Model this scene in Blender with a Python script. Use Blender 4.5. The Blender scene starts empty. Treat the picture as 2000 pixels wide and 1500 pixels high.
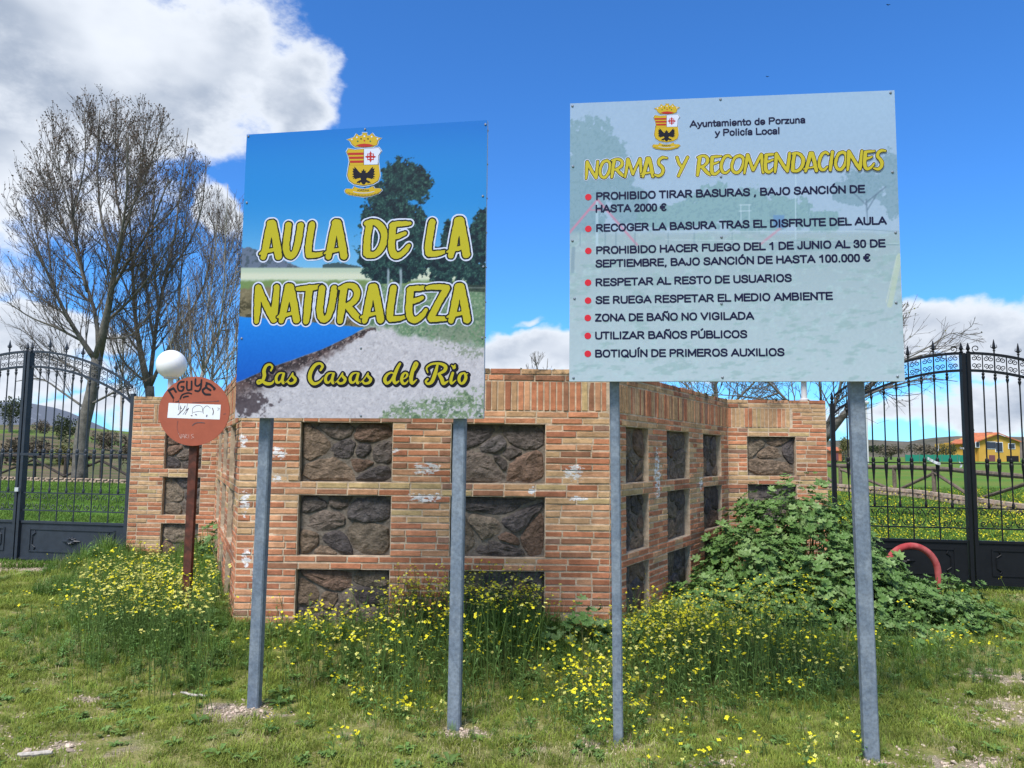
import bpy, math, random
import numpy as np
from mathutils import Vector, Matrix
from mathutils.geometry import tessellate_polygon

random.seed(7)
RNG = np.random.default_rng(11)
SC = bpy.context.scene
COL = SC.collection
PI = math.pi

# ------------------------------------------------------------------ camera
FPX = 1500.0                       # focal length in pixels of a 2000 px wide frame
PITCH = math.atan(135 / 1500)
ROLL = 0.010
EYE = 1.6
_r0 = np.array([1, 0, 0.]); _u0 = np.array([0, -math.sin(PITCH), math.cos(PITCH)])
_f = np.array([0, math.cos(PITCH), math.sin(PITCH)])
_r = _r0 + ROLL * _u0; _r /= np.linalg.norm(_r)
_u = _u0 - ROLL * _r0; _u /= np.linalg.norm(_u)
cam = bpy.data.cameras.new('camera'); camo = bpy.data.objects.new('camera', cam); COL.objects.link(camo)
cam.sensor_width = 36; cam.lens = 36 * FPX / 2000; cam.clip_start = 0.05; cam.clip_end = 6000
M4 = Matrix(((_r[0], _u[0], -_f[0], 0), (_r[1], _u[1], -_f[1], 0), (_r[2], _u[2], -_f[2], EYE), (0, 0, 0, 1)))
camo.matrix_world = M4
SC.camera = camo

# survey helpers: turn a bearing read off the photograph into a place in the world
def ray(px, py): return _f * FPX + _r * (px - 1000) - _u * (py - 750)
def aty(px, py, y):
    d = ray(px, py); return d * (y / d[1]) + np.array([0, 0, EYE])
def atz(px, py, z):
    d = ray(px, py); return d * ((z - EYE) / d[2]) + np.array([0, 0, EYE])
def proj(x, y, z):
    v0 = x; v1 = y; v2 = z - EYE
    w = v0 * _f[0] + v1 * _f[1] + v2 * _f[2]
    a = v0 * _r[0] + v1 * _r[1] + v2 * _r[2]; b = v0 * _u[0] + v1 * _u[1] + v2 * _u[2]
    return 1000 + FPX * a / w, 750 - FPX * b / w

# ------------------------------------------------------------------ light, sky, exposure
SUN_ELEV, SUN_AZ = 55.0, 208.0     # azimuth clockwise from +Y (the view direction): behind and to the left
SUN_STRENGTH, SUN_ANGLE = 3.9, 20.0
SKY_STRENGTH = 0.095
EXPOSURE = 0.45
SC.view_settings.view_transform = 'Standard'; SC.view_settings.look = 'None'
SC.view_settings.exposure = EXPOSURE; SC.view_settings.gamma = 1.0
SC.view_settings.use_curve_mapping = False
sl = bpy.data.lights.new('sun', 'SUN'); sl.energy = SUN_STRENGTH; sl.angle = math.radians(SUN_ANGLE); sl.color = (1.0, .955, .89)
slo = bpy.data.objects.new('sun', sl); COL.objects.link(slo)
_az = math.radians(SUN_AZ); _el = math.radians(SUN_ELEV)
sdir = Vector((math.sin(_az) * math.cos(_el), math.cos(_az) * math.cos(_el), math.sin(_el)))
slo.rotation_euler = sdir.to_track_quat('Z', 'Y').to_euler()
SC.cycles.max_bounces = 6; SC.cycles.diffuse_bounces = 3; SC.cycles.glossy_bounces = 2
SC.cycles.transmission_bounces = 3; SC.cycles.transparent_max_bounces = 8
SC.cycles.use_adaptive_sampling = True

class N:
    """tiny node-graph writer"""
    def __init__(s, nt): s.nt = nt; s.n = nt.nodes; s.l = nt.links
    def new(s, t, **kw):
        n = s.n.new(t)
        for k, v in kw.items(): setattr(n, k, v)
        return n
    def put(s, sock, v):
        if isinstance(v, bpy.types.NodeSocket): s.l.new(v, sock)
        elif v is not None: sock.default_value = v
    def math(s, op, a, b=None, c=None, clamp=False):
        n = s.new('ShaderNodeMath', operation=op, use_clamp=clamp)
        s.put(n.inputs[0], a)
        if b is not None: s.put(n.inputs[1], b)
        if c is not None: s.put(n.inputs[2], c)
        return n.outputs[0]
    def vm(s, op, a, b=None, out=0):
        n = s.new('ShaderNodeVectorMath', operation=op); s.put(n.inputs[0], a)
        if b is not None: s.put(n.inputs[1], b)
        return n.outputs[out]
    def noise(s, vec, scale, detail=4, rough=.55, out=0, dist=0.0):
        n = s.new('ShaderNodeTexNoise'); n.inputs['Scale'].default_value = scale
        n.inputs['Detail'].default_value = detail; n.inputs['Roughness'].default_value = rough
        n.inputs['Distortion'].default_value = dist
        if vec is not None: s.put(n.inputs['Vector'], vec)
        return n.outputs[out]
    def ss(s, v, a, b, lo=0.0, hi=1.0):
        n = s.new('ShaderNodeMapRange', interpolation_type='SMOOTHSTEP')
        s.put(n.inputs[0], v); n.inputs[1].default_value = a; n.inputs[2].default_value = b
        n.inputs[3].default_value = lo; n.inputs[4].default_value = hi
        return n.outputs[0]
    def mix(s, f, a, b, mode='MIX'):
        n = s.new('ShaderNodeMix', data_type='RGBA', blend_type=mode)
        s.put(n.inputs[0], f)
        for i, v in ((6, a), (7, b)):
            if isinstance(v, (tuple, list)): v = tuple(v) + ((1.0,) if len(v) == 3 else ())
            s.put(n.inputs[i], v)
        return n.outputs[2]
    def bump(s, h, strength, dist, normal=None):
        n = s.new('ShaderNodeBump'); n.inputs['Strength'].default_value = strength
        n.inputs['Distance'].default_value = dist; s.put(n.inputs['Height'], h)
        if normal is not None: s.put(n.inputs['Normal'], normal)
        return n.outputs[0]

# world: Nishita sky with clouds standing at fixed bearings
W = bpy.data.worlds.new('World'); SC.world = W; W.use_nodes = True
W.node_tree.nodes.clear(); g = N(W.node_tree)
tc = g.new('ShaderNodeTexCoord').outputs['Generated']
sky = g.new('ShaderNodeTexSky', sky_type='NISHITA', sun_disc=False)
sky.sun_elevation = _el; sky.sun_rotation = _az; sky.altitude = 600; sky.air_density = 1.0; sky.dust_density = 0.3; sky.ozone_density = 2.0
warp = g.noise(tc, 3.2, 5, .6, out=1)
dirw = g.vm('ADD', tc, g.vm('MULTIPLY', g.vm('SUBTRACT', warp, (.5, .5, .5)), (.26, .26, .20)))
sep = g.new('ShaderNodeSeparateXYZ'); g.l.new(dirw, sep.inputs[0])
dx, dy, dz = sep.outputs
az = g.math('ARCTAN2', dx, dy)
el = g.math('ARCSINE', g.math('MINIMUM', g.math('MAXIMUM', dz, -1.0), 1.0))
def ang(px, py):
    d = ray(px, py); d = d / np.linalg.norm(d); return math.atan2(d[0], d[1]), math.asin(d[2])
CLOUDS = [  # px, py, half width px, half height px
    (130, 60, 330, 250), (370, 110, 250, 190), (560, 190, 125, 105), (20, 195, 190, 120), (300, 225, 150, 75), (-300, 120, 500, 340),
    (440, 420, 70, 45), (40, 650, 140, 65), (200, 700, 90, 30), (60, 760, 170, 40), (-200, 720, 260, 120),
    (1000, 672, 190, 62), (1120, 690, 120, 45), (800, 700, 110, 45), (1035, 598, 36, 9), (1330, 742, 190, 40),
    (1935, 676, 160, 56), (2150, 690, 230, 80), (1800, 712, 90, 34), (1830, 822, 260, 26), (1560, 842, 190, 22), (2020, 800, 160, 36),
    (640, 800, 200, 34), (180, 830, 200, 24)]
dens = None
for (px, py, hw, hh) in CLOUDS:
    a0, e0 = ang(px, py); sa = hw / FPX; se = hh / FPX
    q = g.math('ADD', g.math('POWER', g.math('ABSOLUTE', g.math('DIVIDE', g.math('SUBTRACT', az, a0), sa)), 2.0),
               g.math('POWER', g.math('ABSOLUTE', g.math('DIVIDE', g.math('SUBTRACT', el, e0), se)), 2.0))
    v = g.math('SUBTRACT', 1.0, q)
    v = g.math('MULTIPLY', v, min(1.0, 0.35 + hh / 110.0) if hh > 10 else .16)
    dens = v if dens is None else g.math('MAXIMUM', dens, v)
# the rest of the sky (beside and behind the view) carries scattered clouds of the same kind
stretch = g.vm('MULTIPLY', tc, (1.0, 1.0, 1.7))
big = g.noise(stretch, 1.9, 5, .55)
rest = g.ss(g.math('ABSOLUTE', az), .85, 1.25)
rest = g.math('MAXIMUM', rest, g.ss(el, .62, .9))
dens2 = g.math('MULTIPLY', g.math('SUBTRACT', big, .47), 5.0)
dens2 = g.math('SUBTRACT', g.math('MULTIPLY', dens2, rest), g.math('MULTIPLY', g.math('SUBTRACT', 1.0, rest), 1.0))
dens = g.math('MAXIMUM', dens, dens2)
fine = g.noise(stretch, 9.0, 7, .62)
fine2 = g.noise(stretch, 34.0, 5, .6)
d3 = g.math('ADD', dens, g.math('MULTIPLY', g.math('SUBTRACT', fine, .52), 1.9))
d3 = g.math('ADD', d3, g.math('MULTIPLY', g.math('SUBTRACT', fine2, .5), .35))
cmask = g.ss(d3, -.02, .50)
core = g.ss(d3, .25, 1.15)
low = g.noise(stretch, 3.6, 4, .55)
shade = g.math('MULTIPLY', core, g.ss(low, .34, .62))
cc = g.mix(shade, (.80, .85, .93), (.36, .43, .55))
tint = g.mix(1.0, sky.outputs[0], (.44, 1.02, 1.70), 'MULTIPLY')
b1 = g.new('ShaderNodeBackground'); g.l.new(tint, b1.inputs[0]); b1.inputs[1].default_value = SKY_STRENGTH
b2 = g.new('ShaderNodeBackground'); g.l.new(cc, b2.inputs[0]); b2.inputs[1].default_value = 0.82
mx = g.new('ShaderNodeMixShader'); g.l.new(cmask, mx.inputs[0]); g.l.new(b1.outputs[0], mx.inputs[1]); g.l.new(b2.outputs[0], mx.inputs[2])
wo = g.new('ShaderNodeOutputWorld'); g.l.new(mx.outputs[0], wo.inputs[0])

# ------------------------------------------------------------------ materials
def lin(c):
    c = np.asarray(c, float) / 255.0
    return np.where(c <= .04045, c / 12.92, ((c + .055) / 1.055) ** 2.4)
MATS = {}
def mat(name, base=(.5, .5, .5), rough=.8, metal=0.0, spec=.3, var=0.0, vscale=8.0, attr=None, bump=0.0, bscale=60.0,
        inst=0.0, trans=0.0, extra=None, base2=None, b2scale=3.0, b2lo=.4, b2hi=.6, space='pos'):
    m = bpy.data.materials.new(name); m.use_nodes = True; m.node_tree.nodes.clear(); q = N(m.node_tree)
    pos = q.new('ShaderNodeNewGeometry').outputs['Position'] if space == 'pos' else q.new('ShaderNodeTexCoord').outputs['Object']
    c = tuple(base) + (1.0,)
    if attr:
        a = q.new('ShaderNodeAttribute'); a.attribute_name = attr; c = a.outputs['Color']
    if base2 is not None:
        f2 = q.ss(q.noise(pos, b2scale, 5, .6), b2lo, b2hi); c = q.mix(f2, c, base2)
    if extra: c = extra(q, pos, c)
    if var > 0:
        nz = q.noise(pos, vscale, 6, .65); k = q.ss(nz, .25, .75, 1 - var, 1 + var)
        cb = q.new('ShaderNodeCombineXYZ'); [q.l.new(k, cb.inputs[i]) for i in range(3)]
        c = q.mix(1.0, c, cb.outputs[0], 'MULTIPLY')
    if inst > 0:
        oi = q.new('ShaderNodeObjectInfo').outputs['Random']
        hs = q.new('ShaderNodeHueSaturation'); q.put(hs.inputs['Color'], c)
        q.put(hs.inputs['Value'], q.ss(oi, 0.0, 1.0, 1 - inst, 1 + inst))
        q.put(hs.inputs['Hue'], q.math('ADD', .5, q.math('MULTIPLY', q.math('SUBTRACT', q.math('FRACT', q.math('MULTIPLY', oi, 7.31)), .5), inst * .10)))
        c = hs.outputs[0]
    bs = q.new('ShaderNodeBsdfPrincipled'); q.put(bs.inputs['Base Color'], c)
    bs.inputs['Roughness'].default_value = rough; bs.inputs['Metallic'].default_value = metal
    bs.inputs['Specular IOR Level'].default_value = spec
    if bump > 0:
        q.l.new(q.bump(q.noise(pos, bscale, 6, .65), 1.0, bump), bs.inputs['Normal'])
    out = q.new('ShaderNodeOutputMaterial'); sh = bs.outputs[0]
    if trans > 0:
        tr = q.new('ShaderNodeBsdfTranslucent'); q.put(tr.inputs['Color'], c)
        ms = q.new('ShaderNodeMixShader'); ms.inputs[0].default_value = trans
        q.l.new(sh, ms.inputs[1]); q.l.new(tr.outputs[0], ms.inputs[2]); sh = ms.outputs[0]
    q.l.new(sh, out.inputs['Surface'])
    MATS[name] = m; return m

def stains(q, pos, c):
    # remnants of white paint on the bricks, each at its own place on the wall
    spots = [(aty(832, 915, 6.25), (.17, .3, .075)), (aty(830, 972, 6.25), (.22, .3, .055)), (aty(1120, 922, 6.25), (.13, .3, .10)),
             (aty(1128, 974, 6.25), (.13, .3, .03)), (aty(545, 884, 6.25), (.09, .3, .08)), (aty(772, 880, 6.25), (.07, .3, .03)),
             (aty(1284, 925, 7.25), (.07, .35, .34)), (aty(1362, 940, 8.6), (.06, .4, .12)), (aty(540, 935, 6.25), (.06, .3, .05)),
             (aty(1040, 957, 6.25), (.05, .3, .05)), (aty(500, 1120, 6.25), (.05, .3, .10)), (aty(478, 980, 6.25), (.06, .3, .16)), (aty(480, 1090, 6.25), (.06, .3, .12)), (aty(474, 860, 6.25), (.06, .3, .08)), (aty(1010, 925, 6.25), (.05, .3, .04))]
    tot = None
    for p, s in spots:
        d = q.vm('LENGTH', q.vm('MULTIPLY', q.vm('SUBTRACT', pos, tuple(p)), (1 / s[0], 1 / s[1], 1 / s[2])), out=1)
        v = q.math('SUBTRACT', 1.0, d); tot = v if tot is None else q.math('MAXIMUM', tot, v)
    n = q.noise(q.vm('MULTIPLY', pos, (1, 1, 2.2)), 16, 6, .7)
    k = q.ss(q.math('ADD', q.math('MINIMUM', tot, .55), q.math('MULTIPLY', q.math('SUBTRACT', n, .5), 2.6)), .42, .56)
    k = q.math('MULTIPLY', k, q.ss(tot, -.1, .12))
    c = q.mix(k, c, (.66, .64, .63))
    # broad weather staining, and grime drawn out along the courses
    wv = q.ss(q.noise(pos, 1.7, 4, .6), .30, .70, .84, 1.13); st_ = q.ss(q.noise(q.vm('MULTIPLY', pos, (1, 1, 5)), 5, 5, .7), .30, .72, .86, 1.10)
    cb = q.new('ShaderNodeCombineXYZ'); wv = q.math('MULTIPLY', wv, st_); [q.l.new(wv, cb.inputs[i]) for i in range(3)]; c = q.mix(1.0, c, cb.outputs[0], 'MULTIPLY')
    # black lichen along the coping
    z = q.new('ShaderNodeSeparateXYZ'); q.l.new(pos, z.inputs[0])
    m2 = q.math('MULTIPLY', q.ss(z.outputs[2], 2.12, 2.27), q.ss(q.noise(pos, 7, 6, .7), .45, .62))
    c = q.mix(q.math('MULTIPLY', m2, .8), c, (.045, .04, .028))
    return c
mat('brick', attr='col', rough=.9, var=.22, vscale=22, bump=.004, bscale=90, extra=stains)
mat('mortar', (.53, .41, .29), rough=.95, var=.28, vscale=14, bump=.006, bscale=80, extra=stains)
mat('mortar_dark', (.155, .13, .105), rough=.95, var=.35, vscale=18, bump=.012, bscale=45)
def flecks(q, pos, c):
    k = q.ss(q.noise(pos, 75, 4, .7), .60, .70); k2 = q.ss(q.noise(pos, 4, 3, .6), .50, .62)
    return q.mix(q.math('MULTIPLY', k, k2), c, (.34, .29, .23))
mat('stone', attr='col', rough=.85, var=.50, vscale=18, bump=.035, bscale=34, extra=flecks)
mat('galvanised', (.145, .18, .225), rough=.6, metal=.1, spec=.4, var=.26, vscale=55, base2=(.20, .235, .275), b2scale=9)
mat('sign_back', (.55, .57, .60), rough=.5, metal=.3, var=.08)
mat('rust', (.13, .042, .028), rough=.8, var=.3, vscale=25, base2=(.07, .03, .022), b2scale=12)
mat('terracotta_paint', (.34, .088, .048), rough=.62, var=.07, vscale=12)
mat('white_paint', (.74, .77, .80), rough=.6, var=.04)
mat('marker', (.012, .010, .014), rough=.6)
mat('marker_thin', (.10, .075, .085), rough=.7)
mat('scratch', (.60, .40, .35), rough=.8)
mat('globe', (.80, .80, .79), rough=.35, spec=.4)
mat('lamp_metal', (.55, .55, .54), rough=.5)
mat('gate_black', (.007, .008, .010), rough=.5, spec=.22, var=.2, vscale=10)
mat('gate_grey', (.026, .033, .044), rough=.5, spec=.4, var=.2, vscale=10)
mat('lock_steel', (.65, .66, .68), rough=.35, metal=.4)
mat('log_dark', (.05, .04, .034), rough=.9, var=.3, vscale=9)
mat('log_wood', (.15, .115, .085), rough=.9, var=.4, vscale=9, bump=.01, bscale=30)
mat('field_stone', (.36, .27, .20), rough=.9, var=.35, vscale=5, bump=.01)
mat('bolt', (.28, .30, .33), rough=.4, metal=.7)
mat('pipe', (.33, .045, .048), rough=.75, spec=.15, var=.18, vscale=14, base2=(.40, .095, .09), b2scale=6)
mat('ribbon', (.80, .81, .83), rough=.4, trans=.3)
mat('bark', (.135, .125, .108), rough=.9, var=.35, vscale=6, bump=.02, bscale=14)
mat('bark_pale', (.33, .30, .26), rough=.9, var=.35, vscale=5, bump=.02, bscale=14)
mat('twig', (.105, .085, .072), rough=.9)
mat('bud', (.105, .066, .042), rough=.9, inst=0)
mat('bud_green', (.16, .17, .04), rough=.9)
mat('grass_a', (.240, .300, .052), rough=.62, spec=.25, inst=.32, trans=.32, var=.30, vscale=1.3)
mat('grass_field', (.13, .235, .038), rough=.65, spec=.2, inst=.3, trans=.3, var=.3, vscale=.8)
mat('grass_dry', (.46, .42, .21), rough=.8, inst=.25, trans=.2)
mat('grass_tall', (.135, .225, .036), rough=.6, spec=.25, inst=.30, trans=.32, var=.25, vscale=2)
mat('weed_leaf', (.13, .225, .055), rough=.55, inst=.30, trans=.25)
mat('mallow_leaf', (.105, .195, .046), rough=.52, spec=.35, var=.28, vscale=6, trans=.18)
mat('mallow_leaf_light', (.19, .29, .095), rough=.50, spec=.35, var=.22, vscale=6, trans=.18)
mat('stem', (.075, .125, .03), rough=.8, spec=.1)
mat('petal', (.86, .77, .04), rough=.6, spec=.1, trans=.25, inst=.10)
mat('petal_pale', (.84, .80, .22), rough=.5, trans=.35, inst=.10)
mat('gravel', (.46, .37, .29), rough=.9, inst=.35)
mat('stick', (.42, .38, .33), rough=.9, var=.3, vscale=40)
mat('birdblack', (.02, .02, .025), rough=.8)
mat('house_yellow', (.52, .31, .055), rough=.85, var=.08, vscale=.6)
mat('roof_tile', (.46, .145, .065), rough=.85, var=.25, vscale=1.5)
mat('dark_glass', (.035, .04, .06), rough=.3, spec=.5)
mat('door_brown', (.16, .06, .07), rough=.6)
mat('green_net', (.015, .20, .13), rough=.8)
mat('foliage_dark', (.045, .060, .025), rough=.8, var=.3, vscale=.8, trans=.15)
mat('foliage_olive', (.13, .125, .045), rough=.8, var=.3, vscale=.8, trans=.15)
mat('foliage_brown', (.125, .105, .072), rough=.85, var=.3, vscale=.8, trans=.1)
mat('mountain', (.13, .145, .17), rough=.95, base2=(.42, .45, .50), b2scale=.02, b2lo=.54, b2hi=.66)  # grey-blue base has the distance haze painted into the rock colour
mat('hill', (.085, .080, .050), rough=.95, base2=(.13, .11, .08), b2scale=.03, var=.2, vscale=.1)

# ------------------------------------------------------------------ mesh helpers
def tag(o, label=None, cat=None, group=None, kind=None):
    if label: o['label'] = label
    if cat: o['category'] = cat
    if group: o['group'] = group
    if kind: o['kind'] = kind
    return o
def thing(name, label, cat, loc=(0, 0, 0), group=None):
    o = bpy.data.objects.new(name, None); COL.objects.link(o); o.location = tuple(loc); o.empty_display_size = .1
    return tag(o, label, cat, group)
def mesh(name, V, F, m, cols=None, smooth=False, vcols=None, mi=None):
    """V (n,3); F list of tuples or (k,3|4) int array"""
    me = bpy.data.meshes.new(name)
    V = np.asarray(V, dtype=np.float32).reshape(-1, 3)
    if isinstance(F, np.ndarray):
        k = F.shape[1]; nf = len(F)
        me.vertices.add(len(V)); me.vertices.foreach_set('co', V.ravel())
        me.loops.add(nf * k); me.loops.foreach_set('vertex_index', F.astype(np.int32).ravel())
        me.polygons.add(nf); me.polygons.foreach_set('loop_start', np.arange(nf, dtype=np.int32) * k)
        me.polygons.foreach_set('loop_total', np.full(nf, k, dtype=np.int32))
        me.update(calc_edges=True)
    else:
        me.from_pydata([tuple(map(float, v)) for v in V], [], [tuple(int(i) for i in f) for f in F]); me.update()
    for mm in (m if isinstance(m, (list, tuple)) else [m]): me.materials.append(MATS[mm] if isinstance(mm, str) else mm)
    if mi is not None: me.polygons.foreach_set('material_index', np.asarray(mi, dtype=np.int32))
    if smooth: me.polygons.foreach_set('use_smooth', np.ones(len(me.polygons), dtype=bool))
    if vcols is not None:
        a = me.color_attributes.new('col', 'FLOAT_COLOR', 'POINT')
        vc = np.ones((len(V), 4), dtype=np.float32); vc[:, :3] = vcols; a.data.foreach_set('color', vc.ravel())
    return me
def link(name, me, parent=None, local=False):
    o = bpy.data.objects.new(name, me); COL.objects.link(o)
    if parent is not None:
        o.parent = parent
        if not local:
            L = Vector(parent.location); p = parent.parent
            while p is not None: L = L + Vector(p.location); p = p.parent
            o.location = -L
    return o
def obj(name, V, F, m, parent=None, local=False, **k): return link(name, mesh(name, V, F, m, **k), parent, local)

def cat_geo(parts):
    Vs, Fs, n = [], [], 0
    for V, F in parts:
        Vs.append(np.asarray(V, float).reshape(-1, 3)); Fs += [tuple(i + n for i in f) for f in F]; n += len(Vs[-1])
    return np.vstack(Vs), Fs
BOXF = [(0, 3, 2, 1), (4, 5, 6, 7), (0, 1, 5, 4), (1, 2, 6, 5), (2, 3, 7, 6), (3, 0, 4, 7)]
def box(x0, x1, y0, y1, z0, z1):
    return np.array([(x0, y0, z0), (x1, y0, z0), (x1, y1, z0), (x0, y1, z0), (x0, y0, z1), (x1, y0, z1), (x1, y1, z1), (x0, y1, z1)], float), list(BOXF)
def bevbox(x0, x1, y0, y1, z0, z1, b):
    """box with chamfered vertical edges"""
    P = [(x0 + b, y0), (x1 - b, y0), (x1, y0 + b), (x1, y1 - b), (x1 - b, y1), (x0 + b, y1), (x0, y1 - b), (x0, y0 + b)]
    V = [(x, y, z0) for x, y in P] + [(x, y, z1) for x, y in P]
    F = [tuple(range(7, -1, -1)), tuple(range(8, 16))] + [(i, (i + 1) % 8, 8 + (i + 1) % 8, 8 + i) for i in range(8)]
    return np.array(V), F
def tube(P, R, n=6, cap=True):
    P = np.asarray(P, float); R = np.broadcast_to(np.asarray(R, float), (len(P),))
    T = np.gradient(P, axis=0); T /= np.linalg.norm(T, axis=1)[:, None] + 1e-12
    ref = np.array([0, 0, 1.]) if abs(T[:, 2]).mean() < .8 else np.array([1., 0, 0])
    A = np.cross(T, ref); A /= np.linalg.norm(A, axis=1)[:, None] + 1e-12; B = np.cross(T, A)
    th = np.arange(n) * 2 * PI / n
    V = (P[:, None] + R[:, None, None] * (np.cos(th)[None, :, None] * A[:, None] + np.sin(th)[None, :, None] * B[:, None])).reshape(-1, 3)
    F = [(i * n + j, i * n + (j + 1) % n, (i + 1) * n + (j + 1) % n, (i + 1) * n + j) for i in range(len(P) - 1) for j in range(n)]
    if cap: F += [tuple(range(n - 1, -1, -1)), tuple((len(P) - 1) * n + j for j in range(n))]
    return V, F
def lathe(prof, n=10, c=(0, 0, 0)):
    V = [(c[0] + r * math.cos(2 * PI * j / n), c[1] + r * math.sin(2 * PI * j / n), c[2] + z) for r, z in prof for j in range(n)]
    F = [(i * n + j, i * n + (j + 1) % n, (i + 1) * n + (j + 1) % n, (i + 1) * n + j) for i in range(len(prof) - 1) for j in range(n)]
    F += [tuple(range(n - 1, -1, -1)), tuple((len(prof) - 1) * n + j for j in range(n))]
    return np.array(V), F

# value noise
def _h(ix, iy, seed):
    n = (ix.astype(np.int64) * 374761393 + iy.astype(np.int64) * 668265263 + seed * 1442695041) & 0xffffffff
    n = ((n ^ (n >> 13)) * 1274126177) & 0xffffffff
    return ((n ^ (n >> 16)) & 0xffff) / 65535.0
def vn(x, y, seed=0):
    x = np.asarray(x, float); y = np.asarray(y, float)
    ix = np.floor(x); iy = np.floor(y); fx = x - ix; fy = y - iy; fx = fx * fx * (3 - 2 * fx); fy = fy * fy * (3 - 2 * fy)
    ix = ix.astype(np.int64); iy = iy.astype(np.int64)
    return (_h(ix, iy, seed) * (1 - fx) + _h(ix + 1, iy, seed) * fx) * (1 - fy) + (_h(ix, iy + 1, seed) * (1 - fx) + _h(ix + 1, iy + 1, seed) * fx) * fy
def fbm(x, y, seed=0, oct=4):
    s = 0; a = .5; t = 0
    for i in range(oct): s = s + a * vn(x, y, seed + i * 17); t += a; a *= .55; x = x * 2.03 + 5.1; y = y * 2.03 + 1.7
    return s / t
def sstep(v, a, b):
    t = np.clip((np.asarray(v, float) - a) / (b - a), 0, 1); return t * t * (3 - 2 * t)

# ------------------------------------------------------------------ ground
def height(x, y):
    x = np.asarray(x, float); y = np.asarray(y, float)
    z = .30 * sstep(y, 12, 26) + (y > 0) * np.clip(y - 30, 0, 400) * .0030
    z = z + 3.4 * sstep(-x - .25 * y, 4, 26) * sstep(y, 36, 75)                        # hillside on the left
    # the earth is banked up against the foot of the wall
    WP = [(-4.93, 10.0), (-3.80, 9.95), (-2.20, 6.25), (.80, 6.25), (2.67, 9.5), (3.89, 9.5)]; dm = np.full(np.broadcast(x, y).shape, 1e9)
    for (ax_, ay_), (bx_, by_) in zip(WP[:-1], WP[1:]):
        L2_ = (bx_ - ax_) ** 2 + (by_ - ay_) ** 2; t_ = np.clip(((x - ax_) * (bx_ - ax_) + (y - ay_) * (by_ - ay_)) / L2_, 0, 1)
        dm = np.minimum(dm, np.hypot(x - ax_ - t_ * (bx_ - ax_), y - ay_ - t_ * (by_ - ay_)))
    z = z + .23 * sstep(dm, 1.05, .12)
    z = z + (fbm(x * .9, y * .9, 3) - .5) * .05 * sstep(y, -2, 3) + (fbm(x * 5, y * 5, 9, 3) - .5) * .022
    return z
BARE = [(*atz(455, 1392, 0)[:2], .27, .15, 1.0), (*atz(40, 1470, 0)[:2], .40, .18, .66), (*atz(200, 1365, 0)[:2], .32, .14, .5), (*atz(30, 1110, 0)[:2], .9, .45, .9),
        (*atz(905, 1436, 0)[:2], .13, .08, .85), (*atz(1200, 1455, 0)[:2], .20, .10, .75), (*atz(1900, 1400, 0)[:2], .35, .35, .45), (*atz(1700, 1485, 0)[:2], .16, .10, .6),
        (*atz(1960, 1330, 0)[:2], .3, .3, .4), (*atz(1420, 1490, 0)[:2], .25, .12, .35), (*atz(120, 1390, 0)[:2], .3, .2, .45), (*atz(330, 1290, 0)[:2], .25, .12, .45),
        (2.5, 4.15, .5, .25, .55), (3.3, 4.9, .6, .5, .5), (3.9, 5.6, .6, .3, .5), (-2.9, 4.3, .5, .3, .5), (-3.6, 5.2, .5, .3, .45), (-7.0, 10.7, 1.1, .4, .8), (6.3, 8.9, 1.2, .25, .7)]
def bare(x, y):
    b = 0
    for cx, cy, sx, sy, wt_ in BARE: b = np.maximum(b, wt_ * np.exp(-((x - cx) / sx) ** 2 - ((y - cy) / sy) ** 2))
    n = fbm(x * 2.2, y * 2.2, 31); n2 = fbm(x * 11, y * 11, 41)
    dry = sstep(y, 6.2, 4.2) * .22 + sstep(-x, 1.2, 4) * .16 + sstep(x, 2.6, 3.6) * .15
    return sstep(b * .95 + (n - .5) * 1.3 + (n2 - .5) * 1.1 + dry, .28, 1.05)

def axis(segs):
    out = [segs[0][0]]
    for a, b, st in segs:
        k = max(1, int(round((b - a) / st))); out += list(np.linspace(a, b, k + 1)[1:])
    return np.array(out)
gx = axis([(-1500, -400, 110), (-400, -60, 20), (-60, -12, 2), (-12, -6, .25), (-6, 6, .06), (6, 12, .25), (12, 60, 2), (60, 400, 20), (400, 1500, 110)])
gy = axis([(-300, -20, 40), (-20, 2, 1.0), (2, 8, .06), (8, 14, .16), (14, 40, 1.0), (40, 120, 4), (120, 500, 20), (500, 1500, 100)])
X, Y = np.meshgrid(gx, gy); Z = height(X, Y)
bb = np.where((Y < 14) & (np.abs(X) < 12), bare(X, Y), 0.15)
nx, ny = len(gx), len(gy)
idx = np.arange(nx * ny).reshape(ny, nx)
F = np.stack([idx[:-1, :-1], idx[:-1, 1:], idx[1:, 1:], idx[1:, :-1]], -1).reshape(-1, 4)
vc = np.repeat(bb.reshape(-1, 1), 3, 1)
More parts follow.
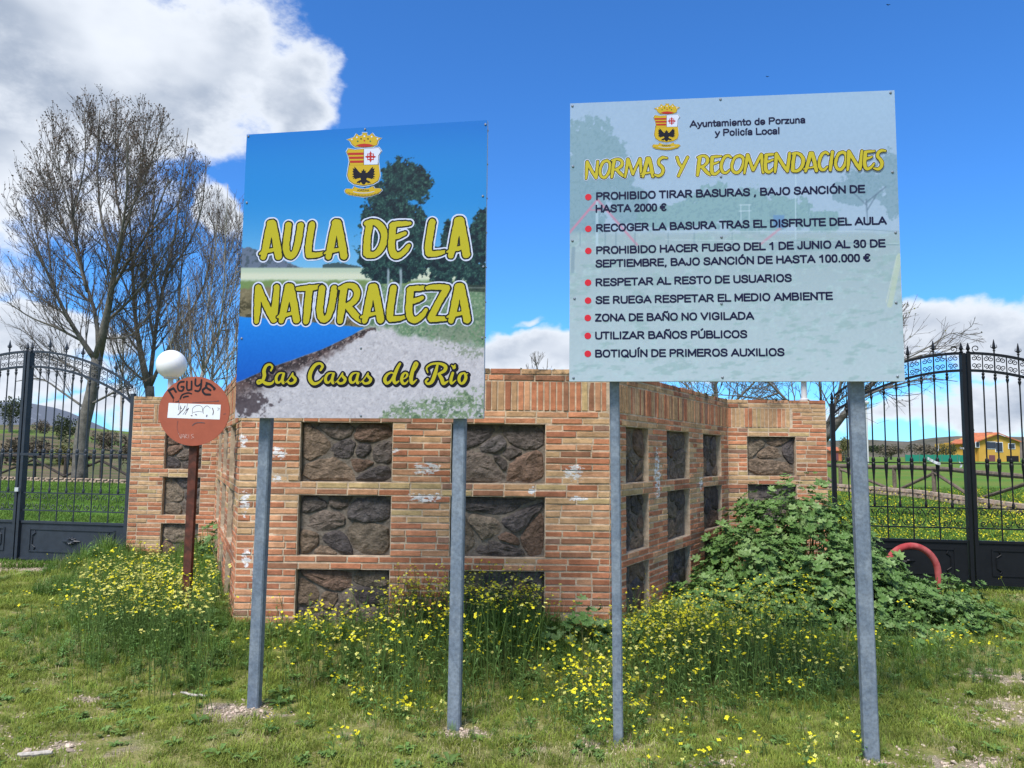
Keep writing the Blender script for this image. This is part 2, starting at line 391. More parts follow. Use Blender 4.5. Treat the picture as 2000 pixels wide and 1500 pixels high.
def groundcol(q, pos, c):
    sp = q.new('ShaderNodeSeparateColor'); q.l.new(c, sp.inputs[0])
    far = q.new('ShaderNodeSeparateXYZ'); q.l.new(pos, far.inputs[0])
    n1 = q.noise(pos, 45, 6, .7); n2 = q.noise(pos, 3.5, 5, .6); n3 = q.noise(pos, 140, 3, .6)
    soil = q.mix(q.ss(n1, .4, .62), (.25, .20, .135), (.38, .315, .23))
    soil = q.mix(q.ss(n3, .52, .66), soil, (.50, .43, .34))
    grn = q.mix(q.ss(n2, .38, .64), (.175, .20, .05), (.30, .28, .10))
    grn = q.mix(q.ss(n1, .50, .68), grn, (.36, .31, .15))
    fieldc = q.mix(q.ss(q.noise(pos, .12, 4, .6), .35, .65), (.085, .185, .026), (.145, .185, .035))
    brushc = q.mix(q.ss(q.noise(pos, .7, 5, .65), .4, .6), (.155, .115, .075), (.085, .105, .04))
    left = q.math('MULTIPLY', q.math('SUBTRACT', 1.0, q.ss(far.outputs[0], -14.0, -9.0)), q.ss(far.outputs[1], 30.0, 36.0))
    left = q.math('MULTIPLY', left, q.ss(q.noise(pos, .09, 3, .5), .40, .5))
    fieldc = q.mix(left, fieldc, brushc)
    grn = q.mix(q.ss(far.outputs[1], 14, 24), grn, fieldc)
    return q.mix(q.ss(sp.outputs[0], .25, .8), grn, soil)
mat('ground', attr='col', rough=.95, extra=groundcol, bump=.02, bscale=55, spec=.1)
o = obj('ground', np.stack([X, Y, Z], -1).reshape(-1, 3), F, 'ground', smooth=True, vcols=vc); tag(o, 'grassy ground with bare gravel patches', kind='structure')

# ------------------------------------------------------------------ far landscape
def ridge(name, m, x0, x1, y0, depth, prof, n=60, seed=1, lab=''):
    xs = np.linspace(x0, x1, n); top = np.array([prof(x) for x in xs])
    rows = []
    for k, (t, hh) in enumerate([(0, 0), (.25, .42), (.5, .78), (.75, 1.0), (1.0, .97), (1.5, .5), (2.0, 0)]):
        jit = (fbm(xs * .02 + k * 3, xs * 0 + k, seed) - .5) * .25 * top * (k in (1, 2, 3))
        rows.append(np.stack([xs, np.full(n, y0 + depth * t), top * hh + jit - 2 * (k in (0, 6))], -1))
    V = np.concatenate(rows); id_ = np.arange(len(V)).reshape(len(rows), n)
    F = np.stack([id_[:-1, :-1], id_[:-1, 1:], id_[1:, 1:], id_[1:, :-1]], -1).reshape(-1, 4)
    o = obj(name, V, F, m); tag(o, lab, kind='structure'); return o
def prof_px(pts, y):
    xs = [aty(px, py, y)[0] for px, py in pts]; zs = [aty(px, py, y)[2] for px, py in pts]
    return lambda x: float(np.interp(x, xs, zs)) + (float(fbm(np.array(x * .03), np.array(2.0), 5)) - .5) * 2.5
ridge('mountains', 'mountain', -1500, -200, 900, 250, prof_px([(-900, 800), (-60, 788), (40, 786), (75, 792), (110, 812), (150, 836), (200, 858), (330, 872), (700, 876)], 1087), seed=3, lab='mountains on the horizon with grey-blue haze painted in')
ridge('hills', 'hill', -400, 1300, 620, 160, prof_px([(500, 872), (700, 866), (1000, 868), (1300, 862), (1560, 860), (1680, 856), (1760, 860), (1800, 862), (1860, 852), (1920, 856), (1990, 852), (2200, 846), (2600, 850)], 740), n=120, seed=8, lab='low brown hills on the horizon')

def leafball(name, centers, nleaf, size, m, parent, seed=0):
    rg = np.random.default_rng(seed); V = []; F = []
    C = np.array(centers, float)              # x y z rx ry rz
    wgt = C[:, 3] * C[:, 5]; pick = rg.choice(len(C), nleaf, p=wgt / wgt.sum())
    d = rg.normal(size=(nleaf, 3)); d /= np.linalg.norm(d, axis=1)[:, None]; rr = rg.uniform(.35, 1.0, nleaf) ** .6
    lump = 1 + .28 * np.sin(d[:, 0] * 5 + pick) * np.cos(d[:, 2] * 4 + pick * 2)
    P = C[pick, :3] + d * C[pick, 3:] * (rr * lump)[:, None]
    a = rg.normal(size=(nleaf, 3)); a /= np.linalg.norm(a, axis=1)[:, None]; b = np.cross(a, rg.normal(size=(nleaf, 3))); b /= np.linalg.norm(b, axis=1)[:, None]
    s = size * rg.uniform(.6, 1.4, (nleaf, 1))
    V = np.stack([P - a * s, P - b * s * .6, P + a * s, P + b * s * .6], 1).reshape(-1, 3)
    return obj(name, V, np.arange(nleaf * 4).reshape(-1, 4), m, parent)
FAR = [  # px, base py, distance, width px, height px, material, label, category
    (20, 832, 62, 60, 62, 'foliage_dark', 'dark evergreen tree on the slope at the far left edge', 'tree'),
    (78, 850, 60, 40, 40, 'foliage_brown', 'brown bare bush on the left slope between two dark evergreens', 'bush'),
    (125, 866, 55, 56, 62, 'foliage_dark', 'round dark evergreen bush on the left slope beside the trunk', 'bush'),
    (212, 880, 58, 60, 46, 'foliage_brown', 'brown scrub right of the poplar trunk on the left slope', 'bush'),
    (245, 915, 44, 60, 70, 'foliage_brown', 'tall brown scrub directly behind the log fence near the left wall', 'bush'),
    (40, 905, 45, 110, 60, 'foliage_brown', 'wide brown bramble behind the left log fence', 'bush'),
    (140, 912, 47, 90, 55, 'foliage_olive', 'olive bramble behind the log fence beside the poplar trunk', 'bush'),
    (1652, 893, 95, 34, 44, 'foliage_olive', 'yellow green tree beside the red shed at the right', 'tree'),
    (1740, 893, 150, 50, 30, 'foliage_brown', 'low brown bare trees left of the green netting', 'tree'),
    (1800, 893, 170, 60, 28, 'foliage_brown', 'brown grey tree behind the green netting', 'tree'),
    (1848, 896, 165, 34, 34, 'foliage_dark', 'dark tree against the left end of the yellow house', 'tree'),
    (1712, 888, 210, 70, 22, 'foliage_dark', 'long dark hedge below the brown hills', 'hedge'),
    (1897, 870, 215, 16, 36, 'foliage_dark', 'dark tree rising behind the orange roof', 'tree'),
    (1640, 900, 120, 40, 20, 'foliage_brown', 'brown bush at the foot of the pale lamp post', 'bush')]
for i, (px, py, d, w, h, m, lab, ct) in enumerate(FAR):
    p = aty(px, py, d); s = d / FPX; W_, H_ = w * s, h * s
    t = thing('scrub_bush' if ct == 'bush' else ('hedge' if ct == 'hedge' else 'distant_tree'), lab, ct, p)
    rg = np.random.default_rng(i)
    C = [(p[0] + rg.uniform(-.3, .3) * W_, p[1] + rg.uniform(-.3, .3) * W_, p[2] + H_ * rg.uniform(.28, .64), W_ * rg.uniform(.22, .34), W_ * .3, H_ * rg.uniform(.25, .36)) for _ in range(6)]
    leafball('crown' if ct == 'tree' else 'foliage', C, 1100, max(W_, H_) * .035, m, t, i)
    if ct == 'tree':
        V, F = tube([(p[0], p[1], p[2] - .5), (p[0], p[1], p[2] + H_ * .6)], [W_ * .05, W_ * .02], 6); obj('trunk', V, F, 'bark', t)

# yellow house
HD = 180.0
def hp(px, py, dy=0.0): return aty(px, py, HD + dy)
house = thing('yellow_house', 'yellow house with orange tiled roof beyond the green field', 'house', hp(1925, 903))
def extrude(pts, dy, back):
    """polygon of (px,py) at the facade plane, extruded back"""
    A = [hp(x, y, dy) for x, y in pts]; B = [a + np.array([0, back, 0]) for a in A]; n = len(A)
    return np.array(A + B), [tuple(range(n)), tuple(range(2 * n - 1, n - 1, -1))] + [(i, n + i, n + (i + 1) % n, (i + 1) % n) for i in range(n)]
V, F = extrude([(1912, 904), (1912, 862), (1951, 848.5), (1992, 863), (1992, 904)], 0, 12); obj('wall', V, F, 'house_yellow', house)
V, F = extrude([(1886, 904), (1886, 864), (1912, 864), (1912, 904)], 1, 9); obj('wall', V, F, 'house_yellow', house)
V, F = extrude([(1862, 898), (1862, 866), (1886, 866), (1886, 898)], 2, 8); obj('wall', V, F, 'house_yellow', house)
def slab3(P, t=.25):
    P = [np.array(p, float) for p in P]; Q = [p + np.array([0, 0, t]) for p in P]; n = len(P)
    return np.array(P + Q), [tuple(range(n - 1, -1, -1)), tuple(range(n, 2 * n))] + [(i, (i + 1) % n, n + (i + 1) % n, n + i) for i in range(n)]
a, b, c_, d_ = hp(1884, 865, 0), hp(1914, 865, 0), hp(1952, 846.5, 5), hp(1889, 847.5, 6)
V, F = slab3([a, b, c_, d_]); rf = obj('roof', V, F, 'roof_tile', house)
V, F = slab3([hp(1908, 863.5, -.8), hp(1951.5, 847.6, -.8), hp(1951.5, 847.6, 12), hp(1908, 863.5, 12)]); obj('roof', V, F, 'roof_tile', house)
V, F = slab3([hp(1951.5, 847.6, -.8), hp(1995, 864, -.8), hp(1995, 864, 12), hp(1951.5, 847.6, 12)]); obj('roof', V, F, 'roof_tile', house)
V, F = slab3([hp(1856, 868, 1), hp(1886, 867, 1), hp(1886, 860, 6), hp(1866, 860, 6)]); obj('roof', V, F, 'roof_tile', house)
V, F = box(*[k for p in [(hp(1933, 845, 6)[0] - .5, hp(1933, 845, 6)[0] + .7)] for k in p], HD + 6, HD + 7, hp(1933, 850)[2], hp(1933, 842)[2]); obj('chimney', V, F, 'bark', house)
def window(x0, y0, x1, y1, m='dark_glass', name='window', dy=0.0):
    pa, pb = hp(x0, y1, dy), hp(x1, y0, dy)
    V, F = box(pa[0] - .12, pb[0] + .12, HD + dy - .10, HD + dy + .02, pa[2] - .12, pb[2] + .12)
    f = obj(name, V, F, 'white_paint' if name == 'window' else m, house)
    V, F = box(pa[0], pb[0], HD + dy - .14, HD + dy + .0, pa[2], pb[2]); obj('pane' if name == 'window' else 'panel', V, F, m, f)
window(1926, 863.5, 1943, 876); window(1945, 864.5, 1957, 882); window(1970, 867, 1981, 876); window(1906, 863.8, 1911.5, 873)
window(1933, 890, 1942, 901.5, 'door_brown', 'door'); window(1967, 891.5, 1988, 901, 'marker', 'garage_door')
# red shed far right, beside hinge post
sp = aty(1633, 896, 110)
sh = thing('brick_shed', 'small red brick shed far behind the right gate hinge', 'shed', sp)
V, F = box(sp[0] - .8, sp[0] + .8, 110, 112, sp[2] - .3, sp[2] + 1.1); obj('wall', V, F, 'roof_tile', sh)
V, F = slab3([(sp[0] - 1, 109.7, sp[2] + 1.1), (sp[0] + 1, 109.7, sp[2] + 1.1), (sp[0] + 1, 112, sp[2] + 1.6), (sp[0] - 1, 112, sp[2] + 1.6)], .1); obj('roof', V, F, 'roof_tile', sh)
V, F = box(sp[0] - .3, sp[0] + .3, 109.9, 109.99, sp[2] - .2, sp[2] + .8); obj('door', V, F, 'door_brown', sh)
# green netting
p0, p1 = aty(1768, 900, 140), aty(1886, 901, 132)
nt = thing('green_netting_fence', 'green netting fence at the far edge of the field', 'fence', p0)
K = 9
for i in range(K):
    q = p0 + (p1 - p0) * i / (K - 1); V, F = tube([(q[0], q[1], q[2] - .2), (q[0], q[1], q[2] + 1.25)], .05, 5); obj('post', V, F, 'log_wood', nt)
xs = np.linspace(0, 1, 33); top = 1.1 + .06 * np.cos(xs * 8 * 2 * PI)
A = np.array([p0 + (p1 - p0) * t for t in xs]); V = np.concatenate([A - [0, .05, .1], A + np.stack([0 * top, 0 * top - .05, top], -1), A - [0, .03, .1], A + np.stack([0 * top, 0 * top - .03, top], -1)])
F = [(i, i + 1, 33 + i + 1, 33 + i) for i in range(32)] + [(67 + i, 66 + i, 99 + i, 100 + i) for i in range(32)] + [(33 + i, 34 + i, 100 + i, 99 + i) for i in range(32)]
obj('net', V, F, 'green_net', nt)
# pale lamp post far right
p = aty(1695, 898, 42); t = thing('street_lamp', 'slim pale lamp post beyond the right gate behind the log fence', 'lamp post', p)
V, F = tube([p - [0, 0, .2], p + [0, 0, 3.0]], [.06, .045], 8); obj('pole', V, F, 'lamp_metal', t)
V, F = lathe([(.05, 3.0), (.16, 3.06), (.18, 3.15), (.05, 3.22)], 10, p); obj('lamp_head', V, F, 'lamp_metal', t)

# ------------------------------------------------------------------ log fences with low field-stone walls
def log_fence(pts, lab, bays, lw='log_wood'):
    pts = [np.array(p, float) for p in pts]
    t = thing('log_fence', lab, 'fence', pts[0]); rg = np.random.default_rng(len(bays) + 3)
    for i in range(len(pts)):
        b = pts[i]; V, F = tube([b - [0, 0, .25], b + [0, 0, .86]], .065, 8); obj('post', V, F, lw, t)
        if i < len(pts) - 1:
            c = pts[i + 1]; up = np.array([0, 0, .86]); ext = (c - b) * .04
            m = (b + c) / 2 + up + [0, 0, rg.uniform(-.02, .03)]
            V, F = tube([b + up - ext, m, c + up + ext], [.075, .07, .062], 8); obj('rail', V, F, lw, t)
            if bays[i % len(bays)]:
                V, F = tube([b + [0, -.05, .10], c + [0, -.05, .74]], .05, 7); obj('brace', V, F, lw, t)
            else:
                V, F = tube([b + [0, -.05, .74], c + [0, -.05, .10]], .05, 7); obj('brace', V, F, lw, t)
    return t
def gpt(px, y, dz=0.0):
    p = aty(px, 880, y); return np.array([p[0], y, float(height(p[0], y)) + dz])
Lf = [gpt(px, y, .12) for px, y in [(-190, 33), (-95, 32.2), (0, 31.5), (70, 31), (130, 30.5), (200, 30), (262, 29.5), (330, 29), (400, 28.5)]]
log_fence(Lf, 'dark log rail fence behind the left grey gate', [1, 0, 1, 0], 'log_dark')
Rf = [gpt(px, y, .10) for px, y in [(1520, 29), (1590, 28), (1640, 27), (1745, 25.2), (1822, 23.8), (1900, 21.8), (2010, 19.6), (2130, 18)]]
log_fence(Rf, 'weathered log rail fence behind the right black gate', [1, 0, 0, 1, 0])
def stone_kerb(pts, h, lab, name='stone_kerb_wall'):
    t = thing(name, lab, 'stone wall', pts[0]); rg = np.random.default_rng(5)
    L = [np.linalg.norm(pts[i + 1] - pts[i]) for i in range(len(pts) - 1)]; cum = np.concatenate([[0], np.cumsum(L)]); P = np.array(pts)
    at = lambda s: np.array([np.interp(s, cum, P[:, k]) for k in range(3)])
    # mortar core
    A = [p for p in pts]; V = []; F = []
    for p in A: V += [(p[0], p[1] - .10, p[2] - .4), (p[0], p[1] + .14, p[2] - .4), (p[0], p[1] + .14, p[2] + h - .03), (p[0], p[1] - .10, p[2] + h - .03)]
    for i in range(len(A) - 1): F += [(4 * i + j, 4 * i + (j + 1) % 4, 4 * i + 4 + (j + 1) % 4, 4 * i + 4 + j) for j in range(4)]
    obj('mortar_core', V, F, 'mortar', t)
    z = 0.0; n = 0
    while z < h - .05:
        hh = rg.uniform(.10, .16); s = rg.uniform(0, .2)
        if z + hh > h - .05: hh = h - z
        while s < cum[-1] - .1:
            w = rg.uniform(.18, .42); a = at(s + .012); b = at(min(s + w - .012, cum[-1])); c = (a + b) / 2
            dx = np.linalg.norm(b - a) / 2; u = (b - a) / (2 * dx + 1e-9); nrm = np.array([u[1], -u[0], 0]); 
            V = []
            for sx, sz, d in [(-1, 0, .07), (1, 0, .07), (1, 1, .07), (-1, 1, .07), (-.82, .12, .16), (.8, .15, .17), (.85, .86, .16), (-.8, .88, .15)]:
                V.append(c + u * dx * sx * rg.uniform(.94, 1.0) + nrm * (d + rg.uniform(-.01, .015)) + np.array([0, 0, z + .01 + (hh - .02) * sz]))
            F = [(4, 5, 6, 7), (0, 1, 5, 4), (1, 2, 6, 5), (2, 3, 7, 6), (3, 0, 4, 7), (3, 2, 1, 0)]
            if n < 150: obj('stone', V, F, 'field_stone', t); n += 1
            s += w
        z += hh
    return t
Rk = [gpt(px, y, -.05) for px, y in [(1600, 27.3), (1700, 25.2), (1800, 23), (1900, 20.6), (2010, 18.6), (2130, 17)]]
stone_kerb(Rk, .42, 'low pale field stone wall under the right log fence')
Lk = [gpt(px, y, -.02) for px, y in [(-190, 31.6), (-60, 30.8), (70, 30), (180, 29.2), (262, 28.5), (330, 28)]]
stone_kerb(Lk, .22, 'low stone edging under the left log fence')

# ------------------------------------------------------------------ brick wall
WT = 2.295            # top of the wall
CH = 0.0535           # course height
PATH = [(-4.93, 10.0), (-3.80, 9.95), (-2.20, 6.25), (.80, 6.25), (2.67, 9.5), (3.89, 9.5)]
NF = len(PATH) - 1
wall = thing('brick_wall', 'brick wall with dark rubble stone panels behind the two signs', 'wall', (-.7, 6.25, 0))
Pn = [np.array(p, float) for p in PATH]
Uv = [(Pn[i + 1] - Pn[i]) / np.linalg.norm(Pn[i + 1] - Pn[i]) for i in range(NF)]
Nv = [np.array([u[1], -u[0]]) for u in Uv]
Ls = [np.linalg.norm(Pn[i + 1] - Pn[i]) for i in range(NF)]
def mitre(j, n):
    if j == 0: return Pn[0] + Nv[0] * n
    if j == NF: return Pn[NF] + Nv[NF - 1] * n
    a, b = Nv[j - 1], Nv[j]; s = a + b; return Pn[j] + s * (n / (1 + a.dot(b)))
def fp(i, u, n, z):
    """point on face i: u along, n outwards, z up"""
    if u <= 1e-6: q = mitre(i, n)
    elif u >= Ls[i] - 1e-6: q = mitre(i + 1, n)
    else: q = Pn[i] + Uv[i] * u + Nv[i] * n
    return (q[0], q[1], z)
def fbox(i, u0, u1, n0, n1, z0, z1):
    V = [fp(i, u0, n1, z0), fp(i, u1, n1, z0), fp(i, u1, n0, z0), fp(i, u0, n0, z0), fp(i, u0, n1, z1), fp(i, u1, n1, z1), fp(i, u1, n0, z1), fp(i, u0, n0, z1)]
    return np.array(V), [(0, 3, 2, 1), (4, 5, 6, 7), (0, 1, 5, 4), (1, 2, 6, 5), (2, 3, 7, 6), (3, 0, 4, 7)]
# rows from the top: kind, height
ROWS = [('full', CH), ('full', CH), ('soldier', .245), ('full', CH), ('full', CH)] + [('pier', CH)] * 9 + [('full', CH)] * 2 + [('pier', CH)] * 9 + [('full', CH)] * 2 + [('pier', CH)] * 9 + [('full', CH)] * 3
def ux(i, px, py):      # where the sight line through px crosses face i
    d = ray(px, py); o2 = np.array([0, 0.]); D = d[:2]
    A = np.array([[D[0], -Uv[i][0]], [D[1], -Uv[i][1]]]); s = np.linalg.solve(A, Pn[i]); return s[1]
PAN = [[(ux(0, 320, 900), ux(0, 393, 900))],
       [(.45, 1.22), (1.62, 2.42), (2.82, 3.62)],
       [(ux(2, 586, 880), ux(2, 766, 880)), (ux(2, 881, 880), ux(2, 1065, 880))],
       [(ux(3, 1223, 900), ux(3, 1267, 900)), (ux(3, 1303, 900), ux(3, 1347, 900)), (ux(3, 1374, 900), min(ux(3, 1409, 900), Ls[3] - .15))],
       [(ux(4, 1460, 900), ux(4, 1555, 900))]]
L1 = Ls[1]; PAN[1] = [(L1 - ux_ - w, L1 - ux_) for ux_, w in [(2.85, .75), (1.72, .75), (.55, .78)]]
SOLD = [(.28, Ls[0]), (0, Ls[1]), (0, Ls[2]), (0, Ls[3]), (0, Ls[4] - .42)]
REC = -.062
# --- mortar body: slab, then the front layer round the openings
body = []
V = []; 
for j in range(NF + 1):
    a = mitre(j, REC - .004); b = mitre(j, -.38)
    V += [(a[0], a[1], -.3), (b[0], b[1], -.3), (b[0], b[1], WT - .02), (a[0], a[1], WT - .02)]
Fc = [(0, 1, 2, 3)] + [(4 * j + k, 4 * (j + 1) + k, 4 * (j + 1) + (k + 1) % 4, 4 * j + (k + 1) % 4) for j in range(NF) for k in range(4)] + [(4 * NF + 3, 4 * NF + 2, 4 * NF + 1, 4 * NF)]
body.append((np.array(V), Fc))
bricks = []       # (face, u, n, z centre, length, height, colour, soldier)
RB = np.random.default_rng(21)
CLR = {'red': (.43, .155, .075), 'red2': (.49, .195, .098), 'red3': (.35, .125, .065), 'buff': (.49, .315, .165), 'buff2': (.45, .275, .145),
       'salmon': (.53, .27, .145), 'brown': (.26, .115, .062), 'plum': (.26, .145, .10), 'yellow': (.44, .325, .155)}
CK = list(CLR)
for _k in CK: CLR[_k] = tuple(.84 * a + .16 * b for a, b in zip(CLR[_k], (.44, .21, .125)))
for _k in CK: CLR[_k] = (CLR[_k][0], CLR[_k][1] * 1.03, CLR[_k][2] * 1.03)
def pick_colour(face, u, z, row):
    t = fbm(np.array(u * .8 + face * 7.0), np.array(z * 1.3), 77, 3)
    w = dict(red=2.2, red2=2.2, red3=1.2, buff=1.0, buff2=1.0, salmon=1.4, brown=.8, plum=.35, yellow=.15)
    if z > 1.83: w.update(buff=2.2, buff2=2.0, red=1.2, salmon=1.2, brown=.4)
    if 1.02 < z < 1.36: w.update(buff=2.4, buff2=2.2, yellow=1.6, red=1.2, red2=1.0)
    if z < .95: w.update(buff=.2, buff2=.2, yellow=0, salmon=1.6, red=3.4, red2=3.0)
    if face in (0, 4): w['buff'] += 1.6; w['yellow'] += .5
    k = 1.0 + 2.2 * (float(t) - .5)
    p = np.array([w[c] * (k if c.startswith(('buff', 'yellow')) else 1) for c in CK]); p = np.clip(p, .01, None)
    return int(RB.choice(len(CK), p=p / p.sum()))
def run(face, u0, u1, zc, h, row, depth_row=False):
    pos = u0; first = True
    pitch = .2525; off = (row % 2) * .126 + RB.uniform(-.02, .02)
    while pos < u1 - .01:
        nxt = u0 + off if first and off > .06 else pos + pitch
        if RB.random() < .13 and nxt - pos > .2: nxt = pos + .126
        first = False
        if u1 - nxt < .07: nxt = u1
        nxt = min(nxt, u1)
        l = nxt - pos - .0115
        if l > .02: bricks.append((face, (pos + nxt) / 2, RB.uniform(-.002, .005), zc + RB.uniform(-.0018, .0018), l, h - .0135, pick_colour(face, pos, zc, row), 0))
        pos = nxt
z = WT; openings = []
zstart = {}
bands = []
for r, (kind, h) in enumerate(ROWS):
    zc = z - h / 2
    for f in range(NF):
        if kind == 'full': run(f, 0, Ls[f], zc, h, r)
        elif kind == 'soldier':
            s0, s1 = SOLD[f]; u = s0
            while u < s1 - .03:
                w = .0515 * RB.uniform(.92, 1.1); bricks.append((f, u + w / 2, RB.uniform(-.002, .005), zc, w - .011, .233, pick_colour(f, u, zc, r), 1)); u += w
            for a, b in ((0, s0), (s1, Ls[f])):
                if b - a > .1:
                    nn = 5; hh = h / nn
                    for k in range(nn): run(f, a, b, z - hh * (k + .5), hh + .002, r + k)
        else:
            e = [0] + [v for p in PAN[f] for v in p] + [Ls[f]]
            for a, b in zip(e[::2], e[1::2]): run(f, a, b, zc, h, r)
    bands.append((kind, z - h, z)); z -= h
zb = z
# merge bands into front-layer mortar blocks
i = 0; m = []
for kind, z0, z1 in bands:
    k = 'pier' if kind == 'pier' else 'full'
    if m and m[-1][0] == k: m[-1][1] = z0
    else: m.append([k, z0, z1])
for k, z0, z1 in m:
    for f in range(NF):
        if k == 'full': body.append(fbox(f, 0, Ls[f], REC - .004, -.003, z0 if z0 > zb + .01 else -.3, z1 if z1 < WT - .01 else WT - .012))
        else:
            e = [0] + [v for p in PAN[f] for v in p] + [Ls[f]]
            for a, b in zip(e[::2], e[1::2]): body.append(fbox(f, a, b, REC - .004, -.003, z0, z1))
            for a, b in PAN[f]: openings.append((f, a, b, z0, z1))
V, F = cat_geo(body); obj('mortar_core', V, F, 'mortar', wall)

# --- brick meshes
def brick_geo(l, h, d, rg, b=.0028):
    j = lambda s=.0020: rg.uniform(-s, s)
    V = [(-l / 2, -d, -h / 2), (l / 2, -d, -h / 2), (l / 2, -d, h / 2), (-l / 2, -d, h / 2),
         (-l / 2 + j(), 0 - b, -h / 2 + j()), (l / 2 + j(), -b, -h / 2 + j()), (l / 2 + j(), -b, h / 2 + j()), (-l / 2 + j(), -b, h / 2 + j()),
         (-l / 2 + b + j(), j(), -h / 2 + b + j()), (l / 2 - b + j(), j(), -h / 2 + b + j()), (l / 2 - b + j(), j(), h / 2 - b + j()), (-l / 2 + b + j(), j(), h / 2 - b + j())]
    F = [(8, 9, 10, 11)] + [(4 + k, 4 + (k + 1) % 4, 8 + (k + 1) % 4, 8 + k) for k in range(4)] + [(k, (k + 1) % 4, 4 + (k + 1) % 4, 4 + k) for k in range(4)]
    return np.array(V), F           # local: x along, y outwards, z up
rgb = np.random.default_rng(3)
proto = {}
for ci, c in enumerate(CK):
    for v in range(3):
        for s, (l, h) in enumerate([(.24, .041), (.041, .233)]):
            V, F = brick_geo(l, h, .057, rgb); cc = np.array(CLR[c]) * rgb.uniform(.90, 1.12)
            proto[(ci, v, s)] = mesh('brick', V, F, 'brick', vcols=np.repeat(cc[None], len(V), 0))
def bworld(b):
    f, u, n, zc = b[:4]; q = Pn[f] + Uv[f] * u + Nv[f] * n; return np.array([q[0], q[1], zc])
def hidden(b):
    w = bworld(b); x, y = proj(*w)
    if 470 < x < 945 and y < 818: return True
    if 1116 < x < 1760 and y < 745: return True
    if 455 < x < 463: return True
    for a, bb_ in ((487, 524), (880, 904), (1190, 1212), (1660, 1705)):
        if a < x < bb_: return True
    return w[2] < .42 or x < 0 or x > 2000 or (x > 1400 and y > 960 + abs(x - 1500) * .25)
vis = [k for k, b in enumerate(bricks) if not hidden(b)]
def shown(b):
    w = bworld(b); dist = np.linalg.norm(w); f = abs(np.dot(Nv[b[0]], w[:2])) / dist
    return b[4] * b[5] * f / dist ** 2
vis.sort(key=lambda k: -shown(bricks[k])); single = set(vis[:298])
rest = []; restc = []
for k, b in enumerate(bricks):
    f, u, n, zc, l, h, ci, s = b; w = bworld(b); ang_ = math.atan2(Uv[f][1], Uv[f][0])
    # local y must point outwards: outward normal is -90 deg from u, so mirror by rotating the y axis
    if k in single:
        o = link('brick', proto[(ci, k % 3, s)], wall, local=True)
        o.location = Vector(w) - wall.location
        bl, bh = (.041, .233) if s else (.24, .041)
        o.rotation_euler = (0, 0, ang_); o.scale = (l / bl, -1, h / bh)
    else:
        V, F = brick_geo(l, h, .057, rgb); V = V * [1, -1, 1]; F = [t[::-1] for t in F]
        c, sn = math.cos(ang_), math.sin(ang_)
        V = np.stack([V[:, 0] * c - V[:, 1] * sn, V[:, 0] * sn + V[:, 1] * c, V[:, 2]], -1) + w
        rest.append((V, F)); restc.append(np.repeat((np.array(CLR[CK[ci]]) * rgb.uniform(.88, 1.13))[None], len(V), 0))
V, F = cat_geo(rest); o = obj('bricks', V, F, 'brick', wall, vcols=np.vstack(restc)); o['kind'] = 'stuff'
# top of the coping: a few moss tufts and crumbs of mortar
rg = np.random.default_rng(4); mv = []
for k in range(90):
    f = int(rg.choice([2, 3, 3, 3, 1, 4])); u = rg.uniform(.05, Ls[f] - .05); q = Pn[f] + Uv[f] * u + Nv[f] * rg.uniform(-.16, -.005); r = rg.uniform(.008, .026)
    V, F = lathe([(r, -.005), (r * .9, r * .35), (r * .3, r * .7)], 6, (q[0], q[1], WT - .008)); V = V + rg.normal(size=V.shape) * r * .18; mv.append((V, F))
V, F = cat_geo(mv); o = obj('moss', V, F, 'foliage_dark', wall); o['kind'] = 'stuff'

# --- rubble panels
def clip(poly, p, n):
    out = []
    for i in range(len(poly)):
        a, b = poly[i], poly[(i + 1) % len(poly)]; da, db = np.dot(a - p, n), np.dot(b - p, n)
        if da <= 0: out.append(a)
        if da * db < 0: out.append(a + (b - a) * da / (da - db))
    return out
def rubble(w, h, rg, nseed):
    S = np.stack([rg.uniform(.04, w - .04, nseed), rg.uniform(.03, h - .03, nseed)], -1); wt = rg.uniform(0, .012, nseed)
    asp = np.array([1.0, 1.45]); cells = []
    for it in range(3):
        cells = []
        for i in range(nseed):
            poly = [np.array(v, float) for v in [(0, 0), (w, 0), (w, h), (0, h)]]
            for j in range(nseed):
                if j == i or len(poly) < 3: continue
                a, b = S[i] * asp, S[j] * asp; d2 = (b - a).dot(b - a); t = .5 + (wt[i] - wt[j]) / (2 * d2)
                mpt = (a + (b - a) * t) / asp; n = (b - a) * asp; poly = clip(poly, mpt, n / np.linalg.norm(n))
            cells.append(poly)
        if it < 2:
            for i, c in enumerate(cells):
                if len(c) > 2: S[i] = S[i] * .45 + np.mean(c, 0) * .55
    return [c for c in cells if len(c) > 2]
STC = [(.095, .085, .082), (.13, .112, .10), (.165, .13, .10), (.080, .074, .078), (.15, .105, .082), (.105, .10, .105), (.175, .15, .12)]
rg = np.random.default_rng(17)
nst = 0
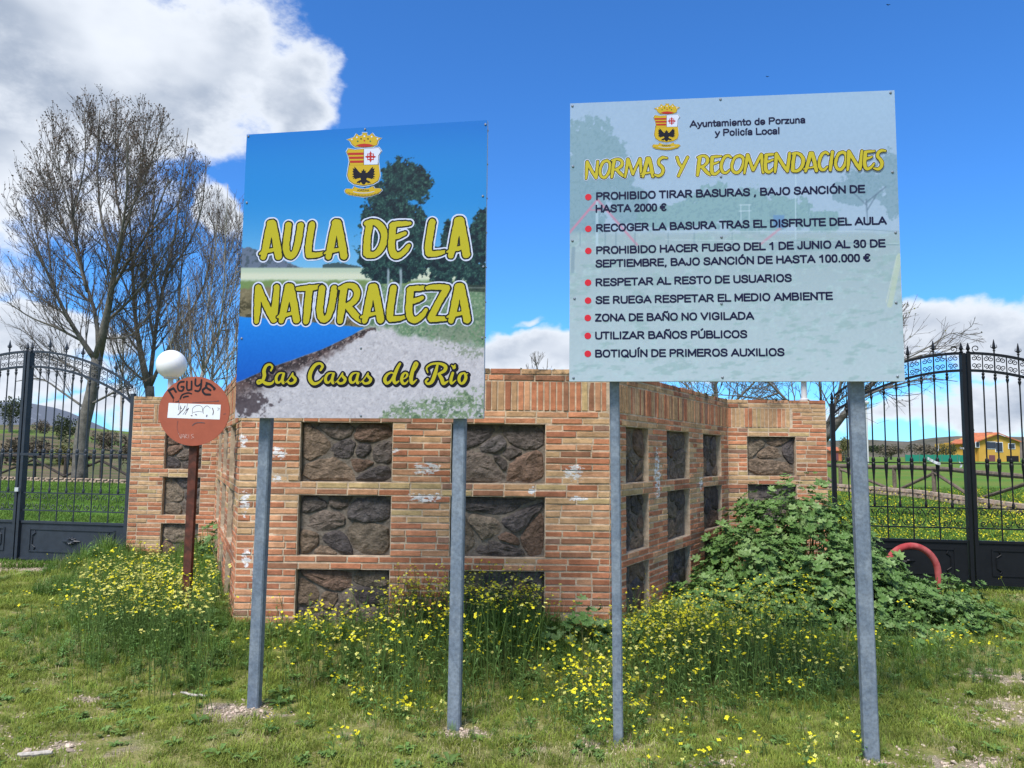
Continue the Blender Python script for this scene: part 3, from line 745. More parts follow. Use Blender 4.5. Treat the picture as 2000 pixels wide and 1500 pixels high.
for f, u0, u1, z0, z1 in openings:
    V, F = fbox(f, u0 - .004, u1 + .004, REC - .01, REC, z0 - .004, z1 + .004); obj('mortar_panel', V, F, 'mortar_dark', wall)
    w, h = u1 - u0, z1 - z0
    for c in rubble(w, h, rg, int(rg.integers(7, 11)) if w > .7 else int(rg.integers(5, 8))):
        P = np.array(c); cen = P.mean(0)
        area = .5 * abs(sum(P[k][0] * P[(k + 1) % len(P)][1] - P[(k + 1) % len(P)][0] * P[k][1] for k in range(len(P))))
        if area < .004: continue
        size = math.sqrt(area)
        d = P - cen; dl = np.linalg.norm(d, axis=1)[:, None]; P = cen + d * np.clip(1 - rg.uniform(.003, .012) / dl, .5, 1)
        for _ in range(2):
            Q = np.roll(P, -1, 0); P = np.stack([P * .78 + Q * .22, P * .22 + Q * .78], 1).reshape(-1, 2)
        if len(P) > 20: P = P[np.linspace(0, len(P) - 1, 20).astype(int)]
        P = P + rg.normal(size=P.shape) * size * .022
        P[:, 0] = np.clip(P[:, 0], .006, w - .006); P[:, 1] = np.clip(P[:, 1], .006, h - .006)
        cen = P.mean(0); k = len(P); th = rg.uniform(.012, .026); sd_ = int(rg.integers(1000)); tilt = rg.uniform(-.35, .35, 2)
        V = []
        for sc, hh in ((1.0, -.004), (.93, .55), (.72, .9), (.38, 1.0)):
            for q in P:
                r = cen + (q - cen) * sc; n = REC + max(-.004, th * hh + (float(fbm(np.array(r[0] * 17), np.array(r[1] * 23), sd_, 3)) - .5) * .034 * min(1, max(0, hh) * 1.3) + (np.dot(r - cen, tilt) * .25 if hh > 0 else 0))
                V.append(fp(f, min(max(u0 + r[0], .001), Ls[f] - .001), n, z0 + r[1]))
        V.append(fp(f, u0 + cen[0], REC + th + (float(fbm(np.array(cen[0] * 17), np.array(cen[1] * 23), sd_, 3)) - .5) * .034, z0 + cen[1]))
        F = [(a * k + b, a * k + (b + 1) % k, (a + 1) * k + (b + 1) % k, (a + 1) * k + b) for a in range(3) for b in range(k)] + [(3 * k + b, 3 * k + (b + 1) % k, 4 * k) for b in range(k)]
        col = np.array(STC[int(rg.integers(len(STC)))]) * rg.uniform(.75, 1.05) * np.array([1.16, 1.06, .96])
        o = obj('stone', V, F, 'stone', wall, vcols=np.repeat(col[None], len(V), 0)); nst += 1
print('bricks', len(bricks), 'stones', nst)

# ------------------------------------------------------------------ flat print: shapes from distance fields
def stroke_sdf(strokes, cell, pad, rough=0.0, seed=0):
    """strokes: list of (pts (n,2), radii (n,)) in metres; returns grid xs, ys, field"""
    allp = np.vstack([s[0] for s in strokes]); mr = max(float(np.max(s[1])) for s in strokes) + pad
    x0, y0 = allp.min(0) - mr; x1, y1 = allp.max(0) + mr
    xs = np.arange(x0, x1 + cell, cell); ys = np.arange(y0, y1 + cell, cell)
    D = np.full((len(ys), len(xs)), 1e3)
    for P, R in strokes:
        for i in range(len(P) - 1):
            a, b = P[i], P[i + 1]; ra, rb = R[i], R[i + 1]; m = max(ra, rb) + pad + 2 * cell
            i0 = max(0, int((min(a[0], b[0]) - m - x0) / cell)); i1 = min(len(xs), int((max(a[0], b[0]) + m - x0) / cell) + 2)
            j0 = max(0, int((min(a[1], b[1]) - m - y0) / cell)); j1 = min(len(ys), int((max(a[1], b[1]) + m - y0) / cell) + 2)
            X, Y = np.meshgrid(xs[i0:i1], ys[j0:j1]); ab = b - a; L2 = ab.dot(ab) + 1e-12
            t = np.clip(((X - a[0]) * ab[0] + (Y - a[1]) * ab[1]) / L2, 0, 1)
            d = np.hypot(X - a[0] - t * ab[0], Y - a[1] - t * ab[1]) - (ra + (rb - ra) * t)
            D[j0:j1, i0:i1] = np.minimum(D[j0:j1, i0:i1], d)
    if rough > 0:
        X, Y = np.meshgrid(xs, ys); D = D + (fbm(X * 60, Y * 60, seed, 3) - .5) * rough
    return xs, ys, D
def level_geo(xs, ys, D, lev):
    """filled region D < lev as polygons"""
    S = D - lev; V = {}; verts = []; faces = []
    def vid(key, p):
        k = V.get(key)
        if k is None: k = V[key] = len(verts); verts.append(p)
        return k
    inside = S < 0; ny, nx = S.shape
    cnt = inside[:-1, :-1].astype(int) + inside[1:, :-1] + inside[:-1, 1:] + inside[1:, 1:]
    for j in range(ny - 1):
        row = cnt[j]; i = 0; ii = np.nonzero(row)[0]
        if len(ii) == 0: continue
        run0 = None
        for i in ii:
            if row[i] == 4:
                if run0 is None: run0 = i
                if i + 1 >= nx - 1 or row[i + 1] != 4:
                    faces.append((vid((run0, j), (xs[run0], ys[j])), vid((i + 1, j), (xs[i + 1], ys[j])), vid((i + 1, j + 1), (xs[i + 1], ys[j + 1])), vid((run0, j + 1), (xs[run0], ys[j + 1])))); run0 = None
            else:
                c = [(i, j), (i + 1, j), (i + 1, j + 1), (i, j + 1)]; poly = []
                for k in range(4):
                    a, b = c[k], c[(k + 1) % 4]; sa, sb = S[a[1], a[0]], S[b[1], b[0]]
                    if sa < 0: poly.append(vid(a, (xs[a[0]], ys[a[1]])))
                    if (sa < 0) != (sb < 0):
                        t = sa / (sa - sb); p = (xs[a[0]] + (xs[b[0]] - xs[a[0]]) * t, ys[a[1]] + (ys[b[1]] - ys[a[1]]) * t)
                        poly.append(vid(('e',) + (min(a, b), max(a, b)), p))
                if len(poly) >= 3: faces.append(tuple(poly))
    return np.array(verts), faces
def spline(P, n=6):
    P = np.asarray(P, float)
    if len(P) < 3: return P
    Q = np.vstack([2 * P[0] - P[1], P, 2 * P[-1] - P[-2]]); out = []
    for i in range(1, len(Q) - 2):
        for k in range(n):
            t = k / n; a, b, c, d = Q[i - 1], Q[i], Q[i + 1], Q[i + 2]
            out.append(.5 * ((2 * b) + (-a + c) * t + (2 * a - 5 * b + 4 * c - d) * t * t + (-a + 3 * b - 3 * c + d) * t ** 3))
    out.append(P[-1]); return np.array(out)

class Board:
    """a flat board: local frame o + u*U + v*Zup, n towards the viewer"""
    def __init__(s, A, B, z0, z1):
        s.A = np.array([A[0], A[1], 0.]); d = np.array([B[0] - A[0], B[1] - A[1], 0.]); s.w = np.linalg.norm(d); s.U = d / s.w
        s.N = np.array([s.U[1], -s.U[0], 0.]); s.z0, s.z1 = z0, z1
    def P(s, uv, n=0.0):
        uv = np.asarray(uv, float); return s.A + uv[..., :1] * s.U + uv[..., 1:2] * np.array([0, 0, 1.]) + s.N * n
    def uv(s, px, py):
        d = ray(px, py); o = np.array([0, 0, EYE]); t = np.dot(s.A - o, s.N) / np.dot(d, s.N); q = o + d * t
        return np.array([np.dot(q - s.A, s.U), q[2]])
    def px(s, u, v):
        q = s.A[:, None, None] + u * s.U[:, None, None] + v * np.array([0, 0, 1.])[:, None, None]; return proj(q[0], q[1], q[2])
def flat(name, board, geo, n, m, parent):
    V, F = geo
    if len(V) == 0: return None
    return obj(name, board.P(V, n), F, m, parent)
def polygeo(pts):
    P = [Vector((p[0], p[1], 0)) for p in pts]; return np.array([(p.x, p.y) for p in P]), [tuple(t) for t in tessellate_polygon([P])]
def text_geo(body, off=0.0, shear=0.0):
    c = bpy.data.curves.new('text', 'FONT'); c.body = body; c.offset = off; c.shear = shear; c.resolution_u = 4
    c.space_character = 1.05
    o = bpy.data.objects.new('text', c); COL.objects.link(o); bpy.context.view_layer.update()
    me = bpy.data.meshes.new_from_object(o.evaluated_get(bpy.context.evaluated_depsgraph_get()))
    V = np.array([v.co[:2] for v in me.vertices]); F = [tuple(p.vertices) for p in me.polygons]
    bpy.data.objects.remove(o); bpy.data.curves.remove(c); bpy.data.meshes.remove(me)
    return V, F
def text_line(board, body, pl, pr, cap, m, parent, n=.0014, off=.022):
    """pl, pr: left and right end of the baseline; cap height in px"""
    V, F = text_geo(body, 0.0); V0, F0 = V, F; V_, F_, nn = [], [], []
    for k, (ex, ey) in enumerate([(0, 0), (off, off * .8), (-off, off * .8), (off, -off * .8), (-off, -off * .8), (off, 0), (-off, 0)]):
        F_ += [tuple(i + k * len(V0) for i in f) for f in F0]; V_.append(V0 + [ex, ey]); nn += [k * .00008] * len(V0)
    V = np.vstack(V_); F = F_; nn = np.array(nn)[:, None]; x0, x1 = V[:, 0].min(), V[:, 0].max()
    a, b = board.uv(*pl), board.uv(*pr); top = board.uv(pl[0], pl[1] - cap)
    L = np.linalg.norm(b - a); s = L / (x1 - x0); d = (b - a) / L; up = np.array([-d[1], d[0]]); hs = np.linalg.norm(top - a) / .71
    Q = a + (V[:, :1] - x0) * s * d + V[:, 1:2] * hs * up
    return obj('lettering', board.P(Q, 0) + (n + nn) * board.N, F, m, parent)

# ---- brush alphabet: strokes in a unit box (x right, y down), radius relative to the height
R1 = .088
GL = {
 'A': [([(.47, .13), (.36, .45), (.27, .72), (.19, .91)], [R1, .092, .086, .072]), ([(.56, .12), (.66, .40), (.74, .68), (.80, .89)], [.095, .092, .094, .09]), ([(.05, .83), (.22, .79), (.45, .76), (.72, .72)], [.030, .05, .05, .04]), ([(.47, .12), (.56, .12)], [.095, .095])],
 'U': [([(.30, .12), (.24, .40), (.20, .66), (.26, .84), (.40, .89), (.56, .80), (.68, .58), (.75, .34), (.80, .13)], [R1, R1, R1, R1, .085, .08, R1, R1, R1])],
 'L': [([(.42, .12), (.33, .42), (.26, .70), (.27, .86)], [R1, R1, .09, .085]), ([(.28, .88), (.5, .88), (.72, .865), (.93, .83)], [.075, .070, .062, .045])],
 'D': [([(.32, .14), (.24, .5), (.22, .86)], [R1, R1, R1]), ([(.20, .12), (.45, .09), (.68, .17), (.82, .34), (.83, .54), (.72, .74), (.52, .88), (.26, .90)], [.06, .075, .085, .09, .09, .085, .08, .075])],
 'E': [([(.90, .11), (.66, .12), (.42, .13), (.24, .16)], [.05, .065, .07, .07]), ([(.28, .16), (.24, .42), (.22, .66), (.27, .84), (.42, .91), (.60, .86), (.76, .76), (.86, .66)], [R1, R1, .09, .09, .08, .07, .065, .05]), ([(.28, .46), (.50, .42), (.72, .36)], [.06, .065, .05])],
 'N': [([(.17, .11), (.15, .4), (.13, .7), (.10, .93)], [R1, R1, .08, .06]), ([(.19, .14), (.36, .38), (.55, .65), (.74, .88)], [.085, .082, .085, .08]), ([(.86, .09), (.83, .36), (.79, .62), (.75, .88)], [.075, .08, R1, .085])],
 'T': [([(.04, .13), (.36, .12), (.68, .10), (.95, .07)], [.05, .065, .065, .05]), ([(.50, .12), (.45, .4), (.41, .68), (.37, .91)], [.085, R1, R1, .075])],
 'R': [([(.26, .14), (.20, .42), (.16, .68), (.11, .91)], [R1, R1, R1, .07]), ([(.10, .14), (.34, .08), (.58, .09), (.74, .20), (.72, .36), (.55, .49), (.34, .56)], [.045, .06, .075, .08, .08, .07, .065]), ([(.40, .56), (.56, .68), (.73, .80), (.92, .90)], [.075, .085, .085, .06])],
 'Z': [([(.06, .13), (.34, .11), (.62, .11), (.86, .14)], [.05, .065, .07, .08]), ([(.84, .16), (.62, .38), (.40, .62), (.20, .86)], [.085, .085, .085, .085]), ([(.22, .89), (.48, .88), (.72, .88), (.94, .86)], [.075, .068, .06, .045])],
 'O': [([(.62, .10), (.38, .18), (.22, .42), (.18, .66), (.30, .86), (.52, .88), (.72, .70), (.83, .44), (.80, .20), (.62, .10)], [.078] * 10)],
 'M': [([(.20, .12), (.15, .50), (.07, .93)], [.075, .078, .06]), ([(.22, .12), (.33, .45), (.44, .80)], [.075, .075, .07]), ([(.46, .80), (.62, .45), (.80, .10)], [.065, .07, .075]), ([(.82, .12), (.84, .5), (.88, .90)], [.075, .078, .07])],
 'S': [([(.88, .12), (.62, .10), (.40, .20), (.36, .36), (.52, .48), (.64, .62), (.58, .80), (.36, .90), (.10, .86)], [.05, .07, .075, .078, .08, .08, .075, .07, .05])],
 'Y': [([(.16, .10), (.28, .34), (.46, .50)], [.075, .075, .07]), ([(.90, .09), (.66, .40), (.45, .68), (.26, .93)], [.075, .078, .08, .07])],
 'C': [([(.88, .16), (.68, .09), (.42, .18), (.24, .42), (.20, .66), (.34, .86), (.58, .88), (.82, .74)], [.06, .07, .078, .08, .08, .078, .07, .05])],
 'I': [([(.62, .10), (.50, .5), (.38, .91)], [.08, .085, .075])],
}
GS = {  # bold italic script
 'a': [([(.80, .10), (.62, .04), (.34, .14), (.15, .48), (.20, .82), (.42, .86), (.64, .56), (.80, .14)], [.05, .05, .09, .12, .12, .08, .06, .10]), ([(.80, .12), (.68, .62), (.76, .92), (1.0, .74)], [.11, .12, .10, .03])],
 's': [([(.0, .92), (.30, .60), (.62, .08)], [.03, .05, .06]), ([(.60, .10), (.62, .34), (.84, .62), (.70, .92), (.36, 1.0), (.22, .86)], [.06, .11, .13, .11, .09, .10])],
 'e': [([(.18, .60), (.60, .46), (.78, .20), (.58, .04), (.30, .20), (.14, .60), (.28, .92), (.60, .94), (.98, .60)], [.04, .06, .09, .07, .11, .13, .12, .08, .03])],
 'o': [([(.55, .04), (.26, .20), (.12, .60), (.30, .94), (.60, .86), (.82, .44), (.70, .08), (.55, .04)], [.07, .12, .13, .09, .12, .13, .09, .07]), ([(.78, .16), (1.0, .10)], [.05, .03])],
 'i': [([(.40, .04), (.22, .62), (.30, .94), (.70, .66)], [.11, .13, .10, .03])],
 'l': [([(.12, .66), (.62, .34), (.86, .08), (.66, .03), (.42, .40), (.28, .78), (.40, .96), (.80, .80)], [.02, .035, .05, .05, .08, .085, .065, .02])],
 'd': [([(.62, .50), (.44, .46), (.20, .58), (.08, .80), (.20, .96), (.42, .86), (.62, .58)], [.03, .04, .06, .08, .07, .05, .04]), ([(.98, .04), (.80, .30), (.62, .72), (.70, .95), (.96, .84)], [.055, .075, .08, .065, .02])],
 'L': [([(.80, .32), (.88, .14), (.74, .02), (.52, .10), (.40, .34), (.42, .58), (.30, .84), (.08, .96), (.02, .86), (.20, .80), (.52, .96), (.82, .96), (1.0, .80)], [.045, .045, .05, .07, .088, .088, .07, .055, .045, .05, .08, .06, .03])],
 'C': [([(.78, .34), (.90, .16), (.74, .03), (.44, .12), (.18, .44), (.14, .76), (.36, .97), (.70, .90), (.98, .66)], [.05, .06, .05, .075, .09, .09, .075, .045, .02])],
 'R': [([(.52, .10), (.42, .50), (.28, .88), (.10, .98), (.02, .86), (.10, .76)], [.05, .085, .08, .05, .045, .045]), ([(.10, .44), (.06, .22), (.28, .05), (.62, .03), (.86, .16), (.82, .36), (.56, .52)], [.03, .04, .045, .055, .08, .075, .045]), ([(.58, .52), (.70, .74), (.78, .96), (1.0, .84)], [.06, .085, .075, .02])],
}
def glyph_strokes(board, gl, ch, bx, m=6, rs=1.0):
    x0, y0, x1, y1 = bx; out = []
    a = board.uv(x0, y0); b = board.uv(x0, y1); H = np.linalg.norm(a - b)
    for P, R in gl[ch]:
        P = np.array(P, float); R = np.array(R, float)
        Q = np.array([board.uv(x0 + (x1 - x0) * p[0], y0 + (y1 - y0) * p[1]) for p in P])
        T = spline(np.column_stack([Q, R * H * rs]), m); out.append((T[:, :2], T[:, 2]))
    return out

# ---- crest, traced as a drawing ten times its size
def crest(board, parent, fx, fy, tiny):
    """fx, fy map drawing coordinates to the photograph's frame"""
    e = thing('crest', None, None); COL.objects.unlink(e); bpy.data.objects.remove(e)
    def P(pts): return [tuple(board.uv(fx(x), fy(y))) for x, y in pts]
    def put(name, pts, n, m, par=None): return flat(name, board, polygeo(P(pts)), n, m, par or root)
    def grow(pts, k):
        c = np.mean(pts, 0); return [tuple(c + (np.array(p) - c) * (1 + k / max(1, np.linalg.norm(np.array(p) - c)))) for p in pts]
    shield = [(205, 400), (330, 425), (500, 408), (680, 395), (800, 380), (855, 455), (800, 540), (790, 660), (810, 800), (825, 930), (790, 1040), (690, 1100), (500, 1135), (310, 1100), (215, 1030), (180, 930), (200, 800), (225, 660), (205, 560), (165, 470)]
    crown = [(180, 225), (260, 200), (320, 180), (365, 110), (420, 160), (480, 140), (475, 95), (570, 95), (570, 145), (620, 150), (670, 98), (720, 160), (780, 185), (855, 195), (790, 250), (770, 330), (680, 375), (500, 385), (340, 375), (270, 320), (240, 260)]
    rib = [(130, 1225), (165, 1185), (290, 1190), (320, 1140), (400, 1175), (500, 1190), (600, 1175), (690, 1135), (720, 1180), (830, 1180), (870, 1215), (800, 1285), (640, 1335), (500, 1350), (350, 1330), (220, 1310), (150, 1270)]
    root = flat('crest', board, polygeo(P(grow(shield, 16))), .0012, 'ink_pale', parent)
    put('crest_outline', grow(crown, 14), .0012, 'ink_pale'); put('crest_outline', grow(rib, 12), .0012, 'ink_pale')
    put('shield', shield, .0018, 'ink_dark'); 
    put('shield_base', [(222, 730), (795, 722), (812, 810), (820, 930), (785, 1030), (690, 1090), (500, 1125), (312, 1090), (222, 1022), (192, 930), (208, 810)], .0024, 'ink_gold')
    put('quarter_gold', [(208, 408), (330, 433), (505, 414), (505, 722), (236, 728), (232, 660), (212, 560), (178, 470)], .0024, 'ink_gold')
    put('quarter_white', [(513, 412), (680, 402), (796, 388), (845, 455), (792, 540), (780, 714), (513, 720)], .0024, 'ink_white')
    for y0, xl in ((488, 195), (565, 218), (642, 235)): put('red_bar', [(xl, y0), (503, y0 - 6), (503, y0 + 38), (xl + 8, y0 + 42)], .003, 'ink_red')
    cx, cy = 640, 565
    R_ = lambda r, a: (cx + r * math.cos(a), cy + r * math.sin(a))
    put('red_cross', [R_(112 if k % 4 == 0 else (66 if k % 4 != 2 else 92), k * PI / 8) for k in range(16)], .003, 'ink_red')
    for k in range(4):
        a = PI / 4 + k * PI / 2; c0 = (cx + 46 * math.cos(a), cy + 46 * math.sin(a)); put('cross_gap', [(c0[0] + 17 * math.cos(b), c0[1] + 17 * math.sin(b)) for b in np.linspace(0, 2 * PI, 7)[:-1]], .0036, 'ink_white')
    half = [(505, 800), (480, 845), (455, 830), (470, 870), (440, 880), (400, 840), (360, 790), (320, 755), (328, 800), (290, 790), (305, 840), (285, 850), (310, 885), (280, 905), (318, 930), (278, 960), (325, 965), (290, 995), (340, 985), (335, 1005), (390, 985), (440, 975), (455, 1010), (380, 1050), (365, 1085), (400, 1070), (420, 1090), (440, 1060), (465, 1070), (480, 1100)]
    eagle = half + [(505, 1108)] + [(1010 - x, y) for x, y in half[::-1]]
    put('eagle', eagle, .003, 'ink_black')
    put('crown', crown, .0018, 'ink_dark'); put('crown_gold', grow(crown, -9), .0024, 'ink_gold')
    put('crown_cap', [(350, 345), (430, 318), (520, 308), (610, 316), (710, 342), (630, 366), (500, 374), (420, 366)], .003, 'ink_red')
    for x, y, m in ((372, 185, 'ink_white'), (520, 165, 'ink_white'), (662, 172, 'ink_white'), (275, 225, 'ink_white'), (775, 215, 'ink_white'), (390, 262, 'ink_green'), (520, 250, 'ink_red'), (635, 262, 'ink_green'), (455, 215, 'ink_dark'), (590, 215, 'ink_dark')):
        put('jewel', [(x + 17 * math.cos(b), y + 17 * math.sin(b)) for b in np.linspace(0, 2 * PI, 7)[:-1]], .003, m)
    put('ribbon', rib, .0018, 'ink_dark'); put('ribbon_gold', grow(rib, -10), .0024, 'ink_gold')
    put('ribbon_fold', [(300, 1240), (400, 1262), (500, 1268), (600, 1262), (715, 1236), (715, 1246), (600, 1274), (500, 1280), (400, 1274), (300, 1252)], .003, 'ink_pale')
    V, F = text_geo('PORZUNA', .02); x0, x1 = V[:, 0].min(), V[:, 0].max()
    Q = np.array([board.uv(fx(385 + (v[0] - x0) / (x1 - x0) * 230), fy(1238 - v[1] * 52)) for v in V]); flat('lettering', board, (Q, F), .003, 'ink_dark', root)
    rg = np.random.default_rng(2); mk_ = []
    for k in range(22):
        x = 195 + k * 28.5; yb = 1262 + 55 * (1 - ((x - 500) / 320) ** 2) - 12
        V, F = polygeo(P([(x, yb), (x + 12, yb), (x + 12, yb + 26), (x + rg.uniform(0, 6), yb + 26)])); mk_.append((np.column_stack([V, V[:, 0] * 0]), F))
    V, F = cat_geo(mk_); flat('ribbon_script', board, (V[:, :2], F), .003, 'ink_dark', root)
    return root
LITK = np.array([.80, .78, .81])      # print reflectance that reads as a given screen tone in daylight
def ink(name, rgb, k=LITK): mat(name, tuple(np.clip(lin(rgb) * k, 0, .82)), rough=.5, spec=.18)
# ---- plain sans lettering drawn with an even stroke: (advance, [(curved, points)])
def _L(*p): return (0, p)
def _C(*p): return (1, p)
_O = ((.41, .93), (.20, .85), (.09, .5), (.20, .15), (.41, .07), (.62, .15), (.73, .5), (.62, .85), (.41, .93))
_P = _C((.1, .92), (.30, .92), (.46, .92), (.60, .82), (.61, .65), (.48, .50), (.30, .49), (.1, .49))
_n = [_L((.09, .07), (.09, .62)), _C((.09, .48), (.20, .63), (.35, .63), (.43, .50)), _L((.43, .50), (.43, .07))]
_o = _C((.29, .65), (.13, .58), (.08, .36), (.13, .14), (.29, .06), (.45, .14), (.50, .36), (.45, .58), (.29, .65))
_a = [_C((.08, .52), (.16, .64), (.32, .65), (.43, .55), (.44, .40)), _L((.44, .45), (.44, .07)), _C((.44, .38), (.26, .36), (.10, .30), (.08, .16), (.20, .06), (.34, .10), (.44, .22))]
SANS = {'A': (.80, [_L((.06, .08), (.40, .92), (.74, .08)), _L((.19, .33), (.61, .33))]), 'B': (.74, [_L((.1, .08), (.1, .92)), _C((.1, .92), (.30, .92), (.46, .92), (.58, .82), (.58, .63), (.46, .53), (.30, .53), (.1, .53)), _C((.30, .53), (.48, .53), (.64, .43), (.64, .19), (.48, .08), (.30, .08), (.1, .08))]),
 'C': (.78, [_C((.70, .70), (.58, .88), (.38, .93), (.18, .82), (.09, .5), (.18, .18), (.38, .07), (.58, .12), (.70, .30))]), 'D': (.78, [_L((.1, .08), (.1, .92)), _C((.1, .92), (.34, .92), (.58, .82), (.69, .5), (.58, .18), (.34, .08), (.1, .08))]),
 'E': (.70, [_L((.62, .92), (.1, .92), (.1, .08), (.64, .08)), _L((.1, .52), (.58, .52))]), 'F': (.64, [_L((.60, .92), (.1, .92), (.1, .08)), _L((.1, .50), (.52, .50))]),
 'G': (.82, [_C((.71, .72), (.58, .88), (.38, .93), (.18, .82), (.09, .5), (.18, .18), (.40, .07), (.60, .12), (.72, .24)), _L((.72, .22), (.72, .45), (.45, .45))]), 'H': (.77, [_L((.1, .08), (.1, .92)), _L((.67, .08), (.67, .92)), _L((.1, .53), (.67, .53))]),
 'I': (.30, [_L((.15, .08), (.15, .92))]), 'J': (.58, [_L((.46, .92), (.46, .32)), _C((.46, .32), (.42, .14), (.27, .07), (.12, .13), (.08, .30))]), 'L': (.62, [_L((.1, .92), (.1, .08), (.58, .08))]), 'M': (.88, [_L((.1, .08), (.1, .92), (.44, .20), (.78, .92), (.78, .08))]),
 'N': (.77, [_L((.1, .08), (.1, .92), (.67, .08), (.67, .92))]), 'O': (.82, [_C(*_O)]), 'P': (.70, [_L((.1, .08), (.1, .92)), _P]), 'Q': (.82, [_C(*_O), _L((.50, .24), (.74, .02))]), 'R': (.76, [_L((.1, .08), (.1, .92)), _P, _L((.36, .49), (.66, .08))]),
 'S': (.72, [_C((.62, .72), (.54, .88), (.36, .93), (.17, .86), (.12, .70), (.22, .57), (.44, .50), (.60, .40), (.62, .22), (.48, .09), (.28, .07), (.12, .15), (.08, .30))]), 'T': (.68, [_L((.05, .92), (.63, .92)), _L((.34, .92), (.34, .08))]),
 'U': (.77, [_L((.1, .92), (.1, .36)), _C((.1, .36), (.16, .14), (.38, .07), (.61, .14), (.67, .36)), _L((.67, .36), (.67, .92))]), 'V': (.76, [_L((.06, .92), (.38, .10), (.70, .92))]), 'X': (.74, [_L((.07, .92), (.67, .08)), _L((.67, .92), (.07, .08))]), 'Z': (.68, [_L((.09, .92), (.58, .92), (.08, .08), (.61, .08))]),
 '0': (.60, [_C((.30, .93), (.14, .84), (.09, .5), (.14, .16), (.30, .07), (.46, .16), (.51, .5), (.46, .84), (.30, .93))]), '1': (.60, [_L((.12, .72), (.25, .78), (.36, .92), (.36, .08))]), '2': (.60, [_C((.09, .68), (.14, .86), (.30, .93), (.47, .84), (.49, .66), (.38, .46), (.22, .28), (.10, .08)), _L((.10, .08), (.52, .08))]),
 '3': (.60, [_C((.09, .70), (.16, .88), (.30, .93), (.46, .84), (.45, .64), (.28, .54)), _C((.28, .54), (.46, .46), (.51, .28), (.42, .11), (.27, .07), (.13, .13), (.08, .28))]), '.': (.30, [_L((.15, .08), (.15, .09))]), ',': (.30, [_L((.16, .08), (.16, .04), (.11, -.10))]),
 '€': (.64, [_C((.58, .80), (.48, .91), (.34, .92), (.22, .82), (.16, .5), (.22, .18), (.34, .08), (.48, .09), (.58, .20)), _L((.04, .59), (.46, .59)), _L((.04, .41), (.42, .41))]),
 'a': (.54, _a), 'c': (.54, [_C((.46, .50), (.36, .65), (.18, .62), (.08, .36), (.18, .10), (.36, .06), (.46, .22))]), 'd': (.58, [_L((.48, .92), (.48, .07)), _C((.48, .50), (.34, .65), (.16, .60), (.08, .36), (.16, .12), (.34, .06), (.48, .22))]),
 'e': (.56, [_L((.08, .34), (.48, .34)), _C((.48, .34), (.44, .56), (.29, .65), (.13, .58), (.08, .36), (.13, .13), (.29, .06), (.47, .19))]), 'i': (.24, [_L((.12, .07), (.12, .62)), _L((.12, .88), (.12, .89))]), 'l': (.24, [_L((.12, .07), (.12, .92))]),
 'm': (.82, _n[:2] + [_L((.40, .52), (.40, .07)), _C((.40, .48), (.50, .63), (.64, .63), (.72, .50)), _L((.72, .50), (.72, .07))]), 'n': (.54, _n), 'o': (.58, [_o]), 'r': (.36, [_L((.09, .07), (.09, .62)), _C((.09, .42), (.18, .60), (.34, .63))]),
 't': (.34, [_L((.15, .85), (.15, .16)), _C((.15, .16), (.20, .07), (.30, .08)), _L((.03, .62), (.29, .62))]), 'u': (.54, [_L((.09, .62), (.09, .24)), _C((.09, .24), (.17, .08), (.33, .08), (.43, .22)), _L((.43, .62), (.43, .07))]), 'y': (.52, [_L((.05, .62), (.27, .08)), _L((.48, .62), (.27, .08), (.18, -.14), (.06, -.18))]), 'z': (.50, [_L((.07, .61), (.42, .61), (.07, .08), (.44, .08))])}
for ch_, b_, dx_ in (('Ó', 'O', .41), ('Í', 'I', .15), ('Ú', 'U', .38)): SANS[ch_] = (SANS[b_][0], SANS[b_][1] + [_L((dx_ - .04, 1.08), (dx_ + .09, 1.22))])
SANS['Ñ'] = (.77, SANS['N'][1] + [_C((.22, 1.08), (.30, 1.17), (.46, 1.09), (.55, 1.18))]); SANS['í'] = (.26, [_L((.12, .07), (.12, .62)), _L((.11, .80), (.21, .92))])
def sans_line(board, body, pl, pr, cap, m, parent, n=.0014, wgt=.108):
    a, b = board.uv(*pl), board.uv(*pr); top = board.uv(pl[0], pl[1] - cap); d = (b - a) / np.linalg.norm(b - a); up = np.array([-d[1], d[0]]); hs = np.linalg.norm(top - a)
    x = 0.0; raw = []
    for ch in body:
        if ch == ' ': x += .31; continue
        w, ss_ = SANS[ch]; raw += [(c, [(x + p[0], p[1]) for p in pts]) for c, pts in ss_]; x += w + .015
    ws = np.linalg.norm(b - a) / x; st = []
    for c, pts in raw:
        Q = np.array([a + d * p[0] * ws + up * p[1] * hs for p in pts]); Q = spline(Q, 4) if c else Q; st.append((Q, np.full(len(Q), wgt * hs)))
    xs, ys, D = stroke_sdf(st, .0014, .005); return flat('lettering', board, level_geo(xs, ys, D, 0), n, m, parent)
ink('ink_pale', (190, 205, 225)); ink('ink_white', (210, 220, 240)); ink('ink_gold', (200, 170, 35)); ink('ink_red', (180, 45, 40)); ink('ink_green', (60, 110, 60))
ink('ink_dark', (70, 65, 20)); ink('ink_black', (14, 12, 30)); ink('ink_navy', (22, 22, 58)); ink('ink_yellow', (184, 176, 34)); ink('ink_halo', (205, 215, 235)); ink('ink_outline', (22, 26, 14))
ink('ink_yellow2', (192, 180, 48)); ink('ink_bullet', (212, 45, 60)); ink('ink_shadow', (20, 18, 30))
mat('print', attr='col', rough=.5, spec=.18)

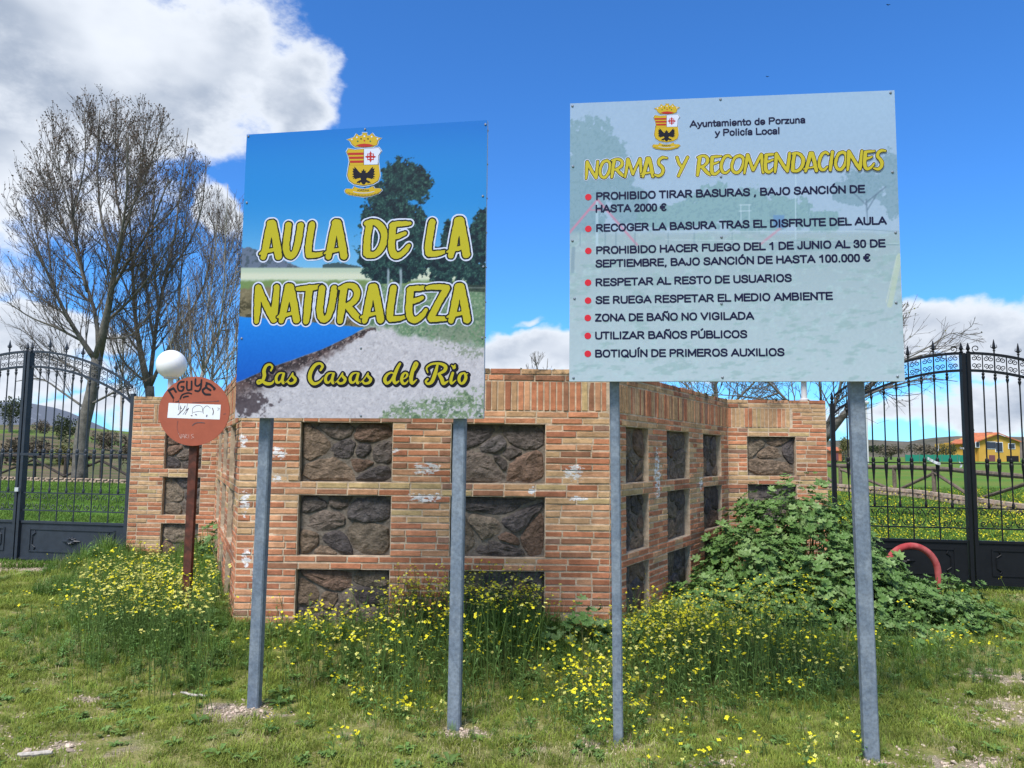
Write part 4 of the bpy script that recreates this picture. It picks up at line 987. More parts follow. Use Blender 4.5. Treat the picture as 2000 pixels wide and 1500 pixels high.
def painted(board, u0, u1, v0, v1, fn, parent, nu, nv, n=0.0):
    us = np.linspace(u0, u1, nu); vs = np.linspace(v0, v1, nv); U, Vv = np.meshgrid(us, vs); PX, PY = board.px(U, Vv)
    c = np.clip(lin(np.clip(fn(PX, PY), 0, 255)) * LITK, 0, .82).reshape(-1, 3)
    id_ = np.arange(nu * nv).reshape(nv, nu); F = np.stack([id_[:-1, :-1], id_[:-1, 1:], id_[1:, 1:], id_[1:, :-1]], -1).reshape(-1, 4)
    return obj('printed_sheet', board.P(np.stack([U.ravel(), Vv.ravel()], -1), n), F, 'print', parent, vcols=c)
def blend(c, col, k):
    k = np.clip(k, 0, 1)[..., None]; return c * (1 - k) + np.array(col, float) * k
def nz(X, Y, s, seed, o=4): return fbm(X / s, Y / s, seed, o)
def inpoly(X, Y, pts, soft=1.0):
    """soft inside test through signed distance to a polygon"""
    ins = np.zeros(X.shape, bool); D = np.full(X.shape, 1e9); n = len(pts)
    for i in range(n):
        (x0, y0), (x1, y1) = pts[i], pts[(i + 1) % n]
        dx_, dy_ = x1 - x0, y1 - y0; t = np.clip(((X - x0) * dx_ + (Y - y0) * dy_) / (dx_ * dx_ + dy_ * dy_), 0, 1)
        D = np.minimum(D, np.hypot(X - x0 - t * dx_, Y - y0 - t * dy_))
        c = ((y0 > Y) != (y1 > Y)) & (X < (x1 - x0) * (Y - y0) / (y1 - y0 + 1e-9) + x0); ins ^= c
    return np.clip(.5 + np.where(ins, D, -D) / soft, 0, 1)
def picture_blue(X, Y):
    c = np.zeros(X.shape + (3,)); t = np.clip((Y - 245) / 275, 0, 1)[..., None]
    c[:] = (12, 112, 196) * (1 - t) + np.array((116, 180, 220)) * t
    mid = np.exp(-((Y - 380) / 90) ** 2); c = blend(c, (18, 128, 205), mid * .6)
    w1 = nz(X, Y, 9, 1) - .5; w2 = nz(X, Y, 4, 2) - .5; w3 = nz(X, Y, 22, 5) - .5; f1 = nz(X, Y, 3.0, 8, 2); f2 = nz(X, Y, 7, 9)
    # mountain, field, reeds
    hill = inpoly(X, Y + w1 * 8, [(455, 480), (490, 484), (510, 490), (540, 503), (560, 512), (592, 524), (455, 530)], 2)
    c = blend(c, (98, 112, 132), hill); c = blend(c, (66, 82, 92), hill * sstep(f2, .5, .6) * .8)
    c = blend(c, (60, 84, 90), inpoly(X, Y + w2 * 6, [(630, 516), (660, 512), (705, 520), (705, 531), (630, 529)], 1.5))
    fld = sstep(Y, 521, 525); c = blend(c, (176, 194, 172), fld); c = blend(c, (205, 212, 188), sstep(Y, 528, 538) * sstep(Y, 548, 543))
    c = blend(c, (112, 138, 82), sstep(Y + w1 * 6, 545, 551)); c = blend(c, (120, 112, 84), sstep(Y + w1 * 14, 558, 566) * (X < 720)); c = blend(c, (70, 66, 44), sstep(Y + w1 * 20, 575, 600) * sstep(f2, .42, .6) * (X < 720))
    c = blend(c, (138, 130, 100), sstep(f1, .62, .75) * sstep(Y, 560, 570) * (X < 720) * .6)
    # lawn and path on the right
    rg_ = sstep(X, 690, 730) * sstep(Y, 553, 560); lawn = np.array((104, 136, 104))
    c = blend(c, lawn, rg_); c = blend(c, (150, 165, 140), rg_ * sstep(f1, .5, .75) * .8); c = blend(c, (70, 100, 80), rg_ * sstep(f2, .55, .7) * .6)
    # sand
    sand = sstep(Y + w3 * 26 + w1 * 10 - np.clip(X - 735, 0, 240) * .16, 636, 652)
    c = blend(c, (186, 186, 190), sand); c = blend(c, (204, 203, 205), sand * sstep(f2, .45, .65) * .6); c = blend(c, (150, 148, 152), sand * sstep(f1, .60, .78) * .55)
    tuft = np.clip(np.exp(-((X - 890) / 60) ** 2 - ((Y - 650) / 26) ** 2) + np.exp(-((X - 920) / 40) ** 2 - ((Y - 690) / 12) ** 2) * .7, 0, 1)
    c = blend(c, (122, 136, 116), sstep(tuft + (f1 - .5) * 1.3 + w1, .5, .8) * .75 * sstep(tuft, .06, .3))
    gr = inpoly(X + w1 * 40, Y + w2 * 22, [(745, 800), (790, 785), (850, 778), (900, 766), (960, 752), (960, 830), (745, 830)], 8)
    c = blend(c, (112, 134, 104), gr * sstep(f1 + w1, .30, .62)); c = blend(c, (160, 178, 140), gr * sstep(f1, .60, .78) * .6); c = blend(c, (60, 88, 62), gr * sstep(f2, .58, .7) * .6)
    # water and bank
    line = np.interp(X, [455, 475, 524, 580, 636, 690, 725], [750, 742, 719, 700, 679, 652, 640])
    bank = sstep(Y, line - 2, line + 2) * (1 - sstep(Y + w1 * 22, line + 4, line + np.interp(X, [455, 560, 660, 725], [62, 44, 26, 8])))
    c = blend(c, (88, 72, 70), bank * (X < 735)); c = blend(c, (46, 40, 42), bank * sstep(f2, .42, .58) * .85 * (X < 735)); c = blend(c, (170, 160, 155), bank * sstep(f1, .64, .74) * .7 * (X < 720))
    dk = np.exp(-((X - 490) / 48) ** 2 - ((Y - 790) / 26) ** 2); c = blend(c, (60, 50, 54), sstep(dk + w1 * 1.4 + w2 * .6, .35, .7) * .8 * sstep(dk, .05, .3))
    wat = inpoly(X, Y + w3 * 3, [(450, 617), (500, 620), (600, 628), (712, 640), (690, 653), (636, 679), (580, 700), (524, 719), (475, 742), (450, 752)], 2)
    tt = np.clip((Y - 620) / 120, 0, 1)[..., None]; wc = np.array((22, 128, 218)) * (1 - tt) + np.array((14, 88, 184)) * tt
    c = c * (1 - wat[..., None]) + wc * wat[..., None]
    # trees
    def crown(blobs, amp): return np.max([1 - ((X - a) / p) ** 2 - ((Y - b) / q) ** 2 for a, b, p, q in blobs], axis=0) + (w1 * 1.5 + w2 * .9 + w3) * amp
    t1 = crown([(785, 345, 45, 38), (812, 360, 36, 40), (760, 400, 50, 58), (755, 480, 60, 58), (740, 520, 38, 34), (800, 450, 34, 60), (790, 510, 52, 42), (732, 440, 34, 40)], .85)
    t2 = crown([(862, 520, 38, 42), (885, 475, 26, 50), (905, 500, 42, 60), (940, 470, 26, 60), (935, 540, 40, 26), (950, 440, 18, 34)], .85)
    k = np.maximum(t1, t2); tk = sstep(k, -.02, .26); c = blend(c, (20, 52, 54), tk)
    c = blend(c, (58, 98, 86), tk * sstep(f1, .50, .78) * .75); c = blend(c, (84, 120, 104), tk * sstep(nz(X, Y, 2.2, 77, 2), .62, .85) * .6); c = blend(c, (9, 26, 38), tk * sstep(f2, .50, .62) * .8)
    c = c + ((nz(X, Y, 2.4, 91, 3) - .5) * 46 * tk)[..., None] * np.array([.8, 1.0, .8]); c = c + ((nz(X, Y, 3.2, 95, 4) - .5) * 26 * (Y > 640) * (1 - wat))[..., None]
    for x0 in (758, 783): c = blend(c, (150, 168, 176), np.clip(1.6 - np.abs(X - x0 - w1 * 3) / 2, 0, 1) * sstep(Y, 520, 530) * sstep(Y, 582 if x0 > 770 else 562, 556) * .9)
    c = blend(c, (40, 52, 44), inpoly(X, Y, [(905, 556), (950, 556), (950, 571), (905, 569)], 2) * .8); c = blend(c, (120, 132, 126), np.exp(-((Y - 562) / 1.5) ** 2) * (X > 900) * .7)
    c = c + ((f1 - .5) * 10)[..., None] * (Y > 555)[..., None]
    return c
def picture_pale(X, Y):
    c = np.zeros(X.shape + (3,)); t = np.clip((Y - 180) / 320, 0, 1)[..., None]
    c[:] = np.array((152, 180, 205)) * (1 - t) + np.array((162, 186, 203)) * t
    c = blend(c, (160, 190, 212), sstep(X, 1400, 1700) * sstep(Y, 320, 200) * .5)
    w1 = nz(X, Y, 12, 21) - .5; w2 = nz(X, Y, 5, 22) - .5; w3 = nz(X, Y, 40, 23) - .5; f1 = nz(X, Y, 4, 28, 3); f2 = nz(X, Y, 10, 29)
    def crown(blobs, amp): return np.max([1 - ((X - a) / p) ** 2 - ((Y - b) / q) ** 2 for a, b, p, q in blobs], axis=0) + (w1 * 1.8 + w2 + w3) * amp
    t0 = crown([(1150, 330, 60, 110), (1190, 310, 40, 50), (1130, 420, 60, 60), (1215, 340, 26, 34), (1230, 400, 40, 40)], .7)
    t1 = crown([(1400, 400, 60, 40), (1460, 410, 60, 46), (1350, 420, 60, 30), (1530, 420, 70, 36), (1600, 430, 50, 24), (1290, 425, 50, 26)], .8)
    t2 = crown([(1690, 360, 58, 34), (1735, 340, 44, 44), (1660, 380, 40, 22), (1750, 390, 30, 40)], .8)
    for k, col, s in ((t0, (126, 160, 172), .85), (t1, (128, 166, 168), .8), (t2, (126, 158, 172), .8)):
        kk = sstep(k, 0, .22); c = blend(c, col, kk * s); c = blend(c, (112, 146, 158), kk * sstep(f1, .52, .66) * .55)
    for (x0, y0, x1, y1) in ((1695, 440, 1692, 390), (1692, 400, 1660, 370), (1692, 395, 1730, 365), (1694, 410, 1712, 380)):
        L = math.hypot(x1 - x0, y1 - y0); tt = np.clip(((X - x0) * (x1 - x0) + (Y - y0) * (y1 - y0)) / L ** 2, 0, 1); d = np.hypot(X - x0 - tt * (x1 - x0), Y - y0 - tt * (y1 - y0)); c = blend(c, (96, 120, 138), np.clip(2 - d, 0, 1) * .6)
    g0 = sstep(Y + w1 * 8, 448, 462); tt = np.clip((Y - 455) / 280, 0, 1)[..., None]; gc = np.array((156, 178, 184)) * (1 - tt) + np.array((176, 196, 201)) * tt
    c = c * (1 - g0[..., None]) + gc * g0[..., None]
    st = nz(X + Y * .6, Y * 3, 26, 33); c = blend(c, (176, 204, 206), g0 * sstep(f2 + (st - .5), .5, .8) * .5); c = blend(c, (134, 166, 164), g0 * sstep(st, .54, .72) * .45); c = blend(c, (140, 168, 176), g0 * sstep(Y, 600, 520) * sstep(f1, .5, .7) * .3)
    def line(x0, y0, x1, y1, w, col, k):
        nonlocal c
        L = math.hypot(x1 - x0, y1 - y0); t = np.clip(((X - x0) * (x1 - x0) + (Y - y0) * (y1 - y0)) / L ** 2, 0, 1); d = np.hypot(X - x0 - t * (x1 - x0), Y - y0 - t * (y1 - y0)); c = blend(c, col, np.clip((w - d) / 1.2 + .5, 0, 1) * k)
    line(1167, 390, 1112, 455, 2.2, (200, 130, 155), .75); line(1167, 390, 1244, 478, 2.2, (200, 130, 155), .7); line(1524, 446, 1484, 478, 2.4, (196, 140, 160), .6)
    line(1166, 395, 1166, 495, 2.5, (178, 205, 218), .7); line(1149, 410, 1172, 410, 1.6, (200, 130, 155), .6); line(1554, 338, 1554, 490, 1.0, (182, 208, 220), .8)
    for x in (1133, 1182, 1203, 1240, 1305, 1356, 1430): line(x, 455, x, 480, 1.2, (112, 140, 152), .5)
    for y in (453, 468): line(1300, y, 1755, y + (8 if y > 460 else -2), .9, (182, 205, 210), .6)
    line(1545, 470, 1755, 478, 1.2, (110, 138, 150), .5); line(1670, 448, 1755, 452, 1.0, (110, 138, 150), .5)
    line(1120, 485, 1118, 530, 3.5, (120, 146, 160), .6)
    for yy in (400, 412): line(1444, yy, 1466, yy, .9, (190, 212, 224), .7)
    for xx in (1447, 1463): line(xx, 400, xx, 440, .9, (190, 212, 224), .6)
    c = blend(c, (96, 138, 186), inpoly(X, Y, [(1510, 420), (1532, 420), (1532, 446), (1510, 444)], 2) * .7)
    line(1757, 500, 1738, 596, 5, (190, 204, 172), .55); line(1752, 500, 1731, 590, 1.0, (206, 216, 190), .5)
    c = blend(c, (124, 154, 162), np.exp(-((X - 1580) / 70) ** 2 - ((Y - 482) / 8) ** 2) * .7)
    return c + ((f1 - .5) * 9)[..., None]

# ------------------------------------------------------------------ sign one: the blue picture board
def bolt(board, px, py, parent, r=.0075):
    u, v = board.uv(px, py); u = min(max(u, .012), board.w - .012); v = min(max(v, board.z0 + .012), board.z1 - .012)
    prof = [(r, 0), (r * .95, r * .35), (r * .5, r * .7)]; n = 8; V = []
    for rr, h in prof:
        for k in range(n):
            a = 2 * PI * k / n; V.append(board.P(np.array([u + rr * math.cos(a), v + rr * math.sin(a)]), .0005 + h))
    F = [(i * n + j, i * n + (j + 1) % n, (i + 1) * n + (j + 1) % n, (i + 1) * n + j) for i in range(2) for j in range(n)] + [tuple(2 * n + j for j in range(n))]
    return obj('bolt', V, F, 'bolt', parent)
def make_panel(board, parent, flange=.028):
    """a folded tray: front sheet with returned edges, hollow behind, as thin aluminium"""
    w, z0, z1 = board.w, board.z0, board.z1
    def P(u, v, n): return board.P(np.array([u, v]), n)
    t = .003; out = []
    def bx(u0, u1, v0, v1, n0, n1):
        V = [P(u0, v0, n1), P(u1, v0, n1), P(u1, v0, n0), P(u0, v0, n0), P(u0, v1, n1), P(u1, v1, n1), P(u1, v1, n0), P(u0, v1, n0)]
        out.append((np.array(V), [(0, 3, 2, 1), (4, 5, 6, 7), (0, 1, 5, 4), (1, 2, 6, 5), (2, 3, 7, 6), (3, 0, 4, 7)]))
    bx(0, w, z0, z1, -t, -.0006)
    bx(0, t, z0, z1, -flange, -t); bx(w - t, w, z0, z1, -flange, -t); bx(t, w - t, z0, z0 + t, -flange, -t); bx(t, w - t, z1 - t, z1, -flange, -t)
    V, F = cat_geo(out); p = obj('panel', V, F, 'sign_back', parent)
    out.clear()
    for z in (z0 + .22, (z0 + z1) / 2, z1 - .22): bx(.02, w - .02, z - .02, z + .02, -flange - .012, -t - .0005)
    V, F = cat_geo(out); obj('cross_rail', V, F, 'galvanised', parent)
    rv = []
    for k in range(9):       # rivets down the right return
        zz = z0 + .06 + (z1 - z0 - .12) * k / 8; c = P(w, zz, -flange * .5)
        V, F = lathe([(.006, 0), (.005, .004), (.002, .006)], 6); V = np.stack([c[0] + board.U[0] * V[:, 2] + board.N[0] * V[:, 0], c[1] + board.U[1] * V[:, 2] + board.N[1] * V[:, 0], c[2] + V[:, 1]], -1)
        obj('rivet', V, F, 'bolt', parent)
    return p
def make_post(board, parent, top_px, base_px, zt, w=.075, d=.06, off=.034):
    b = atz(*base_px, 0.0); t0 = board.uv(*top_px)
    base = np.array([b[0], b[1], -.15]); top = board.P(np.array([t0[0], 0.0]), -off - d / 2); top = np.array([top[0], top[1], zt])
    # foot stands in the board's back plane as well
    V = []
    for q, z in ((base, -.15), (top, zt)):
        c = np.array([q[0], q[1], 0])
        P = [(-w / 2 + .008, -d / 2), (w / 2 - .008, -d / 2), (w / 2, -d / 2 + .008), (w / 2, d / 2 - .008), (w / 2 - .008, d / 2), (-w / 2 + .008, d / 2), (-w / 2, d / 2 - .008), (-w / 2, -d / 2 + .008)]
        for a, n in P: V.append(c + board.U * a - board.N * n + np.array([0, 0, z]))
    F = [tuple(range(8)), tuple(range(15, 7, -1))] + [(i, 8 + i, 8 + (i + 1) % 8, (i + 1) % 8) for i in range(8)]
    F = [f[::-1] for f in F]
    o = obj('post', V, F, 'galvanised', parent)
    return o
B1 = Board((-1.712, 4.75), (-.165, 4.50), 1.800, 3.612)
s1 = thing('information_sign', 'blue picture sign titled Aula de la Naturaleza on two grey posts', 'sign', (-.95, 4.7, 0))
make_panel(B1, s1); painted(B1, 0, B1.w, B1.z0, B1.z1, picture_blue, s1, 330, 390)
make_post(B1, s1, (514, 830), (496, 1384), 3.5); make_post(B1, s1, (896, 830), (887, 1424), 3.5)
C6 = lambda x, y: (480 + x / 3.948, 400 + y / 3.948)
def word(board, gl, items, parent, cell, layers, f=C6, rough=0.0, rs=1.0, shadow=None, name='letter'):
    """the first layer runs under the whole word; the others are laid letter over letter, so neighbours keep their outlines"""
    per = []
    for ch, bx in items:
        a = f(bx[0], bx[1]); b = f(bx[2], bx[3]); per.append(glyph_strokes(board, gl, ch, (a[0], a[1], b[0], b[1]), rs=rs))
    if shadow is None:
        lev, n, m = layers[0]; xs, ys, D = stroke_sdf([s for p in per for s in p], cell * 1.3, lev + cell * 3)
        flat('lettering_halo', board, level_geo(xs, ys, D, lev), n, m, parent); layers = layers[1:]
    else:
        lev, n, m = layers[0]; xs, ys, D = stroke_sdf([s for p in per for s in p], cell, lev + shadow[1] + cell * 3)
        k = int(round(shadow[1] / cell)); D2 = np.full_like(D, 1e3); D2[:-k, k:] = D[k:, :-k]
        flat('lettering_shadow', board, level_geo(xs, ys, np.minimum(D, D2), lev), n, m, parent); layers = layers[1:]
    for i, st in enumerate(per):
        xs, ys, D = stroke_sdf(st, cell, max(l[0] for l in layers) + cell * 3, rough, 5 + i); root = None
        for lev, n, m in layers:
            o = flat(name if root is None else 'letter_fill', board, level_geo(xs, ys, D, lev), n + i * .00030 + (.00012 if root is not None else 0), m, root or parent); root = root or o
row1 = [('A', (100, 108, 292, 432)), ('U', (275, 122, 460, 428)), ('L', (440, 118, 610, 426)), ('A', (600, 104, 797, 430))]
row1b = [('D', (885, 106, 1105, 418)), ('E', (1080, 108, 1285, 422))]
row1c = [('L', (1360, 98, 1545, 416)), ('A', (1545, 84, 1740, 420))]
row2 = [('N', (62, 606, 268, 922)), ('A', (238, 598, 430, 922)), ('T', (392, 606, 592, 928)), ('U', (535, 608, 720, 918)), ('R', (705, 598, 910, 926)),
        ('A', (880, 600, 1080, 922)), ('L', (1068, 606, 1240, 918)), ('E', (1215, 606, 1420, 918)), ('Z', (1390, 600, 1580, 918)), ('A', (1545, 596, 1748, 922))]
LAY = [(.0170, .0010, 'ink_halo'), (.0080, .0014, 'ink_outline'), (-.0008, .0014, 'ink_yellow')]
for rw in (row1, row1b, row1c, row2): word(B1, GL, rw, s1, .0024, LAY, rough=.006)
sc = [('L', (88, 1228, 222, 1384)), ('a', (222, 1292, 312, 1382)), ('s', (308, 1292, 398, 1378))]
sc2 = [('C', (478, 1218, 606, 1384)), ('a', (602, 1292, 697, 1382)), ('s', (692, 1292, 782, 1378)), ('a', (792, 1292, 888, 1382)), ('s', (885, 1292, 980, 1378))]
sc3 = [('d', (1062, 1220, 1192, 1382)), ('e', (1192, 1292, 1262, 1382)), ('l', (1252, 1216, 1335, 1382))]
sc4 = [('R', (1385, 1220, 1565, 1384)), ('i', (1565, 1294, 1645, 1382)), ('o', (1635, 1294, 1712, 1382))]
GS['i'].append(([(.50, -.42), (.56, -.46)], [.12, .12])); GS['i'].append(([(.30, -.62), (.46, -.52), (.62, -.66)], [.05, .06, .05]))
for rw in (sc, sc2, sc3, sc4): word(B1, GS, rw, s1, .0016, [(.0105, .0012, 'ink_shadow'), (.0058, .0015, 'ink_shadow'), (.0004, .0015, 'ink_yellow')], rs=1.0, shadow=('ink_shadow', .006))
crest(B1, s1, lambda x: 660 + x / 10, lambda y: 250 + y / 10, 1)
for p in [(484, 262), (713, 252), (949, 243), (482, 396), (943, 383), (944, 521), (472, 661), (705, 680), (705, 812), (937, 812), (467, 812), (942, 660)]: bolt(B1, *p, s1)

# ------------------------------------------------------------------ sign two: the rules board
B2 = Board((.318, 4.25), (2.082, 4.05), 2.000, 3.604)
s2 = thing('rules_sign', 'pale rules sign titled Normas y Recomendaciones on two grey posts', 'sign', (1.2, 4.2, 0))
make_panel(B2, s2); painted(B2, 0, B2.w, B2.z0, B2.z1, picture_pale, s2, 360, 330)
make_post(B2, s2, (1196, 760), (1208, 1450), 3.5, .055, .055); make_post(B2, s2, (1673, 760), (1702, 1480), 3.5, .078, .06)
C7 = lambda x, y: (1130 + x / 3.226, 270 + y / 3.226)
rec = [('N', (38, 136, 134, 264)), ('O', (118, 128, 214, 262)), ('R', (198, 122, 300, 258)), ('M', (285, 116, 412, 254)), ('A', (385, 112, 490, 254)), ('S', (470, 108, 568, 252))]
rec2 = [('Y', (606, 108, 696, 248))]
rec3 = [('R', (738, 100, 838, 246)), ('E', (818, 98, 908, 240)), ('C', (880, 98, 970, 234)), ('O', (945, 96, 1058, 232)), ('M', (1034, 88, 1180, 230)), ('E', (1156, 86, 1250, 226)), ('N', (1225, 84, 1345, 224)),
        ('D', (1325, 82, 1432, 222)), ('A', (1408, 80, 1520, 220)), ('C', (1498, 78, 1582, 216)), ('I', (1562, 74, 1620, 214)), ('O', (1600, 74, 1702, 214)), ('N', (1682, 70, 1800, 212)), ('E', (1780, 68, 1872, 208)), ('S', (1850, 64, 1942, 212))]
for rw in (rec, rec2, rec3): word(B2, GL, rw, s2, .0017, [(.0064, .0010, 'ink_halo'), (.0026, .0013, 'ink_outline'), (-.0010, .0013, 'ink_yellow2')], f=C7, rough=.003, rs=.92)
for body, pl, pr, cap in [('Ayuntamiento de Porzuna', (1347, 249), (1573.5, 240.5), 13.2), ('y Policía Local', (1396.5, 266), (1523.5, 262), 13.2)]: sans_line(B2, body, pl, pr, 13.6, 'ink_navy', s2, wgt=.098)
T = [('PROHIBIDO TIRAR BASURAS , BAJO SANCIÓN DE', (1164, 390.8), (1690, 376.5)), ('HASTA 2000 €', (1163, 415.2), (1301.5, 412)), ('RECOGER LA BASURA TRAS EL DISFRUTE DEL AULA', (1164, 452.8), (1732, 438.2)),
     ('PROHIBIDO HACER FUEGO DEL 1 DE JUNIO AL 30 DE', (1164, 496.4), (1730, 482.6)), ('SEPTIEMBRE, BAJO SANCIÓN DE HASTA 100.000 €', (1163, 522.4), (1700, 510.8)), ('RESPETAR AL RESTO DE USUARIOS', (1163, 559), (1547, 550.2)),
     ('SE RUEGA RESPETAR EL MEDIO AMBIENTE', (1163, 593.6), (1627, 585.4)), ('ZONA DE BAÑO NO VIGILADA', (1162, 628), (1473, 624)), ('UTILIZAR BAÑOS PÚBLICOS', (1162, 662.8), (1460, 660)), ('BOTIQUÍN DE PRIMEROS AUXILIOS', (1162, 698), (1532.8, 695.2))]
for body, pl, pr in T: sans_line(B2, body, pl, pr, 14.8, 'ink_navy', s2)
for px, py in [(1149, 385), (1149, 447), (1149, 490), (1148.5, 552), (1148.5, 587), (1148, 621), (1148, 656), (1148, 691)]:
    c = B2.uv(px, py); r = .0185
    flat('bullet_dot', B2, (np.array([c + [r * math.cos(a), r * math.sin(a)] for a in np.linspace(0, 2 * PI, 25)[:-1]]), [tuple(range(24))]), .0014, 'ink_bullet', s2)
crest(B2, s2, lambda x: 1250 + (330 + (x - 170) * .942) / 12.5, lambda y: 190 + (150 + (y - 90) * .915) / 12.5, 1)
for p in [(1118, 207), (1407, 193), (1739, 181), (1119, 325), (1408, 345), (1743, 336), (1118, 470), (1409, 463), (1749, 454), (1122, 583), (1409, 593), (1750, 591), (1120, 738), (1411, 737), (1753, 735)]: bolt(B2, *p, s2)

# ------------------------------------------------------------------ no-entry disc
ND = 6.35; nc = aty(380, 803, ND); NR = aty(450, 803, ND)[0] - nc[0]
B3 = Board((nc[0] - NR, ND), (nc[0] + NR, ND - .02), nc[2] - NR, nc[2] + NR)
ne = thing('no_entry_sign', 'round terracotta no entry sign with graffiti on a rusty post', 'sign', (nc[0], ND, 0))
def ell(r, n=48): return np.array([(NR + r * math.cos(a), nc[2] + r * .965 * math.sin(a)) for a in np.linspace(0, 2 * PI, n + 1)[:-1]])
A = B3.P(ell(NR), 0); Bk = B3.P(ell(NR * .995), -.012); Vd = np.vstack([A, Bk]); n = 48
obj('disc', Vd, [tuple(range(n)), tuple(range(2 * n - 1, n - 1, -1))] + [(i, n + i, n + (i + 1) % n, (i + 1) % n) for i in range(n)], 'terracotta_paint', ne)
C9 = lambda x, y: (290 + x / 6.522, 670 + y / 6.522)
flat('white_bar', B3, polygeo([B3.uv(*C9(x, y)) for x, y in [(258, 762), (922, 786), (908, 974), (240, 952)]]), .0010, 'white_paint', ne)
def scribble(lines, m, name, n=.0020, cell=.0012):
    st = []
    for P, r in lines:
        Q = spline(np.array([B3.uv(*C9(x, y)) for x, y in P]), 5); st.append((Q, np.full(len(Q), r)))
    xs, ys, D = stroke_sdf(st, cell, cell * 3); flat(name, B3, level_geo(xs, ys, D, 0), n, m, ne)
scribble([([(315, 695), (262, 610)], .0085), ([(255, 605), (320, 575)], .0085), ([(320, 578), (350, 620)], .0085), ([(452, 490), (400, 500), (372, 545), (385, 600), (432, 606), (450, 560), (418, 556)], .0072), ([(490, 490), (488, 570), (505, 600), (545, 590)], .0072), ([(550, 488), (548, 590)], .0072),
          ([(600, 458), (598, 530), (630, 545), (665, 520)], .0072), ([(676, 470), (668, 560), (640, 610), (595, 606)], .0072), ([(845, 580), (790, 530), (740, 508)], .0085), ([(745, 512), (735, 560), (790, 600)], .0085), ([(740, 560), (690, 600), (720, 650), (785, 655)], .0085), ([(835, 590), (842, 575)], .0085),
          ([(405, 710), (430, 660), (500, 635), (548, 645)], .0058), ([(445, 692), (475, 680), (505, 678)], .0062), ([(318, 700), (315, 750)], .0022), ([(345, 750), (385, 742)], .0030), ([(390, 765), (385, 850)], .0018)], 'marker', 'graffiti')
scribble([([(410, 800), (400, 900)], .0022), ([(375, 915), (440, 850), (468, 800)], .0028), ([(410, 825), (418, 832)], .004), ([(480, 860), (512, 830), (468, 910)], .0024), ([(545, 925), (556, 925)], .004), ([(600, 910), (612, 916)], .004), ([(560, 900), (565, 830), (620, 795), (680, 810), (690, 870)], .0015), ([(570, 885), (640, 870), (690, 880)], .0012),
          ([(700, 900), (700, 840), (745, 800), (790, 830)], .0015), ([(745, 920), (742, 935)], .0045), ([(815, 830), (828, 870), (820, 912)], .0034), ([(880, 825), (905, 835), (880, 860)], .0012), ([(560, 1050), (600, 1020), (660, 1012), (715, 1018)], .0030), ([(390, 720), (380, 745), (395, 765)], .0024), ([(560, 760), (700, 750), (830, 745), (890, 740)], .0016), ([(880, 740), (892, 736)], .0040),
          ([(955, 905), (985, 900)], .0018), ([(375, 990), (365, 1080), (395, 1180)], .0012), ([(500, 770), (480, 850), (440, 910)], .0014)], 'marker_thin', 'scribble')
scribble([([(385, 1150), (412, 1215), (418, 1160)], .0016), ([(420, 1215), (445, 1160), (462, 1212)], .0013), ([(430, 1195), (458, 1195)], .0013), ([(468, 1212), (468, 1165), (495, 1170), (470, 1190), (500, 1212)], .0013), ([(515, 1165), (515, 1212)], .0013), ([(575, 1162), (545, 1170), (560, 1190), (580, 1200), (545, 1214)], .0013)], 'scratch', 'scratched_name')
b = atz(362, 1258, 0); bt = B3.P(np.array([NR, nc[2] + .05]), -.040)
V = []
for q in ((b[0] - .01, b[1], -.2), tuple(bt)):
    for a, c in ((-.032, -.025), (.032, -.025), (.032, .025), (-.032, .025)): V.append((q[0] + a, q[1] + c, q[2]))
obj('post', V, [(0, 3, 2, 1), (4, 5, 6, 7), (0, 1, 5, 4), (1, 2, 6, 5), (2, 3, 7, 6), (3, 0, 4, 7)], 'rust', ne)

# ------------------------------------------------------------------ globe lamps on the wall ends
def globe_lamp(c, r, lab):
    t = thing('globe_lamp', lab, 'lamp', (c[0], c[1], WT), 'white globe lamps on the ends of the brick wall')
    prof = [(r * math.sin(a), -r * math.cos(a)) for a in np.linspace(.42, PI - .02, 22)]
    V, F = lathe(prof, 32, c); o = obj('globe', V, F, 'globe', t, smooth=True)
    V, F = lathe([(r * .45, -r * .98), (r * .47, -r * .90), (r * .42, -r * .88)], 24, c); obj('collar', V, F, 'lamp_metal', t)
    V, F = lathe([(.055, WT - .02 - c[2]), (.055, WT + .02 - c[2]), (.035, WT + .03 - c[2]), (.035, -r * .97)], 16, c); obj('pole', V, F, 'lamp_metal', t, smooth=False)
g1 = aty(335, 712, 10.15); globe_lamp(g1, 28.5 / FPX * 10.15, 'white globe lamp above the brick wall behind the round sign')
g2 = aty(1569, 712, 9.65); globe_lamp((g2[0], g2[1], g1[2]), 28.5 / FPX * 10.15, 'white globe lamp hidden behind the rules sign, only its pole showing')

